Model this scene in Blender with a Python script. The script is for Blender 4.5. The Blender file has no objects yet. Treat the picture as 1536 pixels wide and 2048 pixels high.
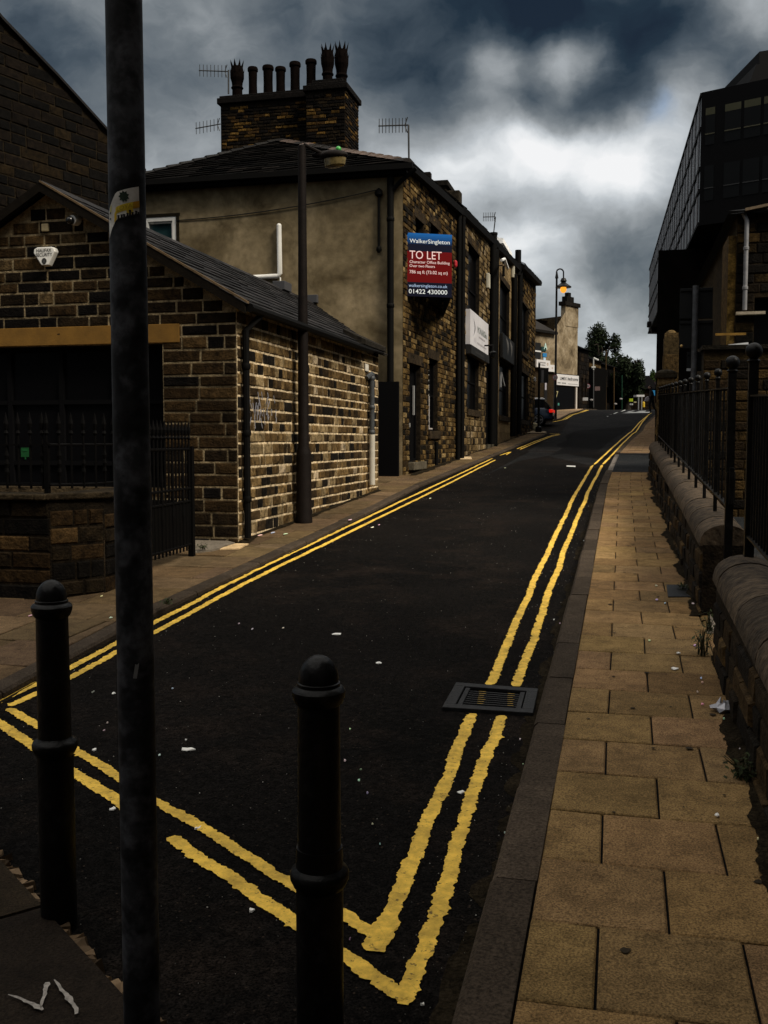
import bpy, math, random
import numpy as np
from math import radians as rad, sin, cos, pi
sc = bpy.context.scene
COL = sc.collection
random.seed(7)

# ------------------------------------------------------------------ camera
CAM = np.array([0.0, 0.0, 1.65]); PITCH = 4.118; YAW = 13.327; FPX = 2000.0
cd = bpy.data.cameras.new('camera'); cam = bpy.data.objects.new('camera', cd); COL.objects.link(cam)
cam.location = CAM; cam.rotation_euler = (rad(90 - PITCH), 0, rad(YAW))
cd.lens = FPX / 2048 * 36; cd.sensor_width = 36; cd.sensor_fit = 'AUTO'
cd.clip_start = 0.05; cd.clip_end = 2000
sc.camera = cam
sc.view_settings.view_transform = 'Standard'; sc.view_settings.look = 'None'
sc.view_settings.exposure = 1.35; sc.view_settings.gamma = 1.0; sc.view_settings.use_curve_mapping = False
sc.cycles.max_bounces = 6; sc.cycles.diffuse_bounces = 3; sc.cycles.glossy_bounces = 3
sc.cycles.transmission_bounces = 4; sc.cycles.use_denoising = True

# ------------------------------------------------------------------ sky
SUN_AZ, SUN_EL = 113.0, 46.0            # degrees clockwise from +Y, elevation
OVERHEAD = 1.25                        # brightness of the cloud straight above the roofs
w = bpy.data.worlds.new('World'); sc.world = w; w.use_nodes = True
N = w.node_tree.nodes; L = w.node_tree.links; N.clear()
CLOUD = [(-32.26, 20.55, 0.27), (-31.37, 16.25, 0.4), (-24.8, 19.6, 0.36), (-24.87, 15.48, 0.52), (-19.08, 21.98, 0.3), (-19.11, 18.19, 0.4), (-13.55, 21.62, 0.22), (-13.55, 18.27, 0.36), (-13.55, 15.78, 0.6), (-9.66, 19.69, 0.22), (-8.29, 22.0, 0.12), (-4.19, 21.37, 0.07), (-0.18, 21.1, 0.07), (-0.15, 19.25, 0.13), (-1.98, 17.7, 0.28), (3.7, 20.75, 0.25), (6.17, 21.48, 0.52), (5.74, 19.41, 0.3), (-6.61, 18.76, 0.5), (-3.35, 19.57, 0.56), (-4.41, 17.7, 0.3), (-6.88, 17.43, 0.48), (-1.43, 16.45, 0.55), (1.99, 16.83, 0.58), (1.95, 18.85, 0.36), (3.75, 18.69, 0.42), (-9.64, 15.75, 0.8), (-6.86, 15.94, 0.88), (-4.12, 16.09, 0.9), (-1.41, 15.46, 0.88), (1.24, 15.3, 0.8), (-11.02, 13.2, 0.76), (-6.84, 13.65, 0.66), (-3.55, 14.05, 0.7), (-0.57, 13.4, 0.8), (2.06, 13.51, 0.62), (-8.21, 10.52, 0.7), (-6.54, 11.02, 0.82), (-3.8, 12.0, 0.64), (-1.34, 11.12, 0.45), (1.05, 11.79, 0.52), (-1.3, 8.75, 0.45), (-4.03, 8.83, 0.56), (-6.8, 8.34, 0.6), (-0.46, 6.58, 0.62), (0.91, 4.93, 0.68), (-1.83, 7.7, 0.58), (-10.21, 18.25, 0.3), (-27.58, 12.82, 0.6), (-38.48, 18.86, 0.3), (-38.72, 11.97, 0.5), (-18.04, 13.17, 0.66), (11.0, 18.98, 0.3), (11.15, 14.43, 0.6), (11.31, 9.62, 0.6), (-12.42, 7.85, 0.6), (-26.36, 6.31, 0.6), (0.96, 2.2, 0.72), (-12.42, 2.27, 0.68)]
SIG = rad(2.7); BASE = 0.45
_p = np.array([(rad(a), rad(e)) for a, e, v in CLOUD]); _v = np.array([v for a, e, v in CLOUD]) - BASE
_K = np.exp(-((_p[:, None] - _p[None]) ** 2).sum(-1) / SIG ** 2)
_wt = np.linalg.solve(_K + 0.03 * np.eye(len(_p)), _v)
def nd(nodes, t, **kw):
    n = nodes.new(t)
    for k, v in kw.items(): setattr(n, k, v)
    return n
def wm(op, a, b=None, c=None):
    n = N.new('ShaderNodeMath'); n.operation = op
    for i, q in enumerate((a, b, c)):
        if q is None: continue
        if isinstance(q, (int, float)): n.inputs[i].default_value = q
        else: L.new(q, n.inputs[i])
    return n.outputs[0]
tc = N.new('ShaderNodeTexCoord')
nz = nd(N, 'ShaderNodeTexNoise'); nz.inputs['Scale'].default_value = 13; nz.inputs['Detail'].default_value = 7
L.new(tc.outputs['Generated'], nz.inputs['Vector'])
vs = nd(N, 'ShaderNodeVectorMath', operation='SUBTRACT'); L.new(nz.outputs['Color'], vs.inputs[0]); vs.inputs[1].default_value = (.5, .5, .5)
vm = nd(N, 'ShaderNodeVectorMath', operation='MULTIPLY'); L.new(vs.outputs[0], vm.inputs[0]); vm.inputs[1].default_value = (.085, .05, .06)
va = nd(N, 'ShaderNodeVectorMath', operation='ADD'); L.new(vm.outputs[0], va.inputs[0]); L.new(tc.outputs['Generated'], va.inputs[1])
vn = nd(N, 'ShaderNodeVectorMath', operation='NORMALIZE'); L.new(va.outputs[0], vn.inputs[0])
sx = N.new('ShaderNodeSeparateXYZ'); L.new(vn.outputs[0], sx.inputs[0])
az = wm('ARCTAN2', sx.outputs[0], sx.outputs[1]); el = wm('ARCSINE', sx.outputs[2])
cx = N.new('ShaderNodeCombineXYZ'); L.new(az, cx.inputs[0]); L.new(el, cx.inputs[1])
acc = None
for (a, e), q in zip(_p, _wt):
    d = nd(N, 'ShaderNodeVectorMath', operation='DISTANCE'); L.new(cx.outputs[0], d.inputs[0]); d.inputs[1].default_value = (a, e, 0)
    s = wm('MULTIPLY', d.outputs['Value'], d.outputs['Value'])
    g = wm('EXPONENT', wm('MULTIPLY', s, -1 / SIG ** 2))
    acc = wm('MULTIPLY_ADD', g, float(q), acc if acc is not None else BASE)
st = nd(N, 'ShaderNodeVectorMath', operation='MULTIPLY'); L.new(vn.outputs[0], st.inputs[0]); st.inputs[1].default_value = (1, 1, 1.7)
n2 = nd(N, 'ShaderNodeTexNoise'); n2.inputs['Scale'].default_value = 7; n2.inputs['Detail'].default_value = 7; n2.inputs['Roughness'].default_value = .55
L.new(st.outputs[0], n2.inputs['Vector'])
acc = wm('ADD', acc, wm('MULTIPLY', wm('SUBTRACT', n2.outputs['Fac'], .5), .42))
n3 = nd(N, 'ShaderNodeTexNoise'); n3.inputs['Scale'].default_value = 10; n3.inputs['Detail'].default_value = 5; n3.inputs['Roughness'].default_value = .6; n3.inputs['Distortion'].default_value = 0
L.new(st.outputs[0], n3.inputs['Vector']); acc = wm('ADD', acc, wm('MULTIPLY', wm('SUBTRACT', wm('ABSOLUTE', wm('SUBTRACT', n3.outputs['Fac'], .5)), .10), -.34))
acc = wm('MULTIPLY_ADD', acc, 1.22, -.105)
rp = N.new('ShaderNodeValToRGB'); L.new(acc, rp.inputs[0])
stops = [(.04, (.0016, .0055, .012)), (.14, (.0075, .017, .026)), (.3, (.058, .075, .089)), (.45, (.155, .174, .185)), (.6, (.315, .335, .345)), (.75, (.52, .55, .57)), (.9, (.80, .82, .83)), (1, (.93, .93, .93))]
cr = rp.color_ramp
for i, (p, c) in enumerate(stops):
    e_ = cr.elements[i] if i < 2 else cr.elements.new(p)
    e_.position = p; e_.color = (*c, 1)
# brighter cloud overhead, where the photograph does not look
mr = nd(N, 'ShaderNodeMapRange', interpolation_type='SMOOTHSTEP'); L.new(el, mr.inputs[0])
for i, v in zip((1, 2, 3, 4), (.46, .85, 0.0, 1.0)): mr.inputs[i].default_value = v
oc = nd(N, 'ShaderNodeMix'); oc.data_type = 'RGBA'; L.new(mr.outputs[0], oc.inputs[0]); L.new(rp.outputs[0], oc.inputs[6]); oc.inputs[7].default_value = (OVERHEAD, OVERHEAD * .96, OVERHEAD * .89, 1)
bgc = N.new('ShaderNodeBackground'); L.new(oc.outputs[2], bgc.inputs[0]); bgc.inputs[1].default_value = .392
sk = nd(N, 'ShaderNodeTexSky', sky_type='NISHITA'); sk.sun_disc = False
sk.sun_elevation = rad(SUN_EL); sk.sun_rotation = rad(SUN_AZ)
bgs = N.new('ShaderNodeBackground'); L.new(sk.outputs[0], bgs.inputs[0]); bgs.inputs[1].default_value = .06
dh = nd(N, 'ShaderNodeVectorMath', operation='DISTANCE'); L.new(cx.outputs[0], dh.inputs[0]); dh.inputs[1].default_value = (rad(1.4), rad(17.2), 0)
hole = wm('MULTIPLY', wm('EXPONENT', wm('MULTIPLY', wm('MULTIPLY', dh.outputs['Value'], dh.outputs['Value']), -1 / rad(.6) ** 2)), .4)
mx = N.new('ShaderNodeMixShader'); L.new(wm('ADD', hole, .05), mx.inputs[0]); L.new(bgc.outputs[0], mx.inputs[1]); L.new(bgs.outputs[0], mx.inputs[2])
ow = N.new('ShaderNodeOutputWorld'); L.new(mx.outputs[0], ow.inputs[0])
w.cycles.sampling_method = 'MANUAL'; w.cycles.sample_map_resolution = 1024

# ------------------------------------------------------------------ sun behind the cloud
sl = bpy.data.lights.new('sun', 'SUN'); sl.energy = 1.5; sl.angle = rad(20); sl.color = (1, .90, .74)
so = bpy.data.objects.new('sun', sl); COL.objects.link(so); so.location = (10, -10, 30)
so.rotation_euler = (rad(90 - SUN_EL), 0, rad(180 - SUN_AZ))

# ------------------------------------------------------------------ picture point -> place in the world
_t, _y = rad(PITCH), rad(YAW)
_right = np.array([cos(_y), sin(_y), 0]); _f0 = np.array([-sin(_y), cos(_y), 0])
_fw = _f0 * cos(_t) - np.array([0, 0, sin(_t)]); _up = np.array([0, 0, cos(_t)]) + _f0 * sin(_t)
def ray(x, y): return _right * (x - 768) / FPX + _up * (1024 - y) / FPX + _fw
def atX(x, y, X): r = ray(x, y); return CAM + r * (X - CAM[0]) / r[0]
def atY(x, y, Y): r = ray(x, y); return CAM + r * (Y - CAM[1]) / r[1]
def atD(x, y, D): return CAM + ray(x, y) * D
def pave(Y): return float(np.interp(Y, [-50, 0, 54, 66, 76, 92, 140, 400], [-2, 0, 2.16, 3.36, 3.96, 4.4, 4.6, 4.6]))
KERB = .09
def road(Y): return pave(Y) - KERB
def ground(x, y, f=pave, o=0.0):
    r = ray(x, y); lo, hi = 0.5, 400.0
    for q in range(4000):
        t = 0.5 * 1.0016 ** q
        P = CAM + r * t
        if P[2] < f(P[1]) + o: hi = t; break
    for q in range(30):
        m = (lo + hi) / 2
        P = CAM + r * m
        if P[2] < f(P[1]) + o: hi = m
        elif m > hi / 1.002: lo = m
        else: lo = m
    P = CAM + r * hi; return P

# ------------------------------------------------------------------ mesh helpers
ROOT = {}
class MB:
    def __init__(s): s.v = []; s.f = []; s.t = []
    def add(s, vs, fs, t=(1, 1, 1)):
        n = len(s.v); s.v += [tuple(map(float, p)) for p in vs]
        s.f += [tuple(i + n for i in f) for f in fs]; s.t += [t] * len(fs); return s
    def quad(s, a, b, c, d, t=(1, 1, 1)): return s.add([a, b, c, d], [(0, 1, 2, 3)], t)
    def box(s, x0, x1, y0, y1, z0, z1, t=(1, 1, 1)):
        return s.add([(x, y, z) for z in (z0, z1) for y in (y0, y1) for x in (x0, x1)],
                     [(0, 2, 3, 1), (4, 5, 7, 6), (0, 1, 5, 4), (2, 6, 7, 3), (0, 4, 6, 2), (1, 3, 7, 5)], t)
    def hexa(s, lo, hi, t=(1, 1, 1)):      # two matching 4-loops
        return s.add(list(lo) + list(hi), [(3, 2, 1, 0), (4, 5, 6, 7), (0, 1, 5, 4), (1, 2, 6, 5), (2, 3, 7, 6), (3, 0, 4, 7)], t)
    def prism(s, loop, off, t=(1, 1, 1)):
        n = len(loop); off = np.array(off, float); top = [np.array(p, float) + off for p in loop]
        return s.add(list(loop) + top, [tuple(range(n))[::-1], tuple(range(n, 2 * n))] + [(i, (i + 1) % n, n + (i + 1) % n, n + i) for i in range(n)], t)
    def tube(s, pts, r, seg=8, t=(1, 1, 1), cap=True):
        pts = [np.array(p, float) for p in pts]; n = len(pts); rs = r if isinstance(r, (list, tuple)) else [r] * n
        vs = []; ref = None
        for i, p in enumerate(pts):
            d = (pts[min(i + 1, n - 1)] - pts[max(i - 1, 0)]); d /= np.linalg.norm(d)
            if ref is None: ref = np.array([1, 0, 0]) if abs(d[0]) < .8 else np.array([0, 1, 0])
            a = np.cross(d, ref); a /= np.linalg.norm(a); b = np.cross(d, a); ref = np.cross(a, d)
            for k in range(seg):
                q = 2 * pi * k / seg; vs.append(p + (a * cos(q) + b * sin(q)) * rs[i])
        fs = [(i * seg + k, i * seg + (k + 1) % seg, (i + 1) * seg + (k + 1) % seg, (i + 1) * seg + k) for i in range(n - 1) for k in range(seg)]
        if cap: fs += [tuple(range(seg))[::-1], tuple(range((n - 1) * seg, n * seg))]
        return s.add(vs, fs, t)
    def lathe(s, c, prof, seg=24, t=(1, 1, 1), cap=True):
        n = len(prof); vs = [(c[0] + r * cos(2 * pi * k / seg), c[1] + r * sin(2 * pi * k / seg), c[2] + z) for r, z in prof for k in range(seg)]
        fs = [(i * seg + k, i * seg + (k + 1) % seg, (i + 1) * seg + (k + 1) % seg, (i + 1) * seg + k) for i in range(n - 1) for k in range(seg)]
        if cap: fs += [tuple(range(seg))[::-1], tuple(range((n - 1) * seg, n * seg))]
        return s.add(vs, fs, t)
    def ball(s, c, r, seg=12, rings=8, t=(1, 1, 1), sq=(1, 1, 1)):
        vs = [(c[0], c[1], c[2] - r * sq[2])]
        for i in range(1, rings):
            q = pi * i / rings
            vs += [(c[0] + r * sq[0] * sin(q) * cos(2 * pi * k / seg), c[1] + r * sq[1] * sin(q) * sin(2 * pi * k / seg), c[2] - r * sq[2] * cos(q)) for k in range(seg)]
        vs.append((c[0], c[1], c[2] + r * sq[2])); m = len(vs) - 1
        fs = [(0, 1 + (k + 1) % seg, 1 + k) for k in range(seg)]
        for i in range(rings - 2):
            o = 1 + i * seg; fs += [(o + k, o + (k + 1) % seg, o + seg + (k + 1) % seg, o + seg + k) for k in range(seg)]
        o = 1 + (rings - 2) * seg; fs += [(o + k, o + (k + 1) % seg, m) for k in range(seg)]
        return s.add(vs, fs, t)
    def build(s, name, mat, parent=None, smooth=False, bevel=0, label=None):
        o0 = np.array(ROOT.get(parent.name, (0, 0, 0)) if parent else (0, 0, 0), float)
        me = bpy.data.meshes.new(name)
        me.from_pydata([tuple(np.array(p) - o0) for p in s.v], [], s.f)
        at = me.attributes.new('tint', 'FLOAT_COLOR', 'FACE')
        at.data.foreach_set('color', [x for c in s.t for x in (*c, 1.0)])
        if smooth: me.polygons.foreach_set('use_smooth', [True] * len(me.polygons))
        me.materials.append(mat); me.validate(); me.update()
        ob = bpy.data.objects.new(name, me); COL.objects.link(ob)
        if parent: ob.parent = parent; ROOT[ob.name] = tuple(o0)
        if smooth:
            try:
                md = ob.modifiers.new('edges', 'EDGE_SPLIT'); md.split_angle = rad(38)
            except Exception: pass
        if bevel:
            md = ob.modifiers.new('bevel', 'BEVEL'); md.width = bevel; md.segments = 2; md.limit_method = 'ANGLE'; md.angle_limit = rad(40)
        if label: ob['label'] = label
        return ob
def tag(o, label, cat, group=None):
    o['label'] = label; o['category'] = cat
    if group: o['group'] = group
    return o
def thing(name, label, cat, loc, group=None):
    o = bpy.data.objects.new(name, None); COL.objects.link(o); o.empty_display_size = .2
    o.location = [float(q) for q in loc]; ROOT[o.name] = tuple(float(q) for q in loc); return tag(o, label, cat, group)
def solo(mb, name, mat, label, cat, group=None, smooth=False, bevel=0):
    return tag(mb.build(name, mat, None, smooth, bevel), label, cat, group)
def struct(mb, name, mat, smooth=False, kind='structure'):
    o = mb.build(name, mat, None, smooth); o['kind'] = kind; return o
def copy_tree(o, loc, label=None, parent=None):
    c = o.copy(); COL.objects.link(c)
    if parent is None:
        c.location = [float(q) for q in loc]
        if label: c['label'] = label
    else: c.parent = parent
    for ch in o.children: copy_tree(ch, None, None, c)
    return c

# text: outlines of the built-in font as flat or slightly raised faces
def text_geo(s, bold=0.0, space=1.0):
    cu = bpy.data.curves.new('t', 'FONT'); cu.body = s; cu.size = 1; cu.resolution_u = 3; cu.offset = bold; cu.space_character = space
    ob = bpy.data.objects.new('t', cu); COL.objects.link(ob)
    dg = bpy.context.evaluated_depsgraph_get(); dg.update()
    me = bpy.data.meshes.new_from_object(ob.evaluated_get(dg))
    v = [(p.co.x, p.co.y) for p in me.vertices]; f = [tuple(p.vertices) for p in me.polygons]
    bpy.data.objects.remove(ob); bpy.data.curves.remove(cu); bpy.data.meshes.remove(me)
    return v, f
_capv, _ = text_geo('H'); CAPH = max(p[1] for p in _capv)
def add_text(mb, s, mapf, x, y, h, width=None, align='L', bold=0.0, t=(1, 1, 1), shear=0.0, space=1.0):
    v, f = text_geo(s, bold, space)
    if not v: return
    x0 = min(p[0] for p in v); x1 = max(p[0] for p in v); k = h / CAPH; kx = k if width is None else width / (x1 - x0)
    W = (x1 - x0) * kx; ox = x - (0 if align == 'L' else W / 2 if align == 'C' else W)
    mb.add([mapf(ox + (p[0] - x0) * kx + p[1] * k * shear, y + p[1] * k) for p in v], f, t)

# ------------------------------------------------------------------ materials
def multi(m, levels):
    # several scales of blotch multiplied over the base colour
    nt = m.node_tree; n = nt.nodes; l = nt.links; b = n['Principled BSDF']; t = n.new('ShaderNodeTexCoord')
    src = b.inputs['Base Color'].links[0].from_socket if b.inputs['Base Color'].links else None
    for sc_, det, f0, f1, t0, t1 in levels:
        z = n.new('ShaderNodeTexNoise'); z.inputs['Scale'].default_value = sc_; z.inputs['Detail'].default_value = det; z.inputs['Roughness'].default_value = .68; l.new(t.outputs['Object'], z.inputs['Vector'])
        r = n.new('ShaderNodeMapRange'); l.new(z.outputs['Fac'], r.inputs[0])
        for i, q in zip((1, 2, 3, 4), (f0, f1, t0, t1)): r.inputs[i].default_value = q
        q = n.new('ShaderNodeMix'); q.data_type = 'RGBA'; q.blend_type = 'MULTIPLY'; q.inputs[0].default_value = 1
        if src: l.new(src, q.inputs[6])
        else: q.inputs[6].default_value = b.inputs['Base Color'].default_value
        l.new(r.outputs[0], q.inputs[7]); src = q.outputs[2]
    l.new(src, b.inputs['Base Color']); return m
def mat(name, base=(.5, .5, .5), rough=.7, metal=0, spec=.3, tint=False, var=0.0, vscale=8.0, bump=0.0, bscale=40.0, alpha=None, emit=None, estr=0, detail=6, coat=0):
    m = bpy.data.materials.new(name); m.use_nodes = True; nt = m.node_tree; n = nt.nodes; l = nt.links
    b = n['Principled BSDF']; b.inputs['Roughness'].default_value = rough; b.inputs['Metallic'].default_value = metal
    b.inputs['Specular IOR Level'].default_value = spec; b.inputs['Base Color'].default_value = (*base, 1)
    if coat: b.inputs['Coat Weight'].default_value = coat; b.inputs['Coat Roughness'].default_value = .08
    if emit: b.inputs['Emission Color'].default_value = (*emit, 1); b.inputs['Emission Strength'].default_value = estr
    src = None
    t = n.new('ShaderNodeTexCoord')
    if tint:
        a = n.new('ShaderNodeAttribute'); a.attribute_name = 'tint'; src = a.outputs['Color']
        if base != (1, 1, 1):
            q = n.new('ShaderNodeMix'); q.data_type = 'RGBA'; q.blend_type = 'MULTIPLY'; q.inputs[0].default_value = 1
            l.new(src, q.inputs[6]); q.inputs[7].default_value = (*base, 1); src = q.outputs[2]
    if var:
        z = n.new('ShaderNodeTexNoise'); z.inputs['Scale'].default_value = vscale; z.inputs['Detail'].default_value = detail; z.inputs['Roughness'].default_value = .65
        l.new(t.outputs['Object'], z.inputs['Vector'])
        r = n.new('ShaderNodeMapRange'); l.new(z.outputs['Fac'], r.inputs[0])
        for i, q in zip((1, 2, 3, 4), (.3, .7, 1 - var, 1 + var * .7)): r.inputs[i].default_value = q
        q = n.new('ShaderNodeMix'); q.data_type = 'RGBA'; q.blend_type = 'MULTIPLY'; q.inputs[0].default_value = 1
        if src: l.new(src, q.inputs[6])
        else: q.inputs[6].default_value = (*base, 1)
        l.new(r.outputs[0], q.inputs[7]); src = q.outputs[2]
    if src: l.new(src, b.inputs['Base Color'])
    if bump:
        z = n.new('ShaderNodeTexNoise'); z.inputs['Scale'].default_value = bscale; z.inputs['Detail'].default_value = 5
        l.new(t.outputs['Object'], z.inputs['Vector'])
        u = n.new('ShaderNodeBump'); u.inputs['Strength'].default_value = bump; u.inputs['Distance'].default_value = .02
        l.new(z.outputs['Fac'], u.inputs['Height']); l.new(u.outputs[0], b.inputs['Normal'])
    return m
M = {}
M['stone'] = multi(mat('sooty_sandstone', (1, 1, 1), .92, spec=.08, tint=True, bump=.8, bscale=45), [(1.1, 4, .35, .65, .7, 1.15), (11, 6, .33, .64, .3, 1.55), (55, 5, .3, .7, .6, 1.35)])
M['slate_black'] = mat('old_black_slates', (1, 1, 1), .95, spec=.01, tint=True, var=.5, vscale=7, bump=.4, bscale=30)
M['slate'] = mat('stone_slates', (1, 1, 1), .75, spec=.12, tint=True, var=.4, vscale=9, bump=.4, bscale=30)
M['flag'] = multi(mat('concrete_flags', (1, 1, 1), .9, spec=.08, tint=True, bump=.4, bscale=90), [(1.6, 5, .3, .68, .72, 1.12), (9, 6, .3, .6, .62, 1.12), (140, 6, .36, .62, .38, 1.45)])
M['kerb'] = multi(mat('kerb_stone', (1, 1, 1), .9, spec=.08, tint=True, bump=.4, bscale=80), [(5, 5, .3, .68, .65, 1.15), (85, 8, .34, .64, .35, 1.5)])
M['black_iron'] = multi(mat('black_painted_iron', (.0038, .0036, .0036), .40, spec=.16, bump=.18, bscale=45), [(14, 7, .50, .72, .8, 3.2)])
M['iron_matt'] = mat('black_railing_paint', (.0036, .0034, .0034), .6, spec=.03, bump=.15, bscale=50)
M['old_iron'] = mat('old_brown_paint', (.008, .0055, .0045), .65, spec=.1, var=.4, vscale=10, bump=.2)
M['galv'] = multi(mat('galvanised_steel', (.022, .0225, .0255), .6, .0, spec=.14), [(8, 3, .44, .57, .45, 1.9), (19, 4, .42, .60, .6, 1.5)])
M['pipe_black'] = mat('black_pipe', (.004, .0038, .0036), .65, spec=.06)
M['pipe_grey'] = mat('grey_pipe', (.05, .055, .06), .5, spec=.4, var=.3)
M['white_pl'] = mat('white_plastic', (.78, .77, .73), .45, spec=.35, var=.08, vscale=4)
M['cream_pl'] = mat('cream_pipe', (.5, .47, .4), .5, spec=.3, var=.15)
M['grey_sign'] = mat('sign_back_grey', (.012, .013, .014), .7, spec=.1, var=.2, vscale=3)
M['tint'] = mat('painted', (1, 1, 1), .55, spec=.3, tint=True)
M['tint_var'] = mat('weathered', (1, 1, 1), .85, spec=.06, tint=True, var=.35, vscale=10, bump=.2)
M['glass'] = mat('dark_glass', (.004, .005, .006), .06, spec=.35)
M['glass_dull'] = mat('old_window_glass', (.003, .003, .0035), .3, spec=.04)
M['wood_dark'] = mat('dark_paint', (.004, .004, .0045), .7, spec=.03)
M['print'] = mat('printed_board', (1, 1, 1), .6, spec=.06, tint=True)
M['matt'] = mat('matt_dark', (1, 1, 1), .9, spec=.02, tint=True, var=.3, vscale=3)
M['interior'] = mat('dark_room', (.01, .009, .008), .9, spec=.1)
M['void'] = mat('dark_void', (.001, .001, .001), 1, spec=0)
M['lead'] = mat('lead_flashing', (.05, .05, .055), .6, spec=.3)
M['terracotta'] = mat('sooty_clay', (.0045, .003, .0026), .95, spec=.02, var=.4, vscale=12)
M['wire'] = mat('dark_wire', (.01, .01, .01), .6)
M['alu'] = mat('aerial_alloy', (.03, .03, .03), .5, spec=.3)
M['foil'] = mat('crumpled_foil', (.36, .36, .39), .45, .5, spec=.5, bump=.3)
M['litter'] = mat('litter_paper', (1, 1, 1), .8, spec=.2, tint=True)
M['leaf'] = mat('leaves', (1, 1, 1), .75, spec=.15, tint=True)
M['bark'] = mat('bark', (.025, .018, .012), .9, var=.4, bump=.6, bscale=20)
M['carpaint'] = mat('car_paint_blue', (.008, .02, .05), .28, spec=.5, coat=.6)
M['tyre'] = mat('tyre_rubber', (.008, .008, .008), .8)
M['alloy'] = mat('alloy_wheel', (.35, .35, .36), .35, .7)
M['red_lens'] = mat('red_lens', (.22, .006, .006), .2, spec=.5, emit=(1, .02, .01), estr=.2)
M['lamp_glow'] = mat('sodium_globe', (.9, .4, .05), .3, emit=(1, .36, .03), estr=.5)
M['lens_amber'] = mat('lamp_bowl', (.16, .12, .05), .15, spec=.5, var=.5, vscale=14)
M['green_pl'] = mat('green_photocell', (.03, .30, .04), .35, spec=.5, emit=(.1, .9, .12), estr=.0)
M['yellow_paint'] = None
M['skin'] = mat('skin', (.3, .17, .12), .6)
M['cloth_dark'] = mat('dark_clothes', (.006, .006, .008), .9)

# asphalt
def asphalt(name, c0, c1, patch=1.0):
    m = bpy.data.materials.new(name); m.use_nodes = True; nt = m.node_tree; n = nt.nodes; l = nt.links
    b = n['Principled BSDF']; b.inputs['Roughness'].default_value = .8; b.inputs['Specular IOR Level'].default_value = .02
    t = n.new('ShaderNodeTexCoord')
    def noise(s, d=6, r=.6, vec=None):
        z = n.new('ShaderNodeTexNoise'); z.inputs['Scale'].default_value = s; z.inputs['Detail'].default_value = d; z.inputs['Roughness'].default_value = r
        l.new(vec or t.outputs['Object'], z.inputs['Vector']); return z.outputs['Fac']
    def mrange(a, f0, f1, t0, t1):
        r = n.new('ShaderNodeMapRange'); l.new(a, r.inputs[0])
        for i, q in zip((1, 2, 3, 4), (f0, f1, t0, t1)): r.inputs[i].default_value = q
        return r.outputs[0]
    def mix(f, a, c, bl='MIX'):
        q = n.new('ShaderNodeMix'); q.data_type = 'RGBA'; q.blend_type = bl
        if isinstance(f, float): q.inputs[0].default_value = f
        else: l.new(f, q.inputs[0])
        for i, z in ((6, a), (7, c)):
            if isinstance(z, tuple): q.inputs[i].default_value = (*z, 1)
            else: l.new(z, q.inputs[i])
        return q.outputs[2]
    col = mix(mrange(noise(.45, 5), .38, .66, 0, 1), c0, c1)
    col = mix(mrange(noise(1.3, 6, .7), .5, .75, 0, .75), col, tuple(x * 2.3 for x in (c1[0], c1[1] * .84, c1[2] * .74)))
    col = mix(1.0, col, mrange(noise(26, 5, .7), .36, .66, .55, 1.7), 'MULTIPLY')
    col = mix(1.0, col, mrange(noise(120, 3), .34, .66, .15, 2.5), 'MULTIPLY')
    v = n.new('ShaderNodeTexVoronoi'); v.inputs['Scale'].default_value = 62; l.new(t.outputs['Object'], v.inputs['Vector'])
    vc = n.new('ShaderNodeSeparateColor'); l.new(v.outputs['Color'], vc.inputs[0])
    big = mrange(vc.outputs[0], .93, .95, 0, 1); near = mrange(v.outputs['Distance'], .2, .34, 1, 0)
    mm = n.new('ShaderNodeMath'); mm.operation = 'MULTIPLY'; l.new(big, mm.inputs[0]); l.new(near, mm.inputs[1])
    col = mix(mm.outputs[0], col, (c1[0] * 6, c1[1] * 5.2, c1[2] * 4.4))
    l.new(col, b.inputs['Base Color'])
    bp = n.new('ShaderNodeBump'); bp.inputs['Strength'].default_value = .8; bp.inputs['Distance'].default_value = .012
    l.new(noise(95, 4), bp.inputs['Height']); l.new(bp.outputs[0], b.inputs['Normal'])
    return m
M['asphalt'] = asphalt('asphalt', (.0030, .0027, .0025), (.0058, .0049, .0043))
M['asphalt_new'] = asphalt('newer_asphalt', (.009, .0098, .0105), (.0125, .0135, .0145))
M['asphalt_dark'] = asphalt('asphalt_patch', (.0024, .0024, .0026), (.0036, .0035, .0036))
M['soil'] = mat('bare_ground', (.03, .026, .02), .95, var=.4, vscale=2)

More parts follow.
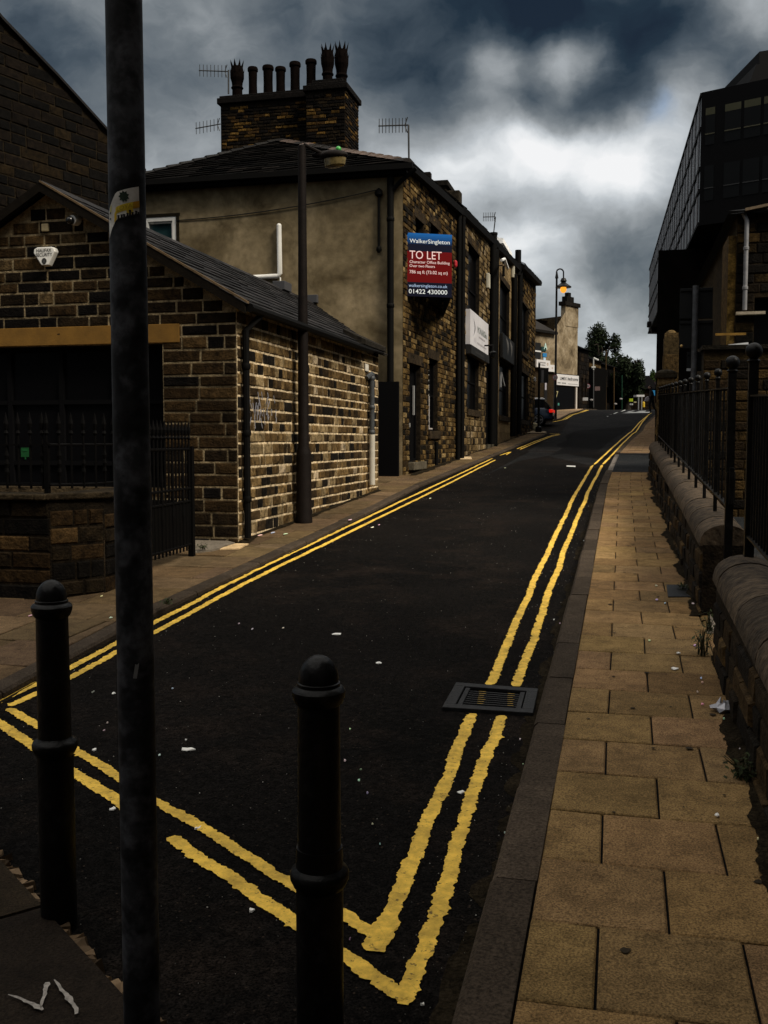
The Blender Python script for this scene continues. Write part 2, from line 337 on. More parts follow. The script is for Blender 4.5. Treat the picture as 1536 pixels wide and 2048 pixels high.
# yellow thermoplastic: worn, cracked
def paint(name, c, worn):
    m = bpy.data.materials.new(name); m.use_nodes = True; nt = m.node_tree; n = nt.nodes; l = nt.links
    b = n['Principled BSDF']; b.inputs['Roughness'].default_value = .7; b.inputs['Specular IOR Level'].default_value = .3
    t = n.new('ShaderNodeTexCoord')
    z = n.new('ShaderNodeTexNoise'); z.inputs['Scale'].default_value = 22; z.inputs['Detail'].default_value = 8; z.inputs['Roughness'].default_value = .7; l.new(t.outputs['Object'], z.inputs['Vector'])
    r = n.new('ShaderNodeValToRGB'); l.new(z.outputs['Fac'], r.inputs[0])
    r.color_ramp.elements[0].position = .3; r.color_ramp.elements[0].color = (*[q * worn for q in c], 1)
    r.color_ramp.elements[1].position = .62; r.color_ramp.elements[1].color = (*c, 1)
    v = n.new('ShaderNodeTexVoronoi'); v.feature = 'DISTANCE_TO_EDGE'; v.inputs['Scale'].default_value = 4.5; l.new(t.outputs['Object'], v.inputs['Vector'])
    k = n.new('ShaderNodeMapRange'); l.new(v.outputs['Distance'], k.inputs[0])
    for i, q in zip((1, 2, 3, 4), (0, .006, .8, 1)): k.inputs[i].default_value = q
    q = n.new('ShaderNodeMix'); q.data_type = 'RGBA'; q.blend_type = 'MULTIPLY'; q.inputs[0].default_value = 1
    l.new(r.outputs[0], q.inputs[6]); l.new(k.outputs[0], q.inputs[7])
    # worn through to the road in small pits, tyre dirt in larger blotches
    def nz_(s, d, f0, f1, t0, t1):
        a = n.new('ShaderNodeTexNoise'); a.inputs['Scale'].default_value = s; a.inputs['Detail'].default_value = d; a.inputs['Roughness'].default_value = .65; l.new(t.outputs['Object'], a.inputs['Vector'])
        g = n.new('ShaderNodeMapRange'); l.new(a.outputs['Fac'], g.inputs[0])
        for i, w_ in zip((1, 2, 3, 4), (f0, f1, t0, t1)): g.inputs[i].default_value = w_
        return g.outputs[0]
    d1 = n.new('ShaderNodeMix'); d1.data_type = 'RGBA'; d1.blend_type = 'MULTIPLY'; d1.inputs[0].default_value = 1; l.new(q.outputs[2], d1.inputs[6]); l.new(nz_(5.5, 7, .36, .6, .62, 1.0), d1.inputs[7])
    d2 = n.new('ShaderNodeMix'); d2.data_type = 'RGBA'; l.new(nz_(38, 6, .60, .67, 0, .85), d2.inputs[0]); l.new(d1.outputs[2], d2.inputs[6]); d2.inputs[7].default_value = (.02, .016, .010, 1)
    l.new(d2.outputs[2], b.inputs['Base Color'])
    u = n.new('ShaderNodeBump'); u.inputs['Strength'].default_value = .5; u.inputs['Distance'].default_value = .01
    l.new(z.outputs['Fac'], u.inputs['Height']); l.new(u.outputs[0], b.inputs['Normal'])
    return m
M['yellow_paint'] = paint('yellow_road_paint', (.95, .60, .075), .70)
M['white_paint'] = paint('white_road_paint', (.8, .8, .78), .6)

# render: cement with damp blotches that have a shape of their own
def render_mat():
    m = bpy.data.materials.new('cement_render'); m.use_nodes = True; nt = m.node_tree; n = nt.nodes; l = nt.links
    b = n['Principled BSDF']; b.inputs['Roughness'].default_value = .9; b.inputs['Specular IOR Level'].default_value = .15
    t = n.new('ShaderNodeTexCoord')
    z = n.new('ShaderNodeTexNoise'); z.inputs['Scale'].default_value = .75; z.inputs['Detail'].default_value = 8; z.inputs['Roughness'].default_value = .62; z.inputs['Distortion'].default_value = .6; l.new(t.outputs['Object'], z.inputs['Vector'])
    r = n.new('ShaderNodeValToRGB'); l.new(z.outputs['Fac'], r.inputs[0]); cr = r.color_ramp
    cr.elements[0].position = .33; cr.elements[0].color = (.085, .062, .031, 1)
    cr.elements[1].position = .68; cr.elements[1].color = (.31, .242, .145, 1)
    e = cr.elements.new(.5); e.color = (.19, .147, .083, 1)
    z2 = n.new('ShaderNodeTexNoise'); z2.inputs['Scale'].default_value = 6; z2.inputs['Detail'].default_value = 6; l.new(t.outputs['Object'], z2.inputs['Vector'])
    k = n.new('ShaderNodeMapRange'); l.new(z2.outputs['Fac'], k.inputs[0])
    for i, q in zip((1, 2, 3, 4), (.3, .7, .75, 1.15)): k.inputs[i].default_value = q
    q = n.new('ShaderNodeMix'); q.data_type = 'RGBA'; q.blend_type = 'MULTIPLY'; q.inputs[0].default_value = 1
    l.new(r.outputs[0], q.inputs[6]); l.new(k.outputs[0], q.inputs[7]); l.new(q.outputs[2], b.inputs['Base Color'])
    u = n.new('ShaderNodeBump'); u.inputs['Strength'].default_value = .35; u.inputs['Distance'].default_value = .02
    l.new(z2.outputs['Fac'], u.inputs['Height']); l.new(u.outputs[0], b.inputs['Normal'])
    return m
M['render'] = render_mat()
def cream_mat():
    m = M['render'].copy(); m.name = 'cream_render'
    for q in m.node_tree.nodes:
        if q.type == 'VALTORGB':
            for e, c in zip(q.color_ramp.elements, ((.07, .05, .028), (.22, .17, .105), (.40, .33, .23))): e.color = (*c, 1)
    return m
M['cream'] = cream_mat()

# ------------------------------------------------------------------ masonry: real stones in mortar
class Fr:                                   # a vertical wall plane: origin, direction along the wall, outward normal
    def __init__(s, o, d):
        s.o = np.array([o[0], o[1], 0.0]); d = np.array([d[0], d[1], 0.0]); s.d = d / np.linalg.norm(d); s.n = np.array([s.d[1], -s.d[0], 0])
    def __call__(s, u, z, k=0.0): return s.o + s.d * u + s.n * k + np.array([0, 0, z])
    def uz(s, x, y):                        # picture point -> (u, z) on this wall
        r = ray(x, y); t = np.dot(s.n, s.o - CAM) / np.dot(s.n, r); Q = CAM + r * t
        return float(np.dot(Q - s.o, s.d)), float(Q[2])
    def box(s, mb, u0, u1, z0, z1, k0, k1, t=(1, 1, 1)):
        return mb.hexa([s(u0, z0, k0), s(u1, z0, k0), s(u1, z0, k1), s(u0, z0, k1)], [s(u0, z1, k0), s(u1, z1, k0), s(u1, z1, k1), s(u0, z1, k1)], t)
SOOT = [((.010, .008, .006), 3), ((.030, .019, .010), 4), ((.075, .043, .016), 4), ((.13, .078, .028), 3), ((.19, .125, .055), 2), ((.27, .20, .115), .7)]
def pick(pal, rng):
    c = rng.choices([p[0] for p in pal], [p[1] for p in pal])[0]; k = rng.uniform(.75, 1.25); return tuple(q * k for q in c)
def masonry(mb, fr, u0, u1, zb, zt, holes=(), h=.14, lens=(.16, .42), mort=.014, proud=.012, pal=SOOT, mt=(.30, .25, .17), seed=1, reveal=.18, knots=(), zstart=None, vmort=None, dark_reveal=(.02, .015, .01)):
    rng = random.Random(seed); vmort = vmort or mort
    zbf = zb if callable(zb) else (lambda u: zb); ztf = zt if callable(zt) else (lambda u: zt)
    us = sorted(set([u0, u1] + [q for hh in holes for q in hh[:2] if u0 < q < u1] + [k for k in knots if u0 < k < u1]))
    for a, b in zip(us, us[1:]):            # mortar bed
        mid = (a + b) / 2; cut = sorted([(hh[2], hh[3]) for hh in holes if hh[0] <= mid <= hh[1]])
        lo = (zbf(a), zbf(b))
        for z0, z1 in cut:
            if z0 > max(lo): mb.quad(fr(a, lo[0]), fr(b, lo[1]), fr(b, z0), fr(a, z0), mt)
            lo = (z1, z1)
        mb.quad(fr(a, lo[0]), fr(b, lo[1]), fr(b, ztf(b)), fr(a, ztf(a)), mt)
    for hh in holes:                        # reveals
        a, b, z0, z1 = hh[:4]; dr = dark_reveal
        for p, q in (((a, z0), (b, z0)), ((b, z0), (b, z1)), ((b, z1), (a, z1)), ((a, z1), (a, z0))):
            mb.quad(fr(*p), fr(*q), fr(*q, -reveal), fr(*p, -reveal), dr)
    z = zstart if zstart is not None else min(zbf(u0), zbf(u1))
    zmax = max(ztf(u) for u in us)
    while z < zmax:
        hh_ = h * rng.uniform(.88, 1.1); za, zc = z + mort / 2, z + hh_ - mort / 2; z += hh_
        n = 60; iv = []; cur = None
        for i in range(n + 1):
            u = u0 + (u1 - u0) * i / n; ok = ztf(u) >= zc + .004 and zbf(u) < zc
            if ok and cur is None: cur = u
            if not ok and cur is not None: iv.append((cur, u - (u1 - u0) / n)); cur = None
        if cur is not None: iv.append((cur, u1))
        for hx in holes:
            if hx[2] < zc - .012 and hx[3] > za + .012:
                iv = [q for a, b in iv for q in ((a, min(b, hx[0])), (max(a, hx[1]), b)) if q[1] - q[0] > .02]
        for a, b in iv:
            u = a
            while u < b - .01:
                ln = rng.uniform(*lens); e = u + ln
                if b - e < lens[0] * .6: e = b
                p0, p1 = u + vmort / 2, e - vmort / 2; u = e
                if p1 - p0 < .015: continue
                j = lambda q: rng.uniform(-q, q)
                A = [(p0 + j(.004), za + j(.003)), (p1 + j(.004), za + j(.003)), (p1 + j(.004), zc + j(.003)), (p0 + j(.004), zc + j(.003))]
                pr = proud * rng.uniform(.5, 1.35); ins = min(.012, (zc - za) * .16)
                B = [(A[0][0] + ins, A[0][1] + ins), (A[1][0] - ins, A[1][1] + ins), (A[2][0] - ins, A[2][1] - ins), (A[3][0] + ins, A[3][1] - ins)]
                cx_ = (p0 + p1) / 2 + j(.2) * (p1 - p0); cz_ = (za + zc) / 2 + j(.2) * (zc - za)
                vs = [fr(*q, .0005) for q in A] + [fr(*q, pr * rng.uniform(.6, 1.2)) for q in B] + [fr(cx_, cz_, pr * rng.uniform(.75, 1.25))]
                mb.add(vs, [(0, 1, 5, 4), (1, 2, 6, 5), (2, 3, 7, 6), (3, 0, 4, 7), (4, 5, 8), (5, 6, 8), (6, 7, 8), (7, 4, 8)], pick(pal, rng))
    return mb
SLATES = [((.009, .0087, .0092), 3), ((.015, .0143, .0148), 3), ((.022, .020, .020), 2), ((.006, .0058, .0058), 2)]
SLATES_D = [((.0035, .0032, .003), 3), ((.006, .0055, .005), 3), ((.010, .0088, .008), 1), ((.0025, .0025, .0025), 2)]
def slate_roof(mb, eL, eR, rL, rR, rows, seed=3, w=.32, lift=.018, pal=SLATES):
    # courses of lapped slates between an eave line (eL-eR) and a ridge line (rL-rR)
    rng = random.Random(seed); eL, eR, rL, rR = [np.array(q, float) for q in (eL, eR, rL, rR)]
    nrm = np.cross(eR - eL, rL - eL); nrm /= np.linalg.norm(nrm)
    if nrm[2] < 0: nrm = -nrm
    mb.quad(eL - nrm * .03, eR - nrm * .03, rR - nrm * .03, rL - nrm * .03, (.015, .014, .014))
    for i in range(rows):
        a, b = i / rows, (i + 1) / rows
        p0, p1 = eL + (rL - eL) * a, eR + (rR - eR) * a; q0, q1 = eL + (rL - eL) * min(1, b + .25 / rows), eR + (rR - eR) * min(1, b + .25 / rows)
        ln = np.linalg.norm(p1 - p0); n = max(1, int(ln / w)); off = .5 if i % 2 else 0
        ks = [0] + [(k + off) / n for k in range(1 if off == 0 else 0, n + 1) if 0 < (k + off) / n < 1] + [1]
        for s0, s1 in zip(ks, ks[1:]):
            g = .0025 / max(ln, .1); s0 += g; s1 -= g; t = pick(pal, rng); li = lift * rng.uniform(.7, 1.4)
            A, B = p0 + (p1 - p0) * s0, p0 + (p1 - p0) * s1; C_, D_ = q0 + (q1 - q0) * s1, q0 + (q1 - q0) * s0
            mb.add([A + nrm * li, B + nrm * li, C_ + nrm * .001, D_ + nrm * .001, A - nrm * .005, B - nrm * .005], [(0, 1, 2, 3), (4, 5, 1, 0)], t)
    return mb
# ================================================================== SETTING
M['asphalt_worn_sheen'] = asphalt('worn_sheen_asphalt', (.0065, .0067, .0070), (.0095, .0095, .0098))  # paler bluish tone: wear plus grazing reflection painted into the colour
YS = [-14, -8, -4] + [i * .75 for i in range(0, 60)] + [45 + i * 1.5 for i in range(0, 40)] + [110, 125, 140]
def sheet(name, mt, x0, x1, ys, zf, nx=1):
    mb = MB(); n = nx + 1
    for y in ys:
        for i in range(n): mb.v.append((x0 + (x1 - x0) * i / nx, y, zf(y)))
    for j in range(len(ys) - 1):
        for i in range(nx): mb.f.append((j * n + i, j * n + i + 1, (j + 1) * n + i + 1, (j + 1) * n + i)); mb.t.append((1, 1, 1))
    return struct(mb, name, mt)
sheet('ground', M['soil'], -400, 400, [-60] + YS + [200, 900], lambda y: pave(y) - .4)
sheet('road', M['asphalt'], -34, 26, YS, road, 6)
def lerpx(poly, y):
    return float(np.interp(y, [p[1] for p in poly], [p[0] for p in poly]))
KR = [(-.26, -8), (-.26, 2.5), (-.255, 12), (-.25, 20), (-.19, 23.86), (-.04, 31.66), (.37, 41), (1.25, 57), (2.28, 66), (4.6, 76), (8.5, 88), (14, 100)]
KL = [(-3.60, -8), (-3.62, 2), (-3.68, 5.15), (-3.84, 7.5), (-3.86, 11.6), (-3.90, 14.6), (-4.07, 19.7), (-3.98, 28.4), (-3.84, 40.5), (-3.70, 50)]
def kerb(name, pts, wid, side, length=.9, tint=(.055, .041, .029), seed=5, drop=(), zo=0.0):
    # stones along a polyline (inner edge), laid towards the road
    rng = random.Random(seed); mb = MB(); P_ = [np.array(p, float) for p in pts]; seg = []
    for a, b in zip(P_, P_[1:]):
        n = max(1, round(np.linalg.norm(b - a) / length))
        seg += [(a + (b - a) * i / n, a + (b - a) * (i + 1) / n) for i in range(n)]
    for a, b in seg:
        d = (b - a) / np.linalg.norm(b - a); nn = np.array([d[1], -d[0]]) * side; g = d * .004
        k = rng.uniform(.75, 1.25); t = tuple(q * k for q in tint); dz = rng.uniform(-.004, .006); ch = .018
        za, zb_ = pave(a[1]) + dz + zo, pave(b[1]) + dz + zo
        if any(lo < a[1] < hi for lo, hi in drop): za -= .06; zb_ -= .06; t = (.17, .15, .13)
        a0, b0, a1, b1 = a + g, b - g, a + g + nn * wid, b - g + nn * wid; j = nn * rng.uniform(-.006, .006)
        prof = [(0, -.2), (0, 0), (wid - ch, 0), (wid, -ch), (wid + .008, -.2)]
        vs = [(*(a0 + nn * p[0] + j), za + p[1]) for p in prof] + [(*(b0 + nn * p[0] + j), zb_ + p[1]) for p in prof]
        mb.add(vs, [(i, i + 1, 6 + i, 5 + i) for i in range(4)] + [(4, 3, 2, 1, 0), (5, 6, 7, 8, 9)], t)
    return struct(mb, name, M['kerb'])
kerb('kerb_right', [p for p in KR if p[1] <= 88], .155, -1, drop=((23, 31.2),))
kerb('kerb_left', KL + [(-3.9, 52.6), (-4.9, 53.7), (-7, 54.2), (-20, 54.6)], .14, 1, seed=6, zo=-.04)
kerb('kerb_far', [(-16, 57.6 + 6), (-7.5, 63.2), (-4.3, 60.4), (-3.7, 62.3), (-3.0, 71), (-2.6, 80), (-2.2, 100)], .14, 1, seed=8)

def flags(name, xl, xr, y0, y1, dep, wid, stagger, tint, seed, zoff=0.0, first='full', jit=.0035, edge='l', var=.10):
    rng = random.Random(seed); mb = MB(); y = y0; row = 0 if first == 'full' else 1
    bed = MB()
    while y < y1 - .02:
        ye = min(y + dep * (1 if jit < .005 else rng.uniform(.85, 1.2)), y1); g = .0042
        ya, yb = y + g, ye - g; off = rng.uniform(-.02, .02)
        L0, R0 = xl(y), xr(y); cuts = []
        x = L0 + (wid if row % 2 == 0 else wid * stagger) + (0 if jit < .005 else rng.uniform(-.12, .12))
        while x < R0 - .06: cuts.append(x); x += wid * (1 if jit < .005 else rng.uniform(.8, 1.25))
        cuts = [L0] + cuts + [R0]
        for a, b in zip(cuts, cuts[1:]):
            a2, b2 = a + (xl(ye) - L0 if a == L0 else (off * .2)), b + (xr(ye) - R0 if b == R0 else off * .2)
            k = 1 + rng.gauss(0, var); t = (tint[0] * k, tint[1] * k * rng.uniform(.96, 1.04), tint[2] * k * rng.uniform(.9, 1.08))
            z = [zoff + rng.uniform(-jit, jit) for _ in range(4)]
            top = [(a + g, ya, pave(ya) + z[0]), (b - g, ya, pave(ya) + z[1]), (b2 - g, yb, pave(yb) + z[2]), (a2 + g, yb, pave(yb) + z[3])]
            c = .006
            in_ = [(top[0][0] + c, ya + c, top[0][2]), (top[1][0] - c, ya + c, top[1][2]), (top[2][0] - c, yb - c, top[2][2]), (top[3][0] + c, yb - c, top[3][2])]
            out = [(p[0], p[1], p[2] - .005) for p in top]; low = [(p[0], p[1], p[2] - .06) for p in top]
            mb.add(in_ + out + low, [(0, 1, 2, 3)] + [(4 + i, 4 + (i + 1) % 4, (i + 1) % 4, i) for i in range(4)] + [(8 + i, 8 + (i + 1) % 4, 4 + (i + 1) % 4, 4 + i) for i in range(4)], t)
        mb.quad((L0, y, pave(y) + zoff - .012), (R0, y, pave(y) + zoff - .012), (xr(ye), ye, pave(ye) + zoff - .012), (xl(ye), ye, pave(ye) + zoff - .012), (.004, .003, .0025))
        y = ye; row += 1
    return struct(mb, name, M['flag'])
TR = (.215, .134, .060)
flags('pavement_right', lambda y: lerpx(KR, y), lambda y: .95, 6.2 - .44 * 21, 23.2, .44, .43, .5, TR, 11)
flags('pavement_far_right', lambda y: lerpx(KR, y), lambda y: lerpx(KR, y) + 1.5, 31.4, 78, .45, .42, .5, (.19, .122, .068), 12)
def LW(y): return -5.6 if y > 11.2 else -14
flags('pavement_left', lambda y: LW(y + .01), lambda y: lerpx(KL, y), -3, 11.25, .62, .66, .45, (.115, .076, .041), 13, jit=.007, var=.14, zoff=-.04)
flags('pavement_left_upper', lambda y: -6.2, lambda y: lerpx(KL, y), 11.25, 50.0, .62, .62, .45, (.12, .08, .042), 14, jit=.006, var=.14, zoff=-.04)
mb = MB(); mb.add([(-12, 50, pave(50)), (-3.66, 50, pave(50)), (-3.7, 51.6, pave(51.6)), (-3.9, 52.6, pave(52.6)), (-4.9, 53.7, pave(53.7)), (-7, 54.2, pave(54)), (-12, 54.3, pave(54))], [(0, 1, 2, 3, 4, 5, 6)], (.27, .21, .14)); struct(mb, 'corner_pavement', M['flag'])
mb = MB(); mb.add([(-16, 63.6, pave(63.6)), (-7.5, 63.2, pave(63.2)), (-4.3, 60.4, pave(60.4)), (-3.7, 62.3, pave(62.3)), (-3.35, 66, pave(66)), (-16, 66, pave(66))], [(0, 1, 2, 3, 4, 5)], (.33, .22, .13))
mb.add([(-16, 66, pave(66)), (-3.35, 66, pave(66)), (-3.0, 71, pave(71)), (-2.8, 76, pave(76)), (-16, 76, pave(76))], [(0, 1, 2, 3, 4)], (.36, .25, .15))
mb.add([(-16, 76, pave(76)), (-2.8, 76, pave(76)), (-2.45, 88, pave(88)), (-2.1, 104, pave(104)), (-16, 104, pave(104))], [(0, 1, 2, 3, 4)], (.2, .15, .1)); struct(mb, 'far_pavement', M['flag'])
# driveway across the right pavement
mb = MB()
ys = np.linspace(23.22, 31.38, 8)
for a, b in zip(ys, ys[1:]): mb.quad((lerpx(KR, a) + .003, a, pave(a) - .004), (14, a, pave(a) - .004), (14, b, pave(b) - .004), (lerpx(KR, b) + .003, b, pave(b) - .004))
struct(mb, 'driveway', M['asphalt_new'])
# forecourt behind the right wall
sheet('yard', M['asphalt_new'], .95, 14, [-6, 0, 8, 16, 23.2], lambda y: pave(y) - .02)

def strip(mb, pts, wid, z0=.004, seed=1, jag=.0046, step=.009, zf=road, taper=True):
    rng = random.Random(seed); P_ = [np.array(p, float) for p in pts]; Q = []
    for a, b in zip(P_, P_[1:]):
        ln = np.linalg.norm(b - a); st = step if a[1] < 12 else .15; n = max(1, int(ln / st)); Q += [a + (b - a) * i / n for i in range(n)]
    Q.append(P_[-1]); n = len(Q); L_ = R_ = 0; V = []; wob = 0
    for i, q in enumerate(Q):
        d = Q[min(i + 1, n - 1)] - Q[max(i - 1, 0)]; d /= np.linalg.norm(d); nn = np.array([-d[1], d[0]])
        L_ = L_ * .5 + rng.gauss(0, jag) * .55; R_ = R_ * .5 + rng.gauss(0, jag) * .55
        if rng.random() < .025: R_ -= rng.choice((-1, 1)) * jag * 2.2
        if rng.random() < .025: L_ -= rng.choice((-1, 1)) * jag * 2.2
        wob = wob * .97 + rng.gauss(0, .0012)
        e = 1.0 if not taper else min(1, .55 + i * .15, .55 + (n - 1 - i) * .15)
        for s_ in (wid / 2 * e + L_, -wid / 2 * e + R_):
            p = q + nn * (s_ + wob); V.append((p[0], p[1], zf(p[1]) + z0))
    mb.add(V, [(2 * i, 2 * i + 1, 2 * i + 3, 2 * i + 2) for i in range(n - 1)])
    # skirt so the thick paint has an edge
    return mb
gp = lambda pts, o=-KERB: [tuple(ground(x, y, pave, o)[:2]) for x, y in pts]
Y_ = MB(); W_ = .060
strip(Y_, [(-.725, 2.99), (-.735, 3.02), (-.743, 3.39), (-.755, 4.0), (-.76, 4.45), (-.772, 4.85), (-.778, 5.44)], .062, seed=2)
strip(Y_, [(-.735, 2.97), (-.742, 3.12), (-.742, 3.2)], .085, seed=22, z0=.0065)
strip(Y_, [(-.765, 6.02), (-.768, 6.9), (-.79, 9.17), (-.81, 18.5), (-.73, 26.4), (-.715, 26.9)], W_, seed=3)
strip(Y_, [(-.69, 27.15), (-.44, 33.4), (.0, 44), (.42, 53.1), (1.0, 60), (1.76, 66.8)], W_ * 1.1, seed=4, z0=.007)
strip(Y_, [(-.592, 2.72), (-.58, 3.0), (-.59, 3.54), (-.609, 4.03), (-.614, 4.6), (-.622, 5.44)], .060, seed=5)
strip(Y_, [(-.60, 6.02), (-.62, 11.7), (-.585, 20), (-.485, 27.0)], W_, seed=6)
strip(Y_, [(-.47, 27.25), (-.3, 31.3), (.1, 41), (.52, 50.9), (1.15, 60), (1.9, 68.7)], W_ * 1.1, seed=7, z0=.007)
strip(Y_, [(-.585, 2.75), (-1.74, 3.61)], .060, seed=8, z0=.0055)
strip(Y_, [(-1.98, 3.80), (-3.27, 4.73), (-4.2, 5.38)], .062, seed=9)
strip(Y_, [(-.72, 3.05), (-1.95, 3.93), (-2.66, 4.46), (-3.40, 4.99)], .055, seed=10, z0=.0055)
up = [(-60, 1432), (0, 1402), (140, 1336), (308, 1247), (500, 1146), (700, 1051), (900, 957), (985, 917)]
dn = [(20, 1413), (140, 1357), (308, 1266), (500, 1162), (700, 1064), (900, 966), (990, 920)]
strip(Y_, gp(up), W_, seed=11); strip(Y_, gp(dn), W_, seed=12)
strip(Y_, gp([(1000, 911), (1020, 904)]), W_, seed=13); strip(Y_, gp([(1012, 910), (1022, 904)]), W_ * .8, seed=17)
strip(Y_, gp([(1034, 898), (1070, 883), (1100, 872), (1117, 868)]), W_, seed=14)
strip(Y_, gp([(1040, 899), (1075, 884), (1103, 873), (1120, 869)]), W_, seed=15)
strip(Y_, gp([(1120, 867.5), (1098, 867)]), .16, seed=16)
struct(Y_, 'yellow_lines', M['yellow_paint'])
FY = MB(); strip(FY, [(-4.15, 60.5), (-3.52, 62.5), (-2.85, 71), (-2.55, 76)], .09, seed=3); strip(FY, [(-4.0, 60.4), (-3.36, 62.5), (-2.7, 71), (-2.4, 76)], .09, seed=4); struct(FY, 'far_yellow_lines', M['yellow_paint'])
Wm = MB()
def gq(mb, pts, o=-KERB + .005): mb.add([ground(x, y, pave, o) for x, y in pts], [tuple(range(len(pts)))])
gq(Wm, [(1133, 933), (1151, 934), (1151, 931.5), (1133, 930.8)])
for q in ([(1213, 833), (1216, 833), (1224, 828.5), (1220, 828.5)], [(1226, 827.5), (1229, 827.5), (1237, 824.5), (1233, 824.5)], [(1241, 823), (1244, 823), (1252, 819.8), (1249, 819.8)]): gq(Wm, q)
struct(Wm, 'lane_markings', M['white_paint'])
Wm = MB()
gq(Wm, [(1243, 826.2), (1300, 825.4), (1302, 823.6), (1262, 824.4)]); gq(Wm, [(1252, 823.8), (1258, 823.8), (1270, 821.6), (1265, 821.6)]); gq(Wm, [(1272, 823.4), (1290, 823), (1292, 821.6), (1280, 821.8)])
struct(Wm, 'crossing_markings', M['white_paint'])
# a newer darker surface and a pale trench scar on the upper road
mb = MB(); mb.add([ground(x, y, pave, -KERB + .003) for x, y in [(1100, 910), (1125, 897), (1112, 890), (1135, 880), (1130, 872), (1150, 862), (1265, 852), (1250, 862), (1222, 880), (1196, 903)]], [tuple(range(10))]); struct(mb, 'road_patch', M['asphalt_dark'])
mb = MB(); mb.add([ground(x, y, pave, -KERB + .002) for x, y in [(960, 955), (1040, 921), (1095, 912), (1180, 931), (1200, 920), (1120, 905), (1060, 903)]], [tuple(range(7))]); struct(mb, 'worn_road_sheen', M['asphalt_worn_sheen'])  # worn scar, its tone also carrying the painted grazing reflection
mb = MB()
for a, b in zip(np.arange(34, 90, 2.0), np.arange(36, 92, 2.0)): mb.quad((-3.1, a, road(a) + .0015), (lerpx(KR, a) - .18, a, road(a) + .0015), (lerpx(KR, b) - .18, b, road(b) + .0015), (-3.1, b, road(b) + .0015))
struct(mb, 'upper_road_sheen', M['asphalt_worn_sheen'])  # lighter sheet: sky sheen at a grazing angle painted into the asphalt

# flagstones at the closed end of the road, bottom left, with an edging of old mortar
E0, E1 = np.array([-2.14, 3.13]), np.array([-1.33, 2.47]); dE = (E1 - E0) / np.linalg.norm(E1 - E0); nE = np.array([-dE[1], dE[0]]) * -1
mb = MB(); rng = random.Random(4)
def fl(a, b, c0, c1, t, dz):
    q = [E0 + dE * a + nE * c0, E0 + dE * b + nE * c0, E0 + dE * b + nE * c1, E0 + dE * a + nE * c1]; g = .008
    z = road(2.5) + .075 + dz
    mb.prism([(p[0], p[1], z - .11) for p in q], (0, 0, .11), t)
for a, b, t in ((-1.9, -.62, (.020, .014, .009)), (-.605, .335, (.023, .016, .009)), (.35, 1.5, (.018, .013, .009)), (1.52, 2.6, (.02, .015, .010))):
    fl(a, b, .0, .9, t, rng.uniform(-.004, .004)); fl(a + .3, b + .3 if b < 2 else b, .915, 2.2, t, rng.uniform(-.004, .004))
struct(mb, 'front_pavement', M['flag'])
mb = MB(); s = -1.2
while s < 1.9:
    ln = rng.uniform(.012, .045); wd = rng.uniform(.030, .060); o = rng.uniform(-.012, .012)
    if not (.74 < s < .80):
        q0 = E0 + dE * s + nE * (o - wd); q1 = E0 + dE * (s + ln * 1.15) + nE * (o - wd + rng.uniform(-.012, .012)); q2 = E0 + dE * (s + ln * 1.15) + nE * rng.uniform(-.004, .02); q3 = E0 + dE * s + nE * rng.uniform(-.004, .02)
        k = rng.uniform(.35, 1.2) if rng.random() > .3 else rng.uniform(.1, .3); z = road(2.7) + .004
        q = [q0, q1, q2, q3]; cq_ = (q0 + q1 + q2 + q3) / 4
        mb.hexa([(p[0], p[1], z - .02) for p in q], [(p[0] + (cq_[0] - p[0]) * rng.uniform(.1, .45), p[1] + (cq_[1] - p[1]) * rng.uniform(.1, .45), z + rng.uniform(.022, .05)) for p in q], (.20 * k, .135 * k, .08 * k))
    s += ln
struct(mb, 'mortar_edging', M['tint_var'])
mb = MB()
for st_ in ([(16, 1991), (46, 2001), (85, 2022)], [(82, 2018), (88, 1995), (97, 1966)], [(108, 1961), (130, 1990), (157, 2028)]):
    strip(mb, [tuple(ground(x, y, lambda Y: road(2.5) + .078)[:2]) for x, y in st_], .010, z0=.081, zf=lambda y: road(2.5), seed=9, jag=.0035, step=.012)
struct(mb, 'chalk_scribble', mat('chalk', (.32, .29, .26), .9, var=.5, vscale=60))

# drain in the gutter
gc = [np.array(ground(x, y, pave, -KERB)) for x, y in [(884, 1421), (1066, 1433), (1076.5, 1384), (912, 1371)]]
dr = thing('drain_grate', 'cast iron gutter grate set in the road across the two yellow lines', 'drain grate', gc[0])
gz = lambda a, b, z: tuple((gc[0] * (1 - a) + gc[1] * a) * (1 - b) + (gc[3] * (1 - a) + gc[2] * a) * b + np.array([0, 0, z]))
mb = MB()
for a0, a1, b0, b1 in ((0, 1, 0, .14), (0, 1, .86, 1), (0, .13, .14, .86), (.87, 1, .14, .86)):
    mb.hexa([gz(a0, b0, -.03), gz(a1, b0, -.03), gz(a1, b1, -.03), gz(a0, b1, -.03)], [gz(a0, b0, .022), gz(a1, b0, .022), gz(a1, b1, .022), gz(a0, b1, .022)])
mfr = mat('worn_cast_iron', (.012, .012, .013), .55, .1, spec=.2, var=.5, vscale=20, bump=.2, bscale=70)
mb.build('frame', mfr, dr, bevel=.004)
mb = MB(); mb.quad(gz(.13, .14, .0052), gz(.87, .14, .0052), gz(.87, .86, .0052), gz(.13, .86, .0052)); mb.build('pit', M['void'], dr)
mb = MB(); rng = random.Random(2)
for i in range(8):
    b0 = .19 + i * .08
    mb.hexa([gz(.2, b0, -.02), gz(.80, b0, -.02), gz(.80, b0 + .026, -.02), gz(.2, b0 + .026, -.02)], [gz(.2, b0, .010), gz(.80, b0, .010), gz(.80, b0 + .026, .010), gz(.2, b0 + .026, .010)])
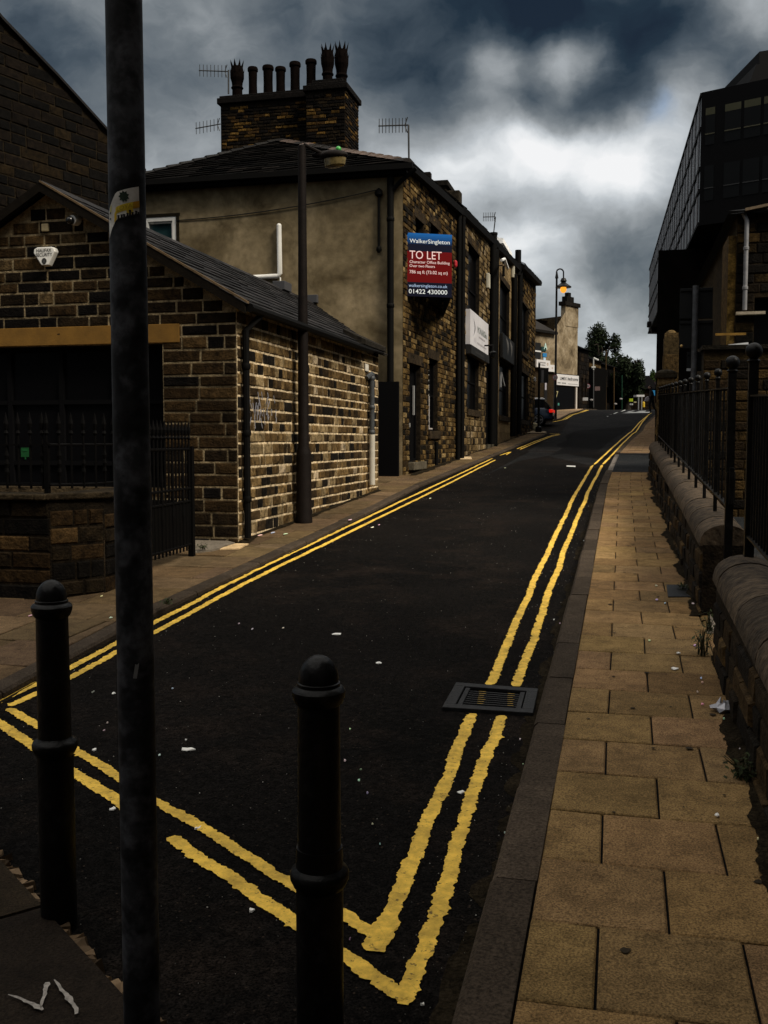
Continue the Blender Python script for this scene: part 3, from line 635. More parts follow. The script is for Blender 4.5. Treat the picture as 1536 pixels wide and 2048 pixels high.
mb.hexa([gz(.145, .16, .0), gz(.2, .16, .0), gz(.2, .84, .0), gz(.145, .84, .0)], [gz(.145, .16, .016), gz(.2, .16, .016), gz(.2, .84, .016), gz(.145, .84, .016)])
mb.hexa([gz(.80, .16, .0), gz(.855, .16, .0), gz(.855, .84, .0), gz(.80, .84, .0)], [gz(.80, .16, .016), gz(.855, .16, .016), gz(.855, .84, .016), gz(.80, .84, .016)])
mb.build('grating', mfr, dr, bevel=.002)
mb = MB()
for i in range(8):
    b0 = .197 + i * .08; sh = .02 * i
    for a in (.36 - sh * .3, .70 - sh * .3):
        if rng.random() < .85: mb.quad(gz(a, b0, .0112), gz(a + rng.uniform(.05, .09), b0, .0112), gz(a + rng.uniform(.05, .09), b0 + .016, .0112), gz(a, b0 + .016, .0112))
mb.build('paint_smears', mat('paint_traces', (.30, .19, .035), .8, var=.6, vscale=60), dr)
# small iron cover by the right wall
q = [ground(x, y, pave, .004) for x, y in [(1333, 1170), (1383, 1170), (1394, 1194), (1336, 1194)]]
mb = MB(); mb.prism([tuple(p - np.array([0, 0, .02])) for p in q], (0, 0, .024)); solo(mb, 'inspection_cover', M['black_iron'], 'flat dark iron cover set in the right hand pavement beside the low wall', 'cover')
# pale worn stone and sloping flag at the little building's corner
q = [ground(x, y, pave, -.03) for x, y in [(440, 1098), (478, 1097), (497, 1087), (462, 1087)]]
mb = MB(); mb.prism([tuple(p - np.array([0, 0, .03])) for p in q], (0, 0, .032), (.62, .44, .24)); struct(mb, 'pale_paving_slab', M['flag'])
q = [ground(x, y, pave, -.022) for x, y in [(384, 1105), (425, 1100), (470, 1086), (384, 1064)]]
mb = MB(); mb.prism([tuple(p - np.array([0, 0, .05])) for p in q], (0, 0, .055), (.16, .135, .105)); struct(mb, 'gateway_slab', M['flag'])
q = [ground(x, y, pave, -.03) for x, y in [(909, 918), (944, 918), (942, 913.5), (912, 913)]]
mb = MB(); mb.prism([tuple(p - np.array([0, 0, .03])) for p in q], (0, 0, .032), (.6, .45, .27)); struct(mb, 'pale_doorstep_slab', M['flag'])
# ================================================================== LEFT SIDE
# ---- little stone building with its gable to the camera
GY = 11.3; GX = -4.48; RX, RZ = -6.95, 4.74; EZ = 3.30; LX = -9.42
gb = thing('stone_cottage', 'single storey dark sandstone building with pale mortar and a gable over a wide shopfront', 'building', (RX, GY, .5))
F = Fr((LX, GY), (1, 0)); wdt = GX - LX; rk = (RZ - EZ) / (RX - LX)
gz_ = lambda u: min(EZ + (u) * rk, EZ + (wdt - u) * (RZ - EZ) / (GX - RX)) - .06
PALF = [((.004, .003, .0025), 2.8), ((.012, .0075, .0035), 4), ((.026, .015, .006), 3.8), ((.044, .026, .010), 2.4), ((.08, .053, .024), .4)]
mb = MB(); hole = (-1, -5.44 - LX, 1.05, 2.81)
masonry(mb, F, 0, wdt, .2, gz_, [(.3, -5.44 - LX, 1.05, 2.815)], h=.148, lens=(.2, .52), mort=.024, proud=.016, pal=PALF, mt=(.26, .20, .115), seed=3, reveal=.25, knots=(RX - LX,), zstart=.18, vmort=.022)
F2 = Fr((GX, GY), (0, 1)); LEN = 18.42 - GY
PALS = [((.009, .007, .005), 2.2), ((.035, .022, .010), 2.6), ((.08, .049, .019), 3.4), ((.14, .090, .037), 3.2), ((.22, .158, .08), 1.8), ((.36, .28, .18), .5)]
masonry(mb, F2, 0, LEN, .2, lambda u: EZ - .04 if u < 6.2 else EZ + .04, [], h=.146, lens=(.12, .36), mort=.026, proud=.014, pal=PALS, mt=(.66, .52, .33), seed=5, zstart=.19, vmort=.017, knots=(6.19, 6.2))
# far skewed end and left side, plain rubble
mb.quad((GX, 18.42, .3), (RX, 22.2, .3), (RX, 22.2, RZ - .03), (GX, 18.42, EZ + .04), (.04, .03, .018)); mb.quad((RX, 22.2, .3), (LX, 22.2, .3), (LX, 22.2, EZ), (RX, 22.2, RZ - .03), (.04, .03, .018))
mb.quad((LX, 22.2, .2), (LX, GY, .2), (LX, GY, EZ), (LX, 22.2, EZ), (.04, .03, .018))
mb.build('wall', M['stone'], gb)
mb = MB(); slate_roof(mb, (GX + .16, GY - .14, EZ - .06), (GX + .16, 18.55, EZ - .06), (RX, GY - .14, RZ + .04), (RX, 22.25, RZ + .04), 13, seed=9)
slate_roof(mb, (LX - .16, 22.2, EZ - .06), (LX - .16, GY - .14, EZ - .06), (RX, 22.25, RZ + .04), (RX, GY - .14, RZ + .04), 13, seed=10)
rf = mb.build('roof', M['slate'], gb)
mb = MB()
for i in range(26):
    y = GY - .14 + i * .435; mb.prism([(RX - .13, y, RZ - .03), (RX, y, RZ + .075), (RX + .13, y, RZ - .03), (RX, y, RZ + .02)], (0, .425, 0), pick(SLATES, random))
mb.build('ridge_tile', M['slate'], rf)
mb = MB()                                   # verge boards, weathered
for xe, s in ((GX + .17, 1), (LX - .17, -1)):
    mb.hexa([(xe, GY - .17, EZ - .17), (xe, GY - .13, EZ - .17), (RX, GY - .13, RZ - .07), (RX, GY - .17, RZ - .07)], [(xe, GY - .17, EZ - .05), (xe, GY - .13, EZ - .05), (RX, GY - .13, RZ + .045), (RX, GY - .17, RZ + .045)], (.006, .0045, .003))
mb.build('verge_board', M['tint_var'], gb)
mb = MB()                                   # pale mortar fillet under the slates at the verge
mb.hexa([(GX + .2, GY - .178, EZ - .055), (GX + .2, GY - .10, EZ - .055), (RX, GY - .10, RZ + .042), (RX, GY - .178, RZ + .042)], [(GX + .2, GY - .178, EZ - .03), (GX + .2, GY - .10, EZ - .03), (RX, GY - .10, RZ + .066), (RX, GY - .178, RZ + .066)], (.10, .068, .038))
mb.build('verge_mortar', M['tint_var'], gb)
mb = MB(); F.box(mb, -1 + .9, -5.21 - LX, 2.825, 3.05, -.2, .022, (.17, .085, .012)); mb.build('lintel', mat('painted_lintel', (1, 1, 1), .75, tint=True, var=.25, vscale=5, bump=.1), gb, bevel=.006)
# shopfront
so_ = MB(); u0, u1 = .3, -5.44 - LX
for u in np.linspace(u0, u1, 6): F.box(so_, u - .03, u + .03, 1.05, 2.815, -.24, -.15)
for z in (1.05, 1.33, 2.1, 2.76): F.box(so_, u0, u1, z, z + .055, -.235, -.155)
sf = so_.build('shop_window', M['wood_dark'], gb)
mb = MB(); F.box(mb, u0, u1, 1.05, 2.81, -.205, -.195); mb.build('pane', M['glass_dull'], sf)
mb = MB(); F.box(mb, u0 - .05, u1 + .06, .98, 1.06, -.24, .03, (.05, .036, .02)); mb.build('sill', M['stone'], gb)
mb = MB()
for a in (0,): mb.tube([(GX + .20, GY - .1, EZ - .10), (GX + .20, 17.1, EZ - .10)], .058, 8)
gt = mb.build('gutter', M['pipe_black'], gb, smooth=True)
mb = MB(); mb.tube([(GX + .2, GY + .35, EZ - .12), (GX + .07, GY + .12, EZ - .34), (GX + .07, GY + .12, .46)], .042, 8)
for z in (.9, 1.7, 2.5): mb.lathe((GX + .07, GY + .12, z), [(.05, 0), (.055, .02), (.055, .05), (.05, .07)], 10)
mb.build('downpipe', M['pipe_black'], gb, smooth=True)
pY = 17.62
mb = MB(); mb.tube([(GX + .08, pY, 2.86), (GX + .08, pY, 1.72)], .05, 10); mb.tube([(GX + .03, pY - .2, EZ - .55), (GX + .08, pY, 2.84)], .045, 8)
for z in (1.75, 2.2, 2.72): mb.lathe((GX + .08, pY, z), [(.05, 0), (.062, .015), (.062, .06), (.05, .075)], 10)
mb.build('rear_downpipe', M['pipe_grey'], gb, smooth=True)
mb = MB(); mb.tube([(GX + .08, pY, 1.75), (GX + .08, pY, .84)], .058, 10); mb.build('pale_pipe_foot', M['cream_pl'], gb, smooth=True)
mb = MB(); mb.prism([(GX - .3, 17.05, EZ + .04), (GX + .12, 17.05, EZ + .0), (GX + .12, 17.05, EZ + .10), (GX - .3, 17.05, EZ + .3)], (0, 1.55, 0), (.02, .017, .013)); mb.build('coping', M['stone'], gb, bevel=.015)
mb = MB()
for q in [(633, 600), (570, 574)]:
    mb = MB(); c = atX(*q, RX); mb.box(c[0] - .12, c[0] + .15, c[1] - .45, c[1], c[2] - .12, c[2] + .06); mb.build('ridge_flashing', M['lead'], rf, bevel=.01)
# grey scrawl on the side wall
mb = MB(); rng = random.Random(12)
for _ in range(34):
    u_, z_ = F2.uz(rng.uniform(488, 550), rng.uniform(782, 838)); l_ = rng.uniform(.05, .22)
    d_ = rng.uniform(-.07, .07)
    mb.hexa([F2(u_, z_, .02), F2(u_ + .018, z_, .02), F2(u_ + .018, z_, .0235), F2(u_, z_, .0235)], [F2(u_ + d_, z_ - l_, .02), F2(u_ + d_ + .014, z_ - l_, .02), F2(u_ + d_ + .014, z_ - l_, .0235), F2(u_ + d_, z_ - l_, .0235)], (.25, .25, .28))
mb.build('paint_scrawl', M['tint_var'], gb)
for q in ((731, 735), (742, 765)):
    mb = MB(); u_, z_ = F2.uz(*q); F2.box(mb, u_ - .11, u_ + .11, z_ - .07, z_ + .06, .005, .035, (.55, .52, .46)); mb.build('pale_block', M['tint_var'], gb, bevel=.01)

# ---- things fixed to the gable
c = atY(97, 515, GY); a0 = np.array([c[0], GY - .012, c[2]])
ab = thing('alarm_box', 'white burglar alarm box lettered HALIFAX SECURITY high on the gable wall', 'alarm box', a0)
S_ = .29
SX, SZ_ = .33, .245
lp = [(-.30, .47), (.30, .47), (.43, .38), (.46, .22), (.17, -.47), (-.13, -.47), (-.46, .18), (-.44, .38)]
mb = MB(); mb.hexa; n = len(lp); k0 = [(a0[0] + x * SX, a0[1], a0[2] + z * SZ_) for x, z in lp]; k1 = [(a0[0] + x * SX * .95, a0[1] - .085, a0[2] + z * SZ_ * .95) for x, z in lp]
mb.add(k0 + k1, [tuple(range(n)), tuple(range(n, 2 * n))[::-1]] + [(i, n + i, n + (i + 1) % n, (i + 1) % n) for i in range(n)])
mb.build('case', M['white_pl'], ab, bevel=.008)
mf = lambda u, v: (a0[0] + u, a0[1] - .0875, a0[2] + v)
mb = MB(); add_text(mb, 'HALIFAX', mf, 0, .048, .040, .205, 'C', .012, (.01, .01, .01)); add_text(mb, 'SECURITY', mf, 0, -.004, .040, .225, 'C', .012, (.01, .01, .01)); mb.build('lettering', M['tint'], ab)
mb = MB(); mb.add([(a0[0] + .034 * cos(q * pi / 10), a0[1] - .0885, a0[2] - .060 + .036 * sin(q * pi / 10)) for q in range(20)], [tuple(range(20))[::-1]], (.008, .008, .008)); gr = mb.build('grille', M['tint'], ab)
mb = MB()
for i in range(4):
    for j in range(4): mb.box(a0[0] - .021 + i * .011, a0[0] - .014 + i * .011, a0[1] - .0905, a0[1] - .0892, a0[2] - .080 + j * .011, a0[2] - .073 + j * .011, (.10, .10, .10))
mb.build('slots', M['tint'], gr)
c = atY(147, 442, GY - .05)
cc = thing('security_camera', 'small dome security camera with a pale ring mounted under the gable peak', 'camera', c)
mb = MB(); mb.tube([(c[0] + .03, GY, c[2] + .01), (c[0] + .01, GY - .10, c[2])], [.062, .06], 14); mb.build('mount', M['white_pl'], cc, smooth=True)
mb = MB(); mb.ball((c[0] - .005, GY - .12, c[2] - .008), .052, 14, 8); mb.build('dome', mat('smoked_dome', (.006, .006, .006), .12, spec=.5), cc, smooth=True)
c = atY(93, 456, GY)
mb = MB(); F.box(mb, c[0] - LX - .045, c[0] - LX + .045, c[2] - .045, c[2] + .045, .0, .045, (.33, .27, .16)); solo(mb, 'sensor_box', M['tint_var'], 'small square cream sensor box on the gable above the alarm', 'sensor', bevel=.005)
c = atY(33, 905, GY - .0)
mb = MB(); F.box(mb, c[0] - LX - .06, c[0] - LX + .06, c[2] - .06, c[2] + .06, -.192, -.188, (.004, .06, .014)); F.box(mb, c[0] - LX - .008, c[0] - LX + .012, c[2] - .09, c[2] - .06, -.192, -.188, (.004, .06, .014)); F.box(mb, c[0] - LX - .035, c[0] - LX + .035, c[2] + .02, c[2] + .035, -.186, -.183, (.01, .11, .03)); solo(mb, 'window_sticker', M['tint'], 'small square green sticker on the dark shop window', 'sticker')

# ---- low forecourt wall, railing and gate
def lowwall():
    wl = thing('forecourt_wall', 'low dark rubble stone wall with worn coping in front of the shop window', 'wall', (-6, 7.7, .3))
    mb = MB(); PALW = [((.005, .004, .003), 4), ((.012, .008, .004), 4), ((.026, .015, .006), 2.5), ((.05, .029, .011), 1)]
    FA = Fr((-12, 7.72), (1, 0)); masonry(mb, FA, 0, 7.2, .1, 1.13, [], h=.15, lens=(.25, .7), mort=.014, proud=.016, pal=PALW, mt=(.014, .010, .006), seed=21, zstart=.1)
    FB = Fr((-4.8, 7.72), (.30, .42)); masonry(mb, FB, 0, .5, .1, 1.13, [], h=.16, lens=(.12, .3), mort=.018, proud=.014, pal=PALW + [((.075, .045, .017), .6)], mt=(.010, .007, .004), seed=22, zstart=.1)
    FC = Fr((-4.51, 8.13), (0, 1)); masonry(mb, FC, 0, .75, .1, 1.13, [], h=.15, lens=(.15, .35), mort=.018, proud=.014, pal=PALW + [((.075, .045, .017), .6)], mt=(.010, .007, .004), seed=23, zstart=.1)
    mb.quad((-12, 8.0, .1), (-4.85, 8.0, .1), (-4.85, 8.0, 1.13), (-12, 8.0, 1.13), (.03, .02, .012)); mb.quad((-4.51, 8.88, .1), (-4.85, 8.88, .1), (-4.85, 8.88, 1.13), (-4.51, 8.88, 1.13), (.03, .02, .012))
    mb.build('wall', M['stone'], wl)
    mb = MB(); rng = random.Random(5); x = -12
    while x < -4.82:
        l_ = rng.uniform(.5, .9); e = min(x + l_, -4.8); k = rng.uniform(.7, 1.2); mb.box(x + .006, e - .006, 7.66, 8.03, 1.132, 1.185 + rng.uniform(-.006, .006), (.030 * k, .022 * k, .012 * k)); x = e
    mb.prism([(-4.80, 7.67, 1.132), (-4.46, 8.12, 1.132), (-4.46, 8.88, 1.132), (-4.86, 8.88, 1.132), (-4.86, 7.95, 1.132)], (0, 0, .055), (.028, .020, .011))
    mb.build('coping', M['stone'], wl, bevel=.012)
lowwall()
SP = [(.011, 0), (.011, .0), (.011, .03), (.024, .05), (.012, .075), (.018, .10), (.024, .135), (.013, .185), (.002, .235)]
def bar_with_spear(parent, x, y, z0, z1, twist):
    mb = MB()
    if twist: mb.lathe((x, y, z0), [(.011, 0)] + [(.011 + (.012 if i % 2 else .004), (z1 - z0) * (.25 + .5 * i / 6)) for i in range(7)] + [(.011, z1 - z0)], 6)
    else: mb.tube([(x, y, z0), (x, y, z1)], .011, 6)
    b = mb.build('bar', M['iron_matt'], parent)
    mb = MB(); mb.lathe((x, y, z1), SP, 6); mb.build('spear', M['iron_matt'], b)
ra = thing('iron_railing', 'black wrought iron railing with spear tips standing on the low forecourt wall', 'railing', (-6, 7.85, 1.19))
for i, x in enumerate(np.arange(-8.6, -4.9, .118)): bar_with_spear(ra, x, 7.86, 1.22, 1.66, i % 3 == 1)
mb = MB(); mb.box(-9, -4.86, 7.85, 7.87, 1.245, 1.262); mb.box(-9, -4.86, 7.845, 7.875, 1.60, 1.615); mb.build('rail', M['iron_matt'], ra)
mb = MB()
for x in (-8.7, -6.8, -4.9): mb.box(x - .02, x + .02, 7.84, 7.88, 1.18, 1.63)
mb.build('standard', M['iron_matt'], ra)
ra2 = thing('iron_railing', 'short black iron railing on the forecourt wall between the wall corner and the gate', 'railing', (-4.6, 8.2, 1.19))
PQ = [(-4.9, 7.86), (-4.62, 8.2), (-4.62, 8.85)]
for i in range(9):
    t_ = i / 8 * 2; j = min(int(t_), 1); q = np.array(PQ[j]) + (np.array(PQ[j + 1]) - np.array(PQ[j])) * (t_ - j); bar_with_spear(ra2, q[0], q[1], 1.22, 1.66, i % 2)
mb = MB(); mb.tube([(*p, 1.255) for p in PQ], .012, 6); mb.tube([(*p, 1.608) for p in PQ], .012, 6); mb.build('rail', M['iron_matt'], ra2)
g0, g1 = np.array([-4.55, 9.0]), np.array([-4.62, 10.25])
gt_ = thing('iron_gate', 'tall black iron gate with spear topped bars beside the stone cottage corner', 'gate', (*g0, .38))
for i in range(13):
    q = g0 + (g1 - g0) * (i + .5) / 13; bar_with_spear(gt_, q[0], q[1], .44, 1.62, i % 3 == 1)
mb = MB()
for z in (.5, .98, 1.12, 1.55): mb.tube([(*g0, z), (*g1, z)], .015, 6)
mb.build('rail', M['iron_matt'], gt_)
mb = MB(); mb.box(g0[0] - .02, g0[0] + .02, g0[1] - .02, g0[1] + .02, .36, 1.62); mb.build('stile', M['iron_matt'], gt_)
mb = MB(); mb.box(g1[0] - .03, g1[0] + .03, g1[1] - .03, g1[1] + .03, .36, 1.58); mb.build('stile', M['iron_matt'], gt_)
mb = MB(); mb.quad((*g0, .5), (*g1, .5), (*g1, .97), (*g0, .97)); mb.build('kick_plate', M['iron_matt'], gt_)

# ---- tall dark gable behind, far left
tb = thing('tall_stone_gable', 'tall soot dark stone gable end rising at the far left behind the cottage', 'building', (-12, 20, .9))
FT = Fr((-13.4, 10.0), (.28, .96)); pl_ = [FT.uz(*p) for p in [(-60, -35), (0, 37), (110, 150), (215, 265), (286, 341)]]
uL, uR = pl_[0][0], pl_[-1][0]
zt_ = lambda u: float(np.interp(u, [p[0] for p in pl_], [p[1] for p in pl_]))
mb = MB(); masonry(mb, FT, uL, uR, 2.6, zt_, [], h=.2, lens=(.3, .75), mort=.02, proud=.02, pal=[((.003, .0025, .002), 4), ((.006, .004, .0025), 4), ((.012, .0075, .003), 1.2)], mt=(.014, .0095, .0045), seed=31, knots=[p[0] for p in pl_[1:-1]], zstart=2.6)
mb.quad(FT(uR, 0), FT(uR, 0, -8), FT(uR, zt_(uR), -8), FT(uR, zt_(uR)), (.015, .01, .006)); mb.quad(FT(uL, 0), FT(uR, 0), FT(uR, 2.6), FT(uL, 2.6), (.015, .01, .006))
mb.build('wall', M['stone'], tb)
mb = MB()
for (a, b), (c, d) in zip(pl_, pl_[1:]): mb.hexa([FT(a, b - .04, .09), FT(c, d - .04, .09), FT(c, d - .04, -8), FT(a, b - .04, -8)], [FT(a, b + .02, .09), FT(c, d + .02, .09), FT(c, d + .02, -8), FT(a, b + .02, -8)], (.012, .011, .011))
mb.build('roof', M['slate'], tb)

# ---- rendered house: side wall to the camera, hipped roof, great chimney
HY = 22.2
rh = thing('rendered_house', 'two storey house end of stained cement render under a hipped stone slate roof', 'building', (-8.8, HY, .9))
FR = Fr((-13.2, HY), (1, 0)); uw0, uw1 = FR.uz(288, 432)[0], FR.uz(352, 432)[0]; zw1, zw0 = FR.uz(352, 432)[1], 5.2
mb = MB(); WX = -4.83 + 13.2; zt = 7.62
for a, b, c, d in ((0, uw0, .3, zt), (uw0, uw1, .3, zw0), (uw0, uw1, zw1, zt), (uw1, WX, .3, zt)): mb.quad(FR(a, c), FR(b, c), FR(b, d), FR(a, d))
for p, q in (((uw0, zw0), (uw1, zw0)), ((uw1, zw0), (uw1, zw1)), ((uw1, zw1), (uw0, zw1)), ((uw0, zw1), (uw0, zw0))): mb.quad(FR(*p), FR(*q), FR(*q, -.14), FR(*p, -.14))
mb.quad((-13.2, HY, .3), (-13.2, 30, .3), (-13.2, 30, zt), (-13.2, HY, zt)); mb.quad((-4.83, 22.45, .3), (-4.83, HY, .3), (-4.83, HY, zt), (-4.83, 22.45, zt))
mb.build('wall', M['render'], rh)
mb = MB(); e = .10
for a, b, c, d in ((uw0, uw1, zw1 - e, zw1), (uw0, uw0 + e, zw0, zw1 - e), (uw1 - e, uw1, zw0, zw1 - e), (uw0, uw1, zw0, zw0 + e)): FR.box(mb, a, b, c, d, -.12, -.004)
wf = mb.build('window', M['white_pl'], rh)
mb = MB(); e2 = e + .012
for a, b, c, d in ((uw0 + e2, uw1 - e2, zw1 - .14, zw1 - .095), (uw1 - .14, uw1 - .095, zw0, zw1 - .14)): FR.box(mb, a, b, c, d, -.10, -.045)
mb.build('casement', M['white_pl'], wf)
mb = MB(); FR.box(mb, uw0, uw1, zw0, zw1 - .06, -.118, -.112); mb.build('pane', mat('blind_behind_glass', (.018, .05, .055), .2, spec=.4), wf)
mb = MB(); FR.box(mb, uw0 - .1, uw1 + .1, zw1, zw1 + .07, -.05, .012, (.02, .016, .010)); FR.box(mb, uw1, uw1 + .08, zw0, zw1, -.05, .012, (.02, .016, .010)); mb.build('window_surround', M['tint_var'], rh)
AP = atY(557, 281, 26.0); ER = atY(817, 323, 21.98); EL = atY(110, 393, 21.98); RR = np.array([AP[0], 36, AP[2] + .1])
mb = MB(); slate_roof(mb, EL, ER, AP - np.array([.02, 0, 0]), AP + np.array([.02, 0, 0]), 19, seed=41, w=.45, lift=.03, pal=SLATES_D)
slate_roof(mb, ER, np.array([-4.45, 29.2, 8.3]), AP, RR, 16, seed=42, w=.45, lift=.03, pal=SLATES_D); slate_roof(mb, np.array([EL[0], 36, EL[2]]), EL, RR, AP, 16, seed=43, w=.45, lift=.022, pal=SLATES_D)
rf = mb.build('roof', M['slate_black'], rh)
mb = MB(); rng = random.Random(6)
for A, B, pal in ((ER, AP, ((.10, .073, .060), (.012, .010, .009))), (EL, AP, ((.010, .009, .008), (.010, .009, .008)))):
    n = 17; d = (B - A) / n; sd = np.cross(d / np.linalg.norm(d), [0, 0, 1]); sd /= np.linalg.norm(sd); up_ = np.array([0, 0, 1.0])
    for i in range(n):
        p, q = A + d * i, A + d * (i + .97); t = pal[0] if rng.random() < .75 else pal[1]; k = rng.uniform(.6, 1.3); lf = .035
        mb.hexa([p - sd * .17 - up_ * .02 + up_ * lf * .3, q - sd * .17 - up_ * .02, q + sd * .17 - up_ * .02, p + sd * .17 - up_ * .02 + up_ * lf * .3], [p - sd * .05 + up_ * (.04 + lf), q - sd * .05 + up_ * .04, q + sd * .05 + up_ * .04, p + sd * .05 + up_ * (.04 + lf)], tuple(x * k for x in t))
mb.build('hip_tile', M['slate'], rf)
mb = MB(); mb.box(-13.5, -4.55, 21.86, 21.98, 7.58, 7.70); mb.build('gutter', M['pipe_black'], rh)
mb = MB(); mb.box(-13.3, -4.7, 21.98, 22.2, 7.50, 7.58); mb.build('soffit', M['wood_dark'], rh)
def fpipe(pts, r, m, name, seg=10):
    mb = MB(); mb.tube(pts, r, seg); return mb.build(name, m, rh, smooth=True)
u_, z_ = FR.uz(783, 366); X_ = -13.2 + u_
mb = MB(); mb.tube([(X_, HY - .1, 7.55), (X_, HY - .1, .9)], .075, 10)
for z in (2.6, 4.6, 6.5): mb.lathe((X_, HY - .1, z), [(.075, 0), (.09, .02), (.09, .08), (.075, .1)], 12)
mb.tube([(X_, HY - .1, 7.15), (X_ + .25, HY - .1, 7.38), (-4.5, HY - .15, 7.62)], .05, 8); mb.build('downpipe', M['pipe_black'], rh, smooth=True)
Xp = -13.2 + FR.uz(759, 380)[0]; za, zb_ = FR.uz(759, 384)[1], FR.uz(759, 500)[1]
mb = MB(); mb.tube([(Xp, HY - .06, za), (Xp, HY - .06, zb_)], .032, 8); mb.lathe((Xp, HY - .06, za - .05), [(.02, -.09), (.09, -.03), (.09, .06), (.02, .12)], 10); mb.lathe((Xp, HY - .06, zb_), [(.03, -.07), (.06, -.02), (.06, .04), (.03, .08)], 10); mb.build('iron_stay', M['pipe_black'], rh, smooth=True)
c0, c1, c2 = atY(558, 452, HY - .07), atY(560, 553, HY - .07), atY(505, 553, HY - .07)
mb = MB(); mb.tube([c0, np.array([c0[0] + .01, c0[1], c1[2] + .06]), np.array([c0[0] - .04, c0[1], c1[2] + .01]), np.array([c2[0], c0[1], c1[2]])], .058, 12); mb.ball(c0, .062, 10, 6); mb.tube([np.array([c0[0] + .02, c0[1], c1[2] - .02]), np.array([c0[0] + .02, c0[1], c1[2] - .25])], .02, 6); mb.build('white_waste_pipe', M['white_pl'], rh, smooth=True)
# passage door between the cottage and the house
pd_ = MB(); pd_.box(-5.9, -4.86, 21.9, 22.0, .8, 2.95); pd = solo(pd_, 'passage_gate', M['wood_dark'], 'tall dark gate closing the passage between cottage and rendered house', 'gate')
# cable over the render
w0, w1 = atY(352, 441, HY - .02), atY(757, 379, HY - .05)
mb = MB(); mb.tube([w0 + (w1 - w0) * t + np.array([0, 0, -.10 * 4 * t * (1 - t)]) for t in np.linspace(0, 1, 14)], .012, 5); solo(mb, 'wall_cable', M['wire'], 'thin dark cable slung across the rendered wall from the white window', 'cable')
# chimney stack: long part and higher part, pots
CY = 26.4
l0, l1 = atY(441, 188, CY), atY(613, 178, CY); r0, r1 = atY(612, 165, CY - .4), atY(690, 150, CY - .4)
zL = l1[2] - .05; zR = r1[2] - .15
PALC = [((.004, .003, .0025), 6), ((.012, .008, .004), 3.5), ((.035, .019, .006), 1.8), ((.085, .047, .011), 1.1), ((.13, .075, .02), .5)]
ch = MB(); FCL = Fr((l0[0], CY), (1, 0)); masonry(ch, FCL, 0, l1[0] - l0[0], 8.4, zL - .18, [], h=.088, lens=(.14, .34), mort=.010, proud=.02, pal=PALC, mt=(.012, .009, .006), seed=51, zstart=8.4)
FCR = Fr((r0[0], CY - .4), (1, 0)); masonry(ch, FCR, 0, r1[0] - r0[0], 8.2, zR - .2, [], h=.088, lens=(.14, .34), mort=.010, proud=.02, pal=PALC, mt=(.012, .009, .006), seed=52, zstart=8.2)
FCS = Fr((r1[0], CY - .4), (0, 1)); masonry(ch, FCS, 0, 1.35, 8.2, zR - .2, [], h=.088, lens=(.14, .34), mort=.010, proud=.02, pal=PALC, mt=(.012, .009, .006), seed=53, zstart=8.2)
ch.box(l0[0] + .01, r0[0], CY + .01, CY + .8, 8.2, zL - .2, (.02, .015, .01)); ch.box(r0[0] + .01, r1[0] - .01, CY - .39, CY + .93, 8.2, zR - .21, (.02, .015, .01))
ck = thing('chimney_stack', 'great soot black double chimney stack with a row of clay pots on the hipped roof', 'chimney', (l0[0], CY, 9.2))
ch.build('stack', M['stone'], ck)
mb = MB(); mb.box(l0[0] - .08, r0[0] - .01, CY - .09, CY + .9, zL - .18, zL - .02); mb.box(l0[0] - .03, r0[0] - .02, CY - .03, CY + .8, zL - .02, zL + .05)
mb.box(r0[0] - .07, r1[0] + .08, CY - .48, CY + 1.03, zR - .2, zR - .05); mb.box(r0[0] + .02, r1[0] + .02, CY - .42, CY + .95, zR - .05, zR + .02); mb.box(r0[0] + .12, r1[0] - .1, CY - .3, CY + .85, zR + .02, zR + .13)
mb.t = [(.005, .004, .0035)] * len(mb.f); mb.build('capping', M['stone'], ck, bevel=.02)
def pot(px, top, bot, wpx, y, kind):
    a, b = atY(px, top, y), atY(px, bot, y); r = wpx / 2 / FPX * y; zb0_ = (zL if px < 610 else zR + .05); h = a[2] - zb0_; z = zb0_
    mb = MB()
    if kind == 'plain': mb.lathe((a[0], y, z), [(r * .92, 0), (r * .85, h * .5), (r * .9, h * .86), (r * 1.08, h * .88), (r * 1.08, h * .96), (r * .95, h), (r * .75, h), (r * .75, h * .7)], 14, cap=False)
    else:
        mb.lathe((a[0], y, z), [(r * .85, 0), (r * .8, h * .28), (r * 1.0, h * .32), (r * .82, h * .37), (r * .88, h * .45), (r * 1.08, h * .56), (r * 1.1, h * .68), (r * .98, h * .78), (r * .92, h * .84), (r * .7, h * .84)], 14, cap=False)
        for i in range(8):
            q = 2 * pi * i / 8; e = .28; c_ = np.array([a[0], y, z])
            f_ = lambda an, rr, zz: c_ + np.array([cos(an) * rr, sin(an) * rr, zz])
            mb.add([f_(q - e, r * .92, h * .82), f_(q + e, r * .92, h * .82), f_(q, r * 1.15, h * 1.0), f_(q - e, r * .72, h * .82), f_(q + e, r * .72, h * .82)], [(0, 1, 2), (1, 4, 2), (4, 3, 2), (3, 0, 2)])
            mb.add([f_(q - .2, r * 1.0, h * .60), f_(q + .2, r * 1.0, h * .60), f_(q, r * 1.28, h * .80)], [(0, 1, 2)])
    mb.build('chimney_pot', M['terracotta'], ck, smooth=(kind == 'plain'))
for a in ((474, 121, 184, 26, CY + .35, 'crown'), (505.5, 135, 182, 20, CY + .35, 'plain'), (536, 132, 178, 22, CY + .35, 'plain'), (561, 135, 174, 21, CY + .35, 'plain'), (590, 125, 170, 22, CY + .35, 'plain'), (622, 120, 150, 22, CY + .3, 'plain'), (655, 89, 138, 25, CY + .2, 'crown'), (683, 85, 145, 26, CY + .55, 'crown')): pot(*a)
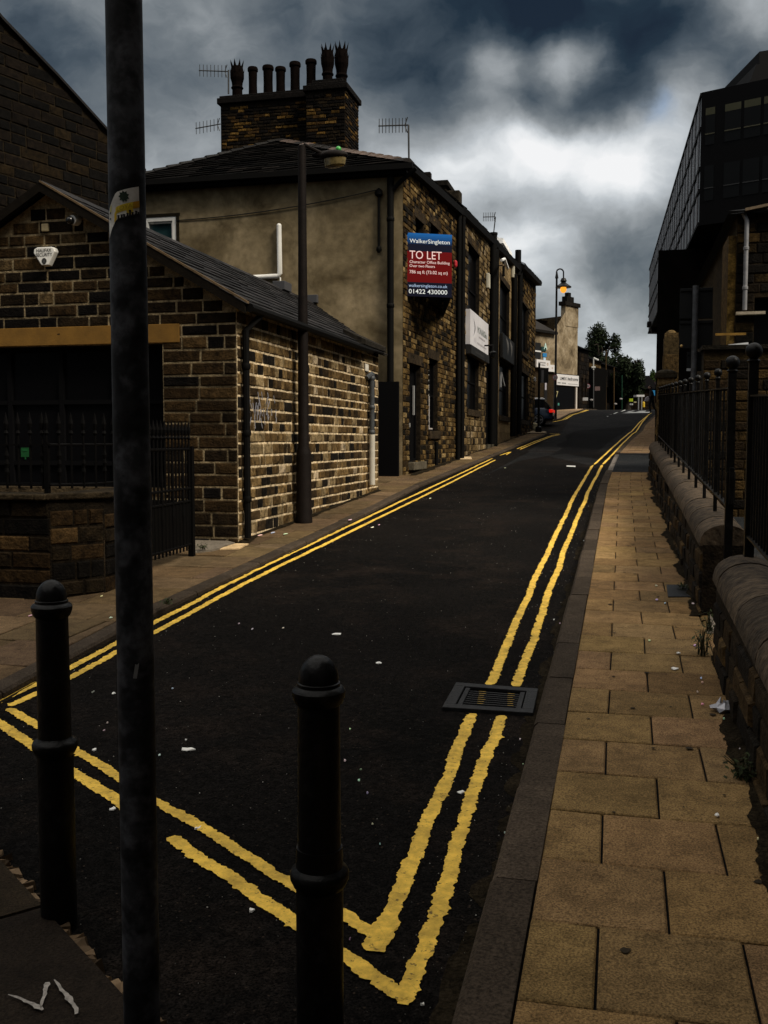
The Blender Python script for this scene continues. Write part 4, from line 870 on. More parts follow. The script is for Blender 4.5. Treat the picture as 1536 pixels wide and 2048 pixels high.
def aerial(label, mast, boom, els, y, mastbase):
    P0 = atY(*mast, y); B0, B1 = atY(*boom[0], y), atY(*boom[1], y); A_ = thing('tv_aerial', label, 'aerial', P0, 'rooftop aerials')
    mb = MB()
    if mastbase: mb.tube([atY(*mastbase, y), P0], .022, 6); mb.build('mast', M['alu'], A_); mb = MB()
    mb.tube([B0, B1], .016, 6); mb.build('boom', M['alu'], A_)
    mb = MB()
    for i in range(els):
        p = B0 + (B1 - B0) * (i + .2) / els; mb.tube([p + np.array([0, 0, -.16]), p + np.array([0, 0, .16])], .009, 5)
    p = B1 - (B1 - B0) * .12
    for dz in (-.17, .17): mb.tube([p, p + np.array([.06, 0, dz])], .012, 5)
    mb.build('element', M['alu'], A_)
aerial('dark television aerial on a mast strapped to the left end of the chimney stack', (457, 140), ((398, 141), (457, 143)), 8, CY, (457, 188))
aerial('television aerial sticking out low from the left side of the chimney stack', (441, 250), ((391, 257), (441, 248)), 7, CY, None)
aerial('television aerial on a tall mast at the right corner of the hipped roof', (817, 250), ((757, 252), (817, 250)), 9, 22.6, (818, 330))
# ================================================================== THE TERRACE ROW
def opening(root, fr, u0, u1, z0, z1, depth=.16, frame=None, bars=(), sill=True, lintel=True, door=False, st=(.03, .021, .012)):
    frame = frame or M['wood_dark']
    mb = MB(); e = .06
    for a, b, c, d in ((u0, u1, z1 - e, z1), (u0, u0 + e, z0, z1 - e), (u1 - e, u1, z0, z1 - e), (u0, u1, z0, z0 + e)): fr.box(mb, a, b, c, d, -depth - .02, -depth + .05)
    if not door:
        zm = (z0 + z1) / 2; fr.box(mb, u0 + e, u1 - e, zm - .03, zm + .03, -depth - .02, -depth + .04)
    w_ = mb.build('door' if door else 'window', frame, root)
    mb = MB(); fr.box(mb, u0 + e, u1 - e, z0 + e, z1 - e, -depth - .01, -depth)
    mb.build('panel' if door else 'pane', M['wood_dark'] if door else M['glass_dull'], w_)
    if sill:
        mb = MB(); fr.box(mb, u0 - .12, u1 + .12, z0 - .2, z0, -depth + .05, .07, st); mb.build('sill', M['stone'], w_, bevel=.01)
    if lintel:
        mb = MB(); fr.box(mb, u0 - .15, u1 + .15, z1, z1 + .24, -.05, .022, st); mb.build('lintel', M['stone'], w_, bevel=.008)
    return w_
PALT = [((.007, .0055, .0035), 3.5), ((.026, .016, .006), 3.5), ((.07, .042, .014), 3.6), ((.12, .075, .025), 2.6), ((.19, .13, .055), .9)]
# house with the board
F1 = Fr((-4.82, 22.2), (.22, 6.5)); L1 = 6.3
h1 = thing('stone_house', 'sandstone terraced house with a dark door and narrow window next to the rendered wall', 'building', (-4.8, 22.2, .9))
hs = [(.57, 1.75, 1.15, 3.43), (2.62, 3.7, 1.88, 3.70), (1.15, 2.0, 5.3, 6.85), (2.75, 3.75, 5.3, 7.05)]
mb = MB(); masonry(mb, F1, 0, L1, .8, lambda u: 7.72 + .05 * u, hs, h=.125, lens=(.14, .36), mort=.017, proud=.018, pal=PALT, mt=(.05, .034, .016), seed=61, zstart=.8); mb.build('wall', M['stone'], h1)
opening(h1, F1, *hs[0], door=True, sill=False)
opening(h1, F1, *hs[1]); opening(h1, F1, *hs[2]); opening(h1, F1, *hs[3])
mb = MB(); F1.box(mb, 2.72, 2.76, 1.98, 3.4, -.13, -.02, (.5, .48, .44)); F1.box(mb, 2.68, 2.74, 1.92, 2.75, -.12, 0, (.45, .42, .4)); F1.box(mb, 2.72, 3.1, 1.92, 1.955, -.12, 0, (.4, .36, .34)); mb.build('white_frame_edge', M['tint'], h1)
mb = MB(); F1.box(mb, 1.42, 1.47, 2.25, 2.95, -.12, -.08, (.3, .3, .3)); mb.build('door_glazing', M['tint'], h1); mb = MB(); F1.box(mb, .95, .99, 1.95, 2.05, -.12, -.07, (.35, .34, .32)); mb.build('door_handle', M['tint'], h1)
mb = MB(); F1.box(mb, .5, 1.85, .95, 1.13, -.2, .14, (.10, .085, .06)); mb.build('doorstep', M['flag'], h1, bevel=.01)
mb = MB(); mb.hexa([F1(-.1, 7.66, -.3), F1(L1, 7.97, -.3), F1(L1, 7.97, .17), F1(-.1, 7.66, .17)], [F1(-.1, 7.84, -.3), F1(L1, 8.15, -.3), F1(L1, 8.15, .17), F1(-.1, 7.84, .17)], (.012, .011, .010)); mb.build('gutter', M['pipe_black'], h1)
for u_, z_, r_ in ((6.1, 8.0, .075), (3.35, 1.6, .05)): mb = MB(); mb.tube([F1(u_, z_, r_), F1(u_, .87, r_)], r_, 10); mb.build('downpipe', M['pipe_black'], h1, smooth=True)
mb = MB(); cA, cB = atX(872, 386, -6.9), atX(905, 381, -6.9)
mb.box(-7.6, -6.3, 36.2, 37.6, 8.5, 10.75, (.02, .014, .008)); mb.box(-7.7, -6.2, 36.1, 37.7, 10.75, 10.95, (.012, .01, .008)); mb.box(-7.2, -6.9, 36.4, 36.7, 10.95, 11.35, (.012, .01, .008))
mb.build('chimney', M['stone'], h1, bevel=.02)
mb = MB(); mb.add([F1(-.0, 7.8, -8), F1(L1, 8.15, -8), F1(L1, .8, -8), F1(0, .8, -8)], [(0, 1, 2, 3)], (.02, .015, .01)); mb.build('rear_wall', M['stone'], h1)
# parapet stub between the houses
mb = MB(); F1.box(mb, 6.02, 6.42, 7.9, 8.62, -.5, .1, (.03, .024, .016)); mb.build('parapet', M['stone'], h1, bevel=.03)
def roofed(root, fr, L, ze0, ze1, back=8.0, rise=2.3, over=.16):
    mb = MB(); slate_roof(mb, fr(0, ze0, over), fr(L, ze1, over), fr(0, ze0 + rise, -back / 2), fr(L, ze1 + rise, -back / 2), 10, seed=int(L * 7), w=.5, lift=.03)
    mb.quad(fr(0, ze0 + rise, -back / 2), fr(L, ze1 + rise, -back / 2), fr(L, ze1, -back), fr(0, ze0, -back), (.02, .02, .02)); mb.build('roof', M['slate'], root)
    mb = MB(); mb.hexa([fr(0, ze0 - .2, -.2), fr(L, ze1 - .2, -.2), fr(L, ze1 - .2, over), fr(0, ze0 - .2, over)], [fr(0, ze0 - .02, -.2), fr(L, ze1 - .02, -.2), fr(L, ze1 - .02, over + .03), fr(0, ze0 - .02, over + .03)]); mb.build('gutter', M['pipe_black'], root)
    mb = MB(); mb.quad(fr(0, .5, -back), fr(L, .5, -back), fr(L, ze1, -back), fr(0, ze0, -back), (.02, .015, .01)); mb.add([fr(L, .5), fr(L, .5, -back), fr(L, ze1, -back), fr(L, ze1 + rise, -back / 2), fr(L, ze1)], [(0, 1, 2, 3, 4)], (.04, .03, .016)); mb.add([fr(0, .5), fr(0, .5, -back), fr(0, ze0, -back), fr(0, ze0 + rise, -back / 2), fr(0, ze0)], [(0, 1, 2, 3, 4)], (.04, .03, .016)); mb.build('rear_wall', M['stone'], root)
XT = -4.62
F2_ = Fr((XT, 28.45), (0, 1)); L2 = 6.2
h2 = thing('stone_house', 'taller sandstone terraced house carrying the white fascia sign between two tall windows', 'building', (XT, 28.45, 1.1))
hs = [(2.0, 4.6, 2.6, 4.35), (2.0, 4.6, 5.1, 7.64)]
PALU = [((.014, .010, .006), 3), ((.05, .033, .015), 3), ((.12, .08, .034), 4), ((.19, .135, .065), 3), ((.28, .21, .125), 1.6)]
mb = MB(); masonry(mb, F2_, 0, L2 + 2.2, .9, lambda u: 8.05 + .07 * u, hs + [(6.35, 8.3, 1.5, 4.4)], h=.19, lens=(.2, .5), mort=.02, proud=.025, pal=PALU, mt=(.10, .075, .04), seed=62, zstart=.9); mb.build('wall', M['stone'], h2)
for q in hs: opening(h2, F2_, *q)
opening(h2, F2_, 6.35, 8.3, 1.5, 4.4, door=True, sill=False)
mb = MB(); F2_.box(mb, 6.3, 8.3, 1.2, 1.5, -.2, .1, (.08, .07, .05)); mb.build('doorstep', M['flag'], h2)
for u_, z_, r_, b_ in ((7.2, 8.5, .14, 1.5), (8.15, 8.5, .1, 1.3), (.35, 8.0, .07, 1.1)): mb = MB(); mb.tube([F2_(u_, z_, .12), F2_(u_, b_, .12)], r_, 10); mb.build('downpipe', M['pipe_black'], h2, smooth=True)
roofed(h2, F2_, L2 + 2.2, 8.22, 8.80)
u_, z_ = F2_.uz(984, 492)
mb = MB(); mb.tube([F2_(u_, 8.2, .05), F2_(u_, 8.95, .05)], .135, 12); mb.lathe(F2_(u_, 8.93, .05), [(.12, 0), (.15, .02), (.15, .1), (.12, .1)], 12); mb.build('flue', M['pipe_black'], h2, smooth=True)
# white fascia sign of house 2
s0, s1 = F2_.uz(930, 618), F2_.uz(967, 650); b0 = F2_.uz(930, 688)
sg = thing('fascia_sign', 'white rectangular office sign with a dark swoosh on the second terraced house', 'sign', F2_(s0[0], 4.5, .1))
mb = MB(); F2_.box(mb, s0[0], s1[0] + .05, 4.52, 5.56, .02, .16); mb.build('board', mat('white_sign_board', (.62, .61, .64), .5, spec=.3, var=.12, vscale=1.5), sg)
mb = MB(); m_ = lambda u, v: F2_(s0[0] + u, 4.52 + v, .165)
add_text(mb, 'MONARCH', m_, 1.55, .50, .20, 2.0, 'L', 0, (.22, .25, .24)); add_text(mb, 'Dental', m_, 3.0, .50, .17, .9, 'L', 0, (.30, .33, .32)); add_text(mb, 'IIIIIIIIIIIII', m_, 1.9, .36, .06, 1.4, 'L', 0, (.4, .36, .38)); add_text(mb, 'IIIIIIIIIIIIIIII', m_, 1.5, .14, .06, 2.1, 'L', 0, (.4, .38, .4)); add_text(mb, '( )', m_, .85, .16, .12, .3, 'L', 0, (.35, .33, .38)); mb.build('lettering', M['tint'], sg)
mb = MB(); n = 12
pts_o = [m_(.45 + .62 * sin(pi * i / n), .25 + .65 * i / n) for i in range(n + 1)]; pts_i = [m_(.45 + (.62 - .14 * sin(pi * i / n)) * sin(pi * i / n), .25 + .65 * i / n) for i in range(n + 1)]
for i in range(n): mb.quad(pts_i[i], pts_o[i], pts_o[i + 1], pts_i[i + 1], (.05, .05, .07))
mb.build('swoosh', M['tint'], sg)
mb = MB(); F2_.box(mb, s0[0] + .0, s1[0] + .05, 4.24, 4.50, .02, .2, (.012, .012, .012)); add_text(mb, 'IIIIIIIIIIII', lambda u, v: F2_(s0[0] + u, 4.33 + v, .203), .9, 0, .06, 1.8, 'L', 0, (.06, .06, .06)); tag(mb.build('sign_trough', M['tint']), 'narrow black strip panel mounted just below the white fascia sign', 'panel')
# ashlar house
F3 = Fr((XT, 36.85), (0, 1)); L3 = 6.2
h3 = thing('ashlar_house', 'smooth buff ashlar terraced house with black sash windows and a black hanging board', 'building', (XT, 36.85, 1.5))
hs = [(1.85, 5.2, 2.6, 4.65), (1.85, 5.2, 5.3, 7.8), (6.1, 8.4, 1.85, 4.75)]
PAL3 = [((.21, .145, .072), 3), ((.24, .17, .085), 3), ((.18, .12, .06), 2)]
mb = MB(); masonry(mb, F3, 0, 8.5, 1.3, lambda u: 8.6 + .065 * u, hs, h=.34, lens=(.7, 1.2), mort=.012, proud=.004, pal=PAL3, mt=(.10, .068, .034), seed=63, zstart=1.3); mb.build('wall', M['stone'], h3)
for q in hs[:2]: opening(h3, F3, *q)
opening(h3, F3, *hs[2], door=True, sill=False)
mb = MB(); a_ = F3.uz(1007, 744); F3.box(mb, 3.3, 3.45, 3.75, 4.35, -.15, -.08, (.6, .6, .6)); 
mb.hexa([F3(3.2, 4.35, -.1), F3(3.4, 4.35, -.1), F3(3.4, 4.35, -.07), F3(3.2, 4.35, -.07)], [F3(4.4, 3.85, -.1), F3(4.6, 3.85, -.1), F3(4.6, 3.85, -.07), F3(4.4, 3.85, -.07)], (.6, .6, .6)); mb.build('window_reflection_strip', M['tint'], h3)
for u_, z_, r_, b_ in ((5.95, 8.6, .13, 1.8), (8.3, 9.0, .1, 1.9), (2.0, 8.6, .05, 7.9)): mb = MB(); mb.tube([F3(u_, z_, .12), F3(u_, b_, .12)], r_, 10); mb.build('downpipe', M['pipe_black'], h3, smooth=True)
roofed(h3, F3, 8.5, 8.78, 9.32)
u_, z_ = F3.uz(1034, 520)
mb = MB(); mb.tube([F3(u_, 8.9, .05), F3(u_, 10.0, .05)], .135, 12); mb.build('flue', M['pipe_black'], h3, smooth=True)
d0 = atX(990, 490, -5.7); mb = MB(); mb.prism([(-6.9, 46.0, 9.6), (-5.6, 46.0, 9.6), (-5.6, 46.0, 10.5), (-5.35, 46.0, 10.55), (-5.35, 46.0, 10.75), (-6.9, 46.0, 11.1)], (0, 3.8, 0)); mb.build('dormer', M['slate'], h3)
mb = MB(); q0 = F3.uz(997, 666); F3.box(mb, 1.6, 6.0, 4.78, 5.72, .05, .17, (.008, .008, .008)); bd = solo(mb, 'pub_board', M['tint'], 'black board with faded pale motif between the upper and lower windows of the ashlar house', 'sign', bevel=.02)
mb = MB()
for k in range(2): 
    f = 2.55 + k * 1.35
    mb.add([F3(f + .0, 5.66, .175), F3(f + .5, 5.60, .175), F3(f + 1.0, 5.5, .175), F3(f + .95, 5.25, .175), F3(f + .7, 5.02, .175), F3(f + .6, 5.3, .175)], [(0, 1, 2, 3, 4, 5)], (.17, .16, .15))
add_text(mb, 'IIII', lambda u, v: F3(u, v, .175), 4.9, 4.95, .12, .6, 'L', 0, (.05, .05, .05)); o_ = mb.build('pale_motif', M['tint'], bd)
for nm, q0, q1, lab in (('wall_box', (966, 556), (972, 577), 'small white box high on the wall between the stone and ashlar houses'), ('wall_box', (1017.5, 539), (1022.5, 556), 'cream alarm box under the eaves of the ashlar house')):
    a, b = F3.uz(*q0), F3.uz(*q1); uu = [max(a[0], -2.6), b[0]]; mb = MB(); F3.box(mb, uu[1] - .16, uu[1] + .16, b[1], b[1] + (.6 if q0[0] > 1000 else .5), .02, .13, (.5, .47, .38)); solo(mb, nm, M['tint'], lab, 'box', bevel=.02)
xa_ = XT + .55; mb = MB(); mb.tube([atX(994, 531.5, XT), atX(1007, 530, xa_)], .03, 6, (.30, .22, .14)); mb.tube([atX(1003, 520.5, xa_), atX(1009, 518, xa_), atX(1015.5, 537, xa_)], .05, 6, (.75, .75, .74)); mb.tube([atX(1009, 518, xa_), atX(1009, 530, xa_)], .02, 6, (.05, .05, .05)); solo(mb, 'floodlight_arm', M['tint'], 'white bent floodlight arm fixed under the ashlar house eaves', 'light')
mb = MB(); a = atX(986, 716, XT + .45); b = atX(986, 703, XT + .45); mb.tube([F2_(a[1] - 28.45, b[2] + .2, .02), b + np.array([0, 0, .2])], .025, 6); h_ = b[2] - a[2]; mb.lathe(tuple(a), [(.03, 0), (.08, h_ * .1), (.10, h_ * .75), (.13, h_ * .85), (.03, h_ * 1.1)], 8); mb.tube([b, b + np.array([0, 0, .22])], .02, 6); solo(mb, 'wall_lantern', M['black_iron'], 'black bracket lantern over the doorway left of the ashlar house', 'light')
# last house
F4 = Fr((XT, 45.35), (0, 1)); L4 = 9.4
h4 = thing('stone_house', 'end of terrace rubble stone house at the side street corner with an overhanging eave', 'building', (XT, 45.35, 1.8))
hs = [(1.7, 5.6, 2.6, 4.85), (1.4, 5.0, 5.8, 8.1)]
mb = MB(); masonry(mb, F4, 0, L4, 1.6, lambda u: 9.35 + .06 * u, hs, h=.22, lens=(.3, .7), mort=.03, proud=.03, pal=PALT, mt=(.03, .021, .011), seed=64, zstart=1.6); mb.build('wall', M['stone'], h4)
for q in hs: opening(h4, F4, *q)
mb = MB(); mb.tube([F4(.3, 9.2, .1), F4(.3, 1.9, .1)], .1, 8); mb.build('downpipe', M['pipe_black'], h4, smooth=True)
roofed(h4, F4, L4 + .25, 9.45, 10.12, over=.3)
aerial('thin television aerial above the black flue between the second and third terraced houses', (991, 434), ((966, 434), (991, 433.5)), 7, 37.3, (985, 486))

# ---- TO LET board, set out from the wall at an angle
B0_ = F1(.42, 0, .12); bd_d = np.array([.889, .459]); FBd = Fr(B0_[:2], bd_d)
uu0, zt0 = FBd.uz(812, 465); uu1, zt1 = FBd.uz(904, 470); _, zb0 = FBd.uz(812, 592)
BW, BH = uu1 - uu0, zt0 - zb0
tl = thing('to_let_board', 'blue and red estate agent board reading TO LET projecting from the house corner', 'sign', FBd(uu0, zb0))
NAVY, BLUE, RED = (.006, .008, .022), (.012, .13, .45), (.14, .003, .004)
mb = MB(); FBd.box(mb, uu0, uu1, zb0, zt0, -.03, 0, (.01, .01, .02)); mb.build('panel', M['tint'], tl)
mb = MB(); y1 = zb0 + BH * .715; y2 = zb0 + BH * .225; kk = .004
for i in range(10):
    c = tuple(b + (n_ - b) * min(1, i / 6.0) for b, n_ in zip(BLUE, NAVY)); za_, zb2 = zt0 - (zt0 - y1) * i / 10, zt0 - (zt0 - y1) * (i + 1) / 10; mb.quad(FBd(uu0, zb2, kk), FBd(uu1, zb2, kk), FBd(uu1, za_, kk), FBd(uu0, za_, kk), c)
mb.quad(FBd(uu0, y2, kk), FBd(uu1, y2, kk), FBd(uu1, y1, kk), FBd(uu0, y1, kk), RED); mb.quad(FBd(uu0, zb0, kk), FBd(uu1, zb0, kk), FBd(uu1, y2, kk), FBd(uu0, y2, kk), (.005, .006, .018)); mb.build('printed_face', M['print'], tl)
mb = MB(); mp = lambda u, v: FBd(uu0 + u * BW, zb0 + v * BH, .008); WH, PK, LB = (.85, .93, 1.0), (1.0, .72, .74), (.45, .62, 1.0)
mbx = lambda s, x, y, h, wd_, t, bold=0: add_text(mb, s, lambda u, v: FBd(uu0 + u, zb0 + v, .008), x * BW, y * BH, h * BH, wd_ * BW, 'L', bold, t)
mbx('Walker', .075, .845, .062, .395, WH, .004); mbx('Singleton', .475, .845, .062, .475, WH, .004)
mbx('TO LET', .075, .595, .125, .70, PK)
mbx('Character Office Building', .075, .525, .042, .875, PK, .004); mbx('Over two Floors', .075, .462, .042, .55, PK, .004); mbx('786 sq ft (73.02 sq m)', .075, .362, .050, .83, PK, .004)
mbx('walkersingleton.co.uk', .06, .148, .048, .84, LB); mbx('01422 430000', .06, .045, .068, .84, WH, .004)
mb.build('lettering', M['tint'], tl)
mb = MB(); e_ = FBd(uu1, zb0, -.02); wq = F1(4.3, zb0, .03); mb.prism([e_, wq, wq + np.array([0, 0, BH]), e_ + np.array([0, 0, BH])], tuple(-F1.n * .02), (.01, .01, .02)); mb.build('rear_panel', M['tint'], tl)
mb = MB(); mb.tube([F1(.55, zb0 + .2, .02), FBd(uu0 + .2, zb0 + .2, -.03)], .02, 6); mb.build('bracket', M['black_iron'], tl)
mb = MB(); q = F1(5.62, 6.35, .0); F1.box(mb, 5.56, 5.72, 6.42, 6.62, .02, .12, (.42, .02, .03)); solo(mb, 'alarm_bell_box', M['tint'], 'red alarm bell box on the stone wall just right of the TO LET board', 'alarm box', bevel=.05)

# ================================================================== STREET FURNITURE, NEAR
pb = atD(281, 2048, 2.5); pt_ = np.array([-1.19, 2.29])
po = thing('sign_pole', 'tall grey galvanised pole with a torn yellow and white sticker standing nearest on the left', 'pole', (*pt_, road(2.29) + .07))
mb = MB(); mb.lathe((*pt_, road(2.29)), [(.0465, 0), (.0458, 1.2), (.0445, 2.3), (.042, 4.6)], 40); mb.build('tube', M['galv'], po, smooth=True)
def polemap(zc, a0):
    def f(u, v, k=.0012):
        z = zc + v; r = .0463 - .0011 * (z - .05) + k; a = a0 + u / r; return (pt_[0] + r * sin(a), pt_[1] - r * cos(a), z)
    return f
camdir = math.atan2(-(pt_[0]), pt_[1])       # angle so that u=0 faces the camera
camdir = math.atan2(CAM[0] - pt_[0], pt_[1] - CAM[1])
zc = atD(245, 432, 2.47)[2]; f = polemap(zc, camdir)
def patch(mb, pts, t, k, sub=10):
    # polygon given as top and bottom edges wrapped on the pole: pts = (u0,u1,vtop(u),vbot(u))
    u0, u1, vt, vb = pts
    for i in range(sub):
        a, b = u0 + (u1 - u0) * i / sub, u0 + (u1 - u0) * (i + 1) / sub; mb.quad(f(a, vb(a), k), f(b, vb(b), k), f(b, vt(b), k), f(a, vt(a), k), t)
st_ = tag(MB().build('pole_sticker', M['tint']), 'x', 'x'); bpy.data.objects.remove(st_)
sk_ = thing('pole_sticker', 'torn white and yellow sticker with dark crest and black silhouettes round the grey pole', 'sticker', f(0, 0))
sl_ = .35
vt = lambda u: .052 + (u + .0) * .30 - max(0, -u - .028) * 1.1; vb = lambda u: -.012 + u * .30 - max(0, -u - .028) * 1.1
mb = MB(); patch(mb, (-.058, .030, vt, vb), (.62, .60, .56), .0012, 16)
mb.build('paper', M['tint_var'], sk_)
mb = MB(); patch(mb, (-.030, .031, lambda u: vb(u) + .030, lambda u: vb(u) + .014), (.62, .46, .03), .0018); patch(mb, (.013, .031, lambda u: vb(u) + .030, lambda u: vb(u) + .014), (.48, .24, .01), .0022, 4)
patch(mb, (-.034, -.027, lambda u: vb(u) + .022, lambda u: vb(u) + .0005), (.62, .42, .02), .0022, 4); patch(mb, (-.050, -.044, lambda u: vt(u) - .004, lambda u: vt(u) - .02), (.5, .45, .1), .0018, 3)
mb.build('yellow_band', M['tint'], sk_)
mb = MB(); add_text(mb, 'LOYAL', lambda u, v: f(u, v + vb(u) , .0028), -.026, .0175, .0095, .045, 'L', .01, (.40, .28, .02)); mb.build('lettering', M['tint'], sk_)
mb = MB(); rng = random.Random(3); cu_, cv_ = -.008, .048
ring = []
for i in range(18):
    q = 2 * pi * i / 18; rr = .0125 * (1.15 if i % 2 else .8); ring.append((cu_ + rr * cos(q) * .95, vb(cu_) + cv_ + rr * sin(q)))
mb.add([f(*p, .0022) for p in ring] + [f(cu_, vb(cu_) + cv_, .0022)], [(i, (i + 1) % 18, 18) for i in range(18)], (.012, .03, .015)); mb.build('dark_crest', M['tint'], sk_)
mb = MB()
mb.add([f(.006 + .0085 * cos(2 * pi * i / 14), vb(.006) + .010 + .0085 * sin(2 * pi * i / 14), .0020) for i in range(14)], [tuple(range(14))], (.6, .42, .03))
for u_, h_ in ((-.022, .008), (-.014, .007), (-.008, .006), (.0, .007), (.006, .0125), (.012, .006), (.021, .0075), (.027, .004)):
    mb.add([f(u_ - .003, vb(u_) - .003, .0026), f(u_ + .003, vb(u_) - .003, .0026), f(u_ + .0022, vb(u_) + h_ * .6, .0026), f(u_ + .0032, vb(u_) + h_ * .7, .0026), f(u_ + .0026, vb(u_) + h_, .0026), f(u_ - .0026, vb(u_) + h_, .0026), f(u_ - .0034, vb(u_) + h_ * .7, .0026), f(u_ - .002, vb(u_) + h_ * .6, .0026)], [tuple(range(8))], (.008, .008, .008))
for v_ in (.034, .048): mb.add([f(-.0495 + .003 * cos(q), vb(-.05) + v_ + .003 * sin(q), .0026) for q in np.linspace(0, 2 * pi, 9)[:-1]], [tuple(range(8))], (.01, .01, .02))
mb.build('silhouettes', M['tint'], sk_)
zc2 = atD(268, 1345, 2.47)[2]; f = polemap(zc2, camdir)
mb = MB(); mb.add([f(-.007, -.02, .001), f(.002, -.021, .001), f(.008, .012, .001), f(.0085, .018, .001), f(.003, .014, .001), f(-.001, .016, .001)], [(0, 1, 2, 3, 4, 5)], (.20, .20, .20)); solo(mb, 'sticker_scrap', M['tint_var'], 'small torn white scrap of sticker low on the grey pole', 'sticker')

BOL = [(.070, 0), (.070, .06), (.064, .08), (.0615, .10), (.0615, .405), (.0610, .415)]
def bollard(x, y, zt, s, label):
    z0 = road(y) - .02; H = zt - z0
    b = thing('bollard', label, 'bollard', (x, y, z0), 'cast iron bollards closing the road')
    k = s
    mb = MB(); mb.lathe((x, y, z0), [(.060 * k, 0), (.060 * k, H * .50), (.0585 * k, H * .55)], 40); mb.build('lower_shaft', M['black_iron'], b, smooth=True)
    zr = H - .565 * k
    mb = MB(); mb.lathe((x, y, z0 + zr), [(.052 * k, -.045 * k), (.066 * k, -.028 * k), (.0745 * k, -.010 * k), (.0755 * k, .004 * k), (.071 * k, .014 * k), (.060 * k, .020 * k), (.054 * k, .032 * k)], 40); mb.build('ring', M['black_iron'], b, smooth=True)
    mb = MB(); mb.lathe((x, y, z0 + zr), [(.0575 * k, 0), (.0545 * k, .06 * k), (.0525 * k, .49 * k)], 40); mb.build('shaft', M['black_iron'], b, smooth=True)
    zk = H - .098 * k
    mb = MB(); mb.lathe((x, y, z0 + zk), [(.052 * k, -.032 * k), (.060 * k, -.024 * k), (.0665 * k, -.006 * k), (.0675 * k, .006 * k), (.062 * k, .014 * k), (.054 * k, .018 * k), (.054 * k, .026 * k), (.051 * k, .028 * k)], 40); mb.build('collar', M['black_iron'], b, smooth=True)
    mb = MB(); mb.lathe((x, y, z0 + zk + .024 * k), [(.050 * k, 0), (.050 * k, .012 * k)] + [(.050 * k * cos(q), .012 * k + .060 * k * sin(q)) for q in np.linspace(.05, 1.45, 9)], 40); mb.build('dome', M['black_iron'], b, smooth=True)
d1 = atD(637, 1308, 2.55); d2 = atD(102, 1158, 3.25)
bollard(d1[0], d1[1], d1[2], 1.02, 'black domed cast iron bollard standing in the middle foreground by the yellow corner')
bollard(d2[0], d2[1], d2[2], .97, 'black domed cast iron bollard farther left beyond the grey pole')

# ---- old street lamp on the left pavement
lp_ = atX(608, 1030, -4.32); lp_[2] = pave(lp_[1]) - .045; lx, ly, lz = lp_
lh = atY(603, 292, ly)[2] - lz
lm = thing('street_lamp', 'old dark brown lamp column with clear bowl lantern and green cap by the cottage wall', 'street lamp', lp_)
mb = MB(); mb.lathe((lx, ly, lz), [(.118, 0), (.118, .06), (.108, .1), (.106, .95), (.098, 1.0), (.076, 1.06), (.072, 2.4), (.062, 3.4), (.054, lh), (.0, lh + .03)], 20); mb.build('column', M['old_iron'], lm, smooth=True)
lt = atY(667, 318, ly + .1); top = np.array([lx, ly, lz + lh])
mb = MB(); mb.tube([top + np.array([0, 0, -.08]), top + np.array([.03, 0, .02]), np.array([lt[0] - .14, lt[1], lt[2] + .07])], .026, 8); mb.build('bracket', M['old_iron'], lm, smooth=True)
mb = MB(); mb.ball((lt[0], lt[1], lt[2] + .045), 1, 20, 10, sq=(.205, .13, .075)); mb.tube([(lt[0] - .3, lt[1], lt[2] + .07), (lt[0] - .1, lt[1], lt[2] + .07)], [.03, .055], 10); mb.build('hood', M['old_iron'], lm, smooth=True)
mb = MB(); mb.lathe((0, 0, 0), [(.001, -.115), (.07, -.11), (.1, -.09), (.118, .03)], 20); mb.v = [(lt[0] + .02 + p[0] * 1.42, lt[1] + p[1] * .9, lt[2] + p[2] * 1.0 + p[0] * .12) for p in mb.v]; mb.build('bowl', M['lens_amber'], lm, smooth=True)
mb = MB(); mb.ball((lt[0] + .07, lt[1], lt[2] + .125), .042, 12, 8); mb.build('photocell', M['green_pl'], lm, smooth=True)
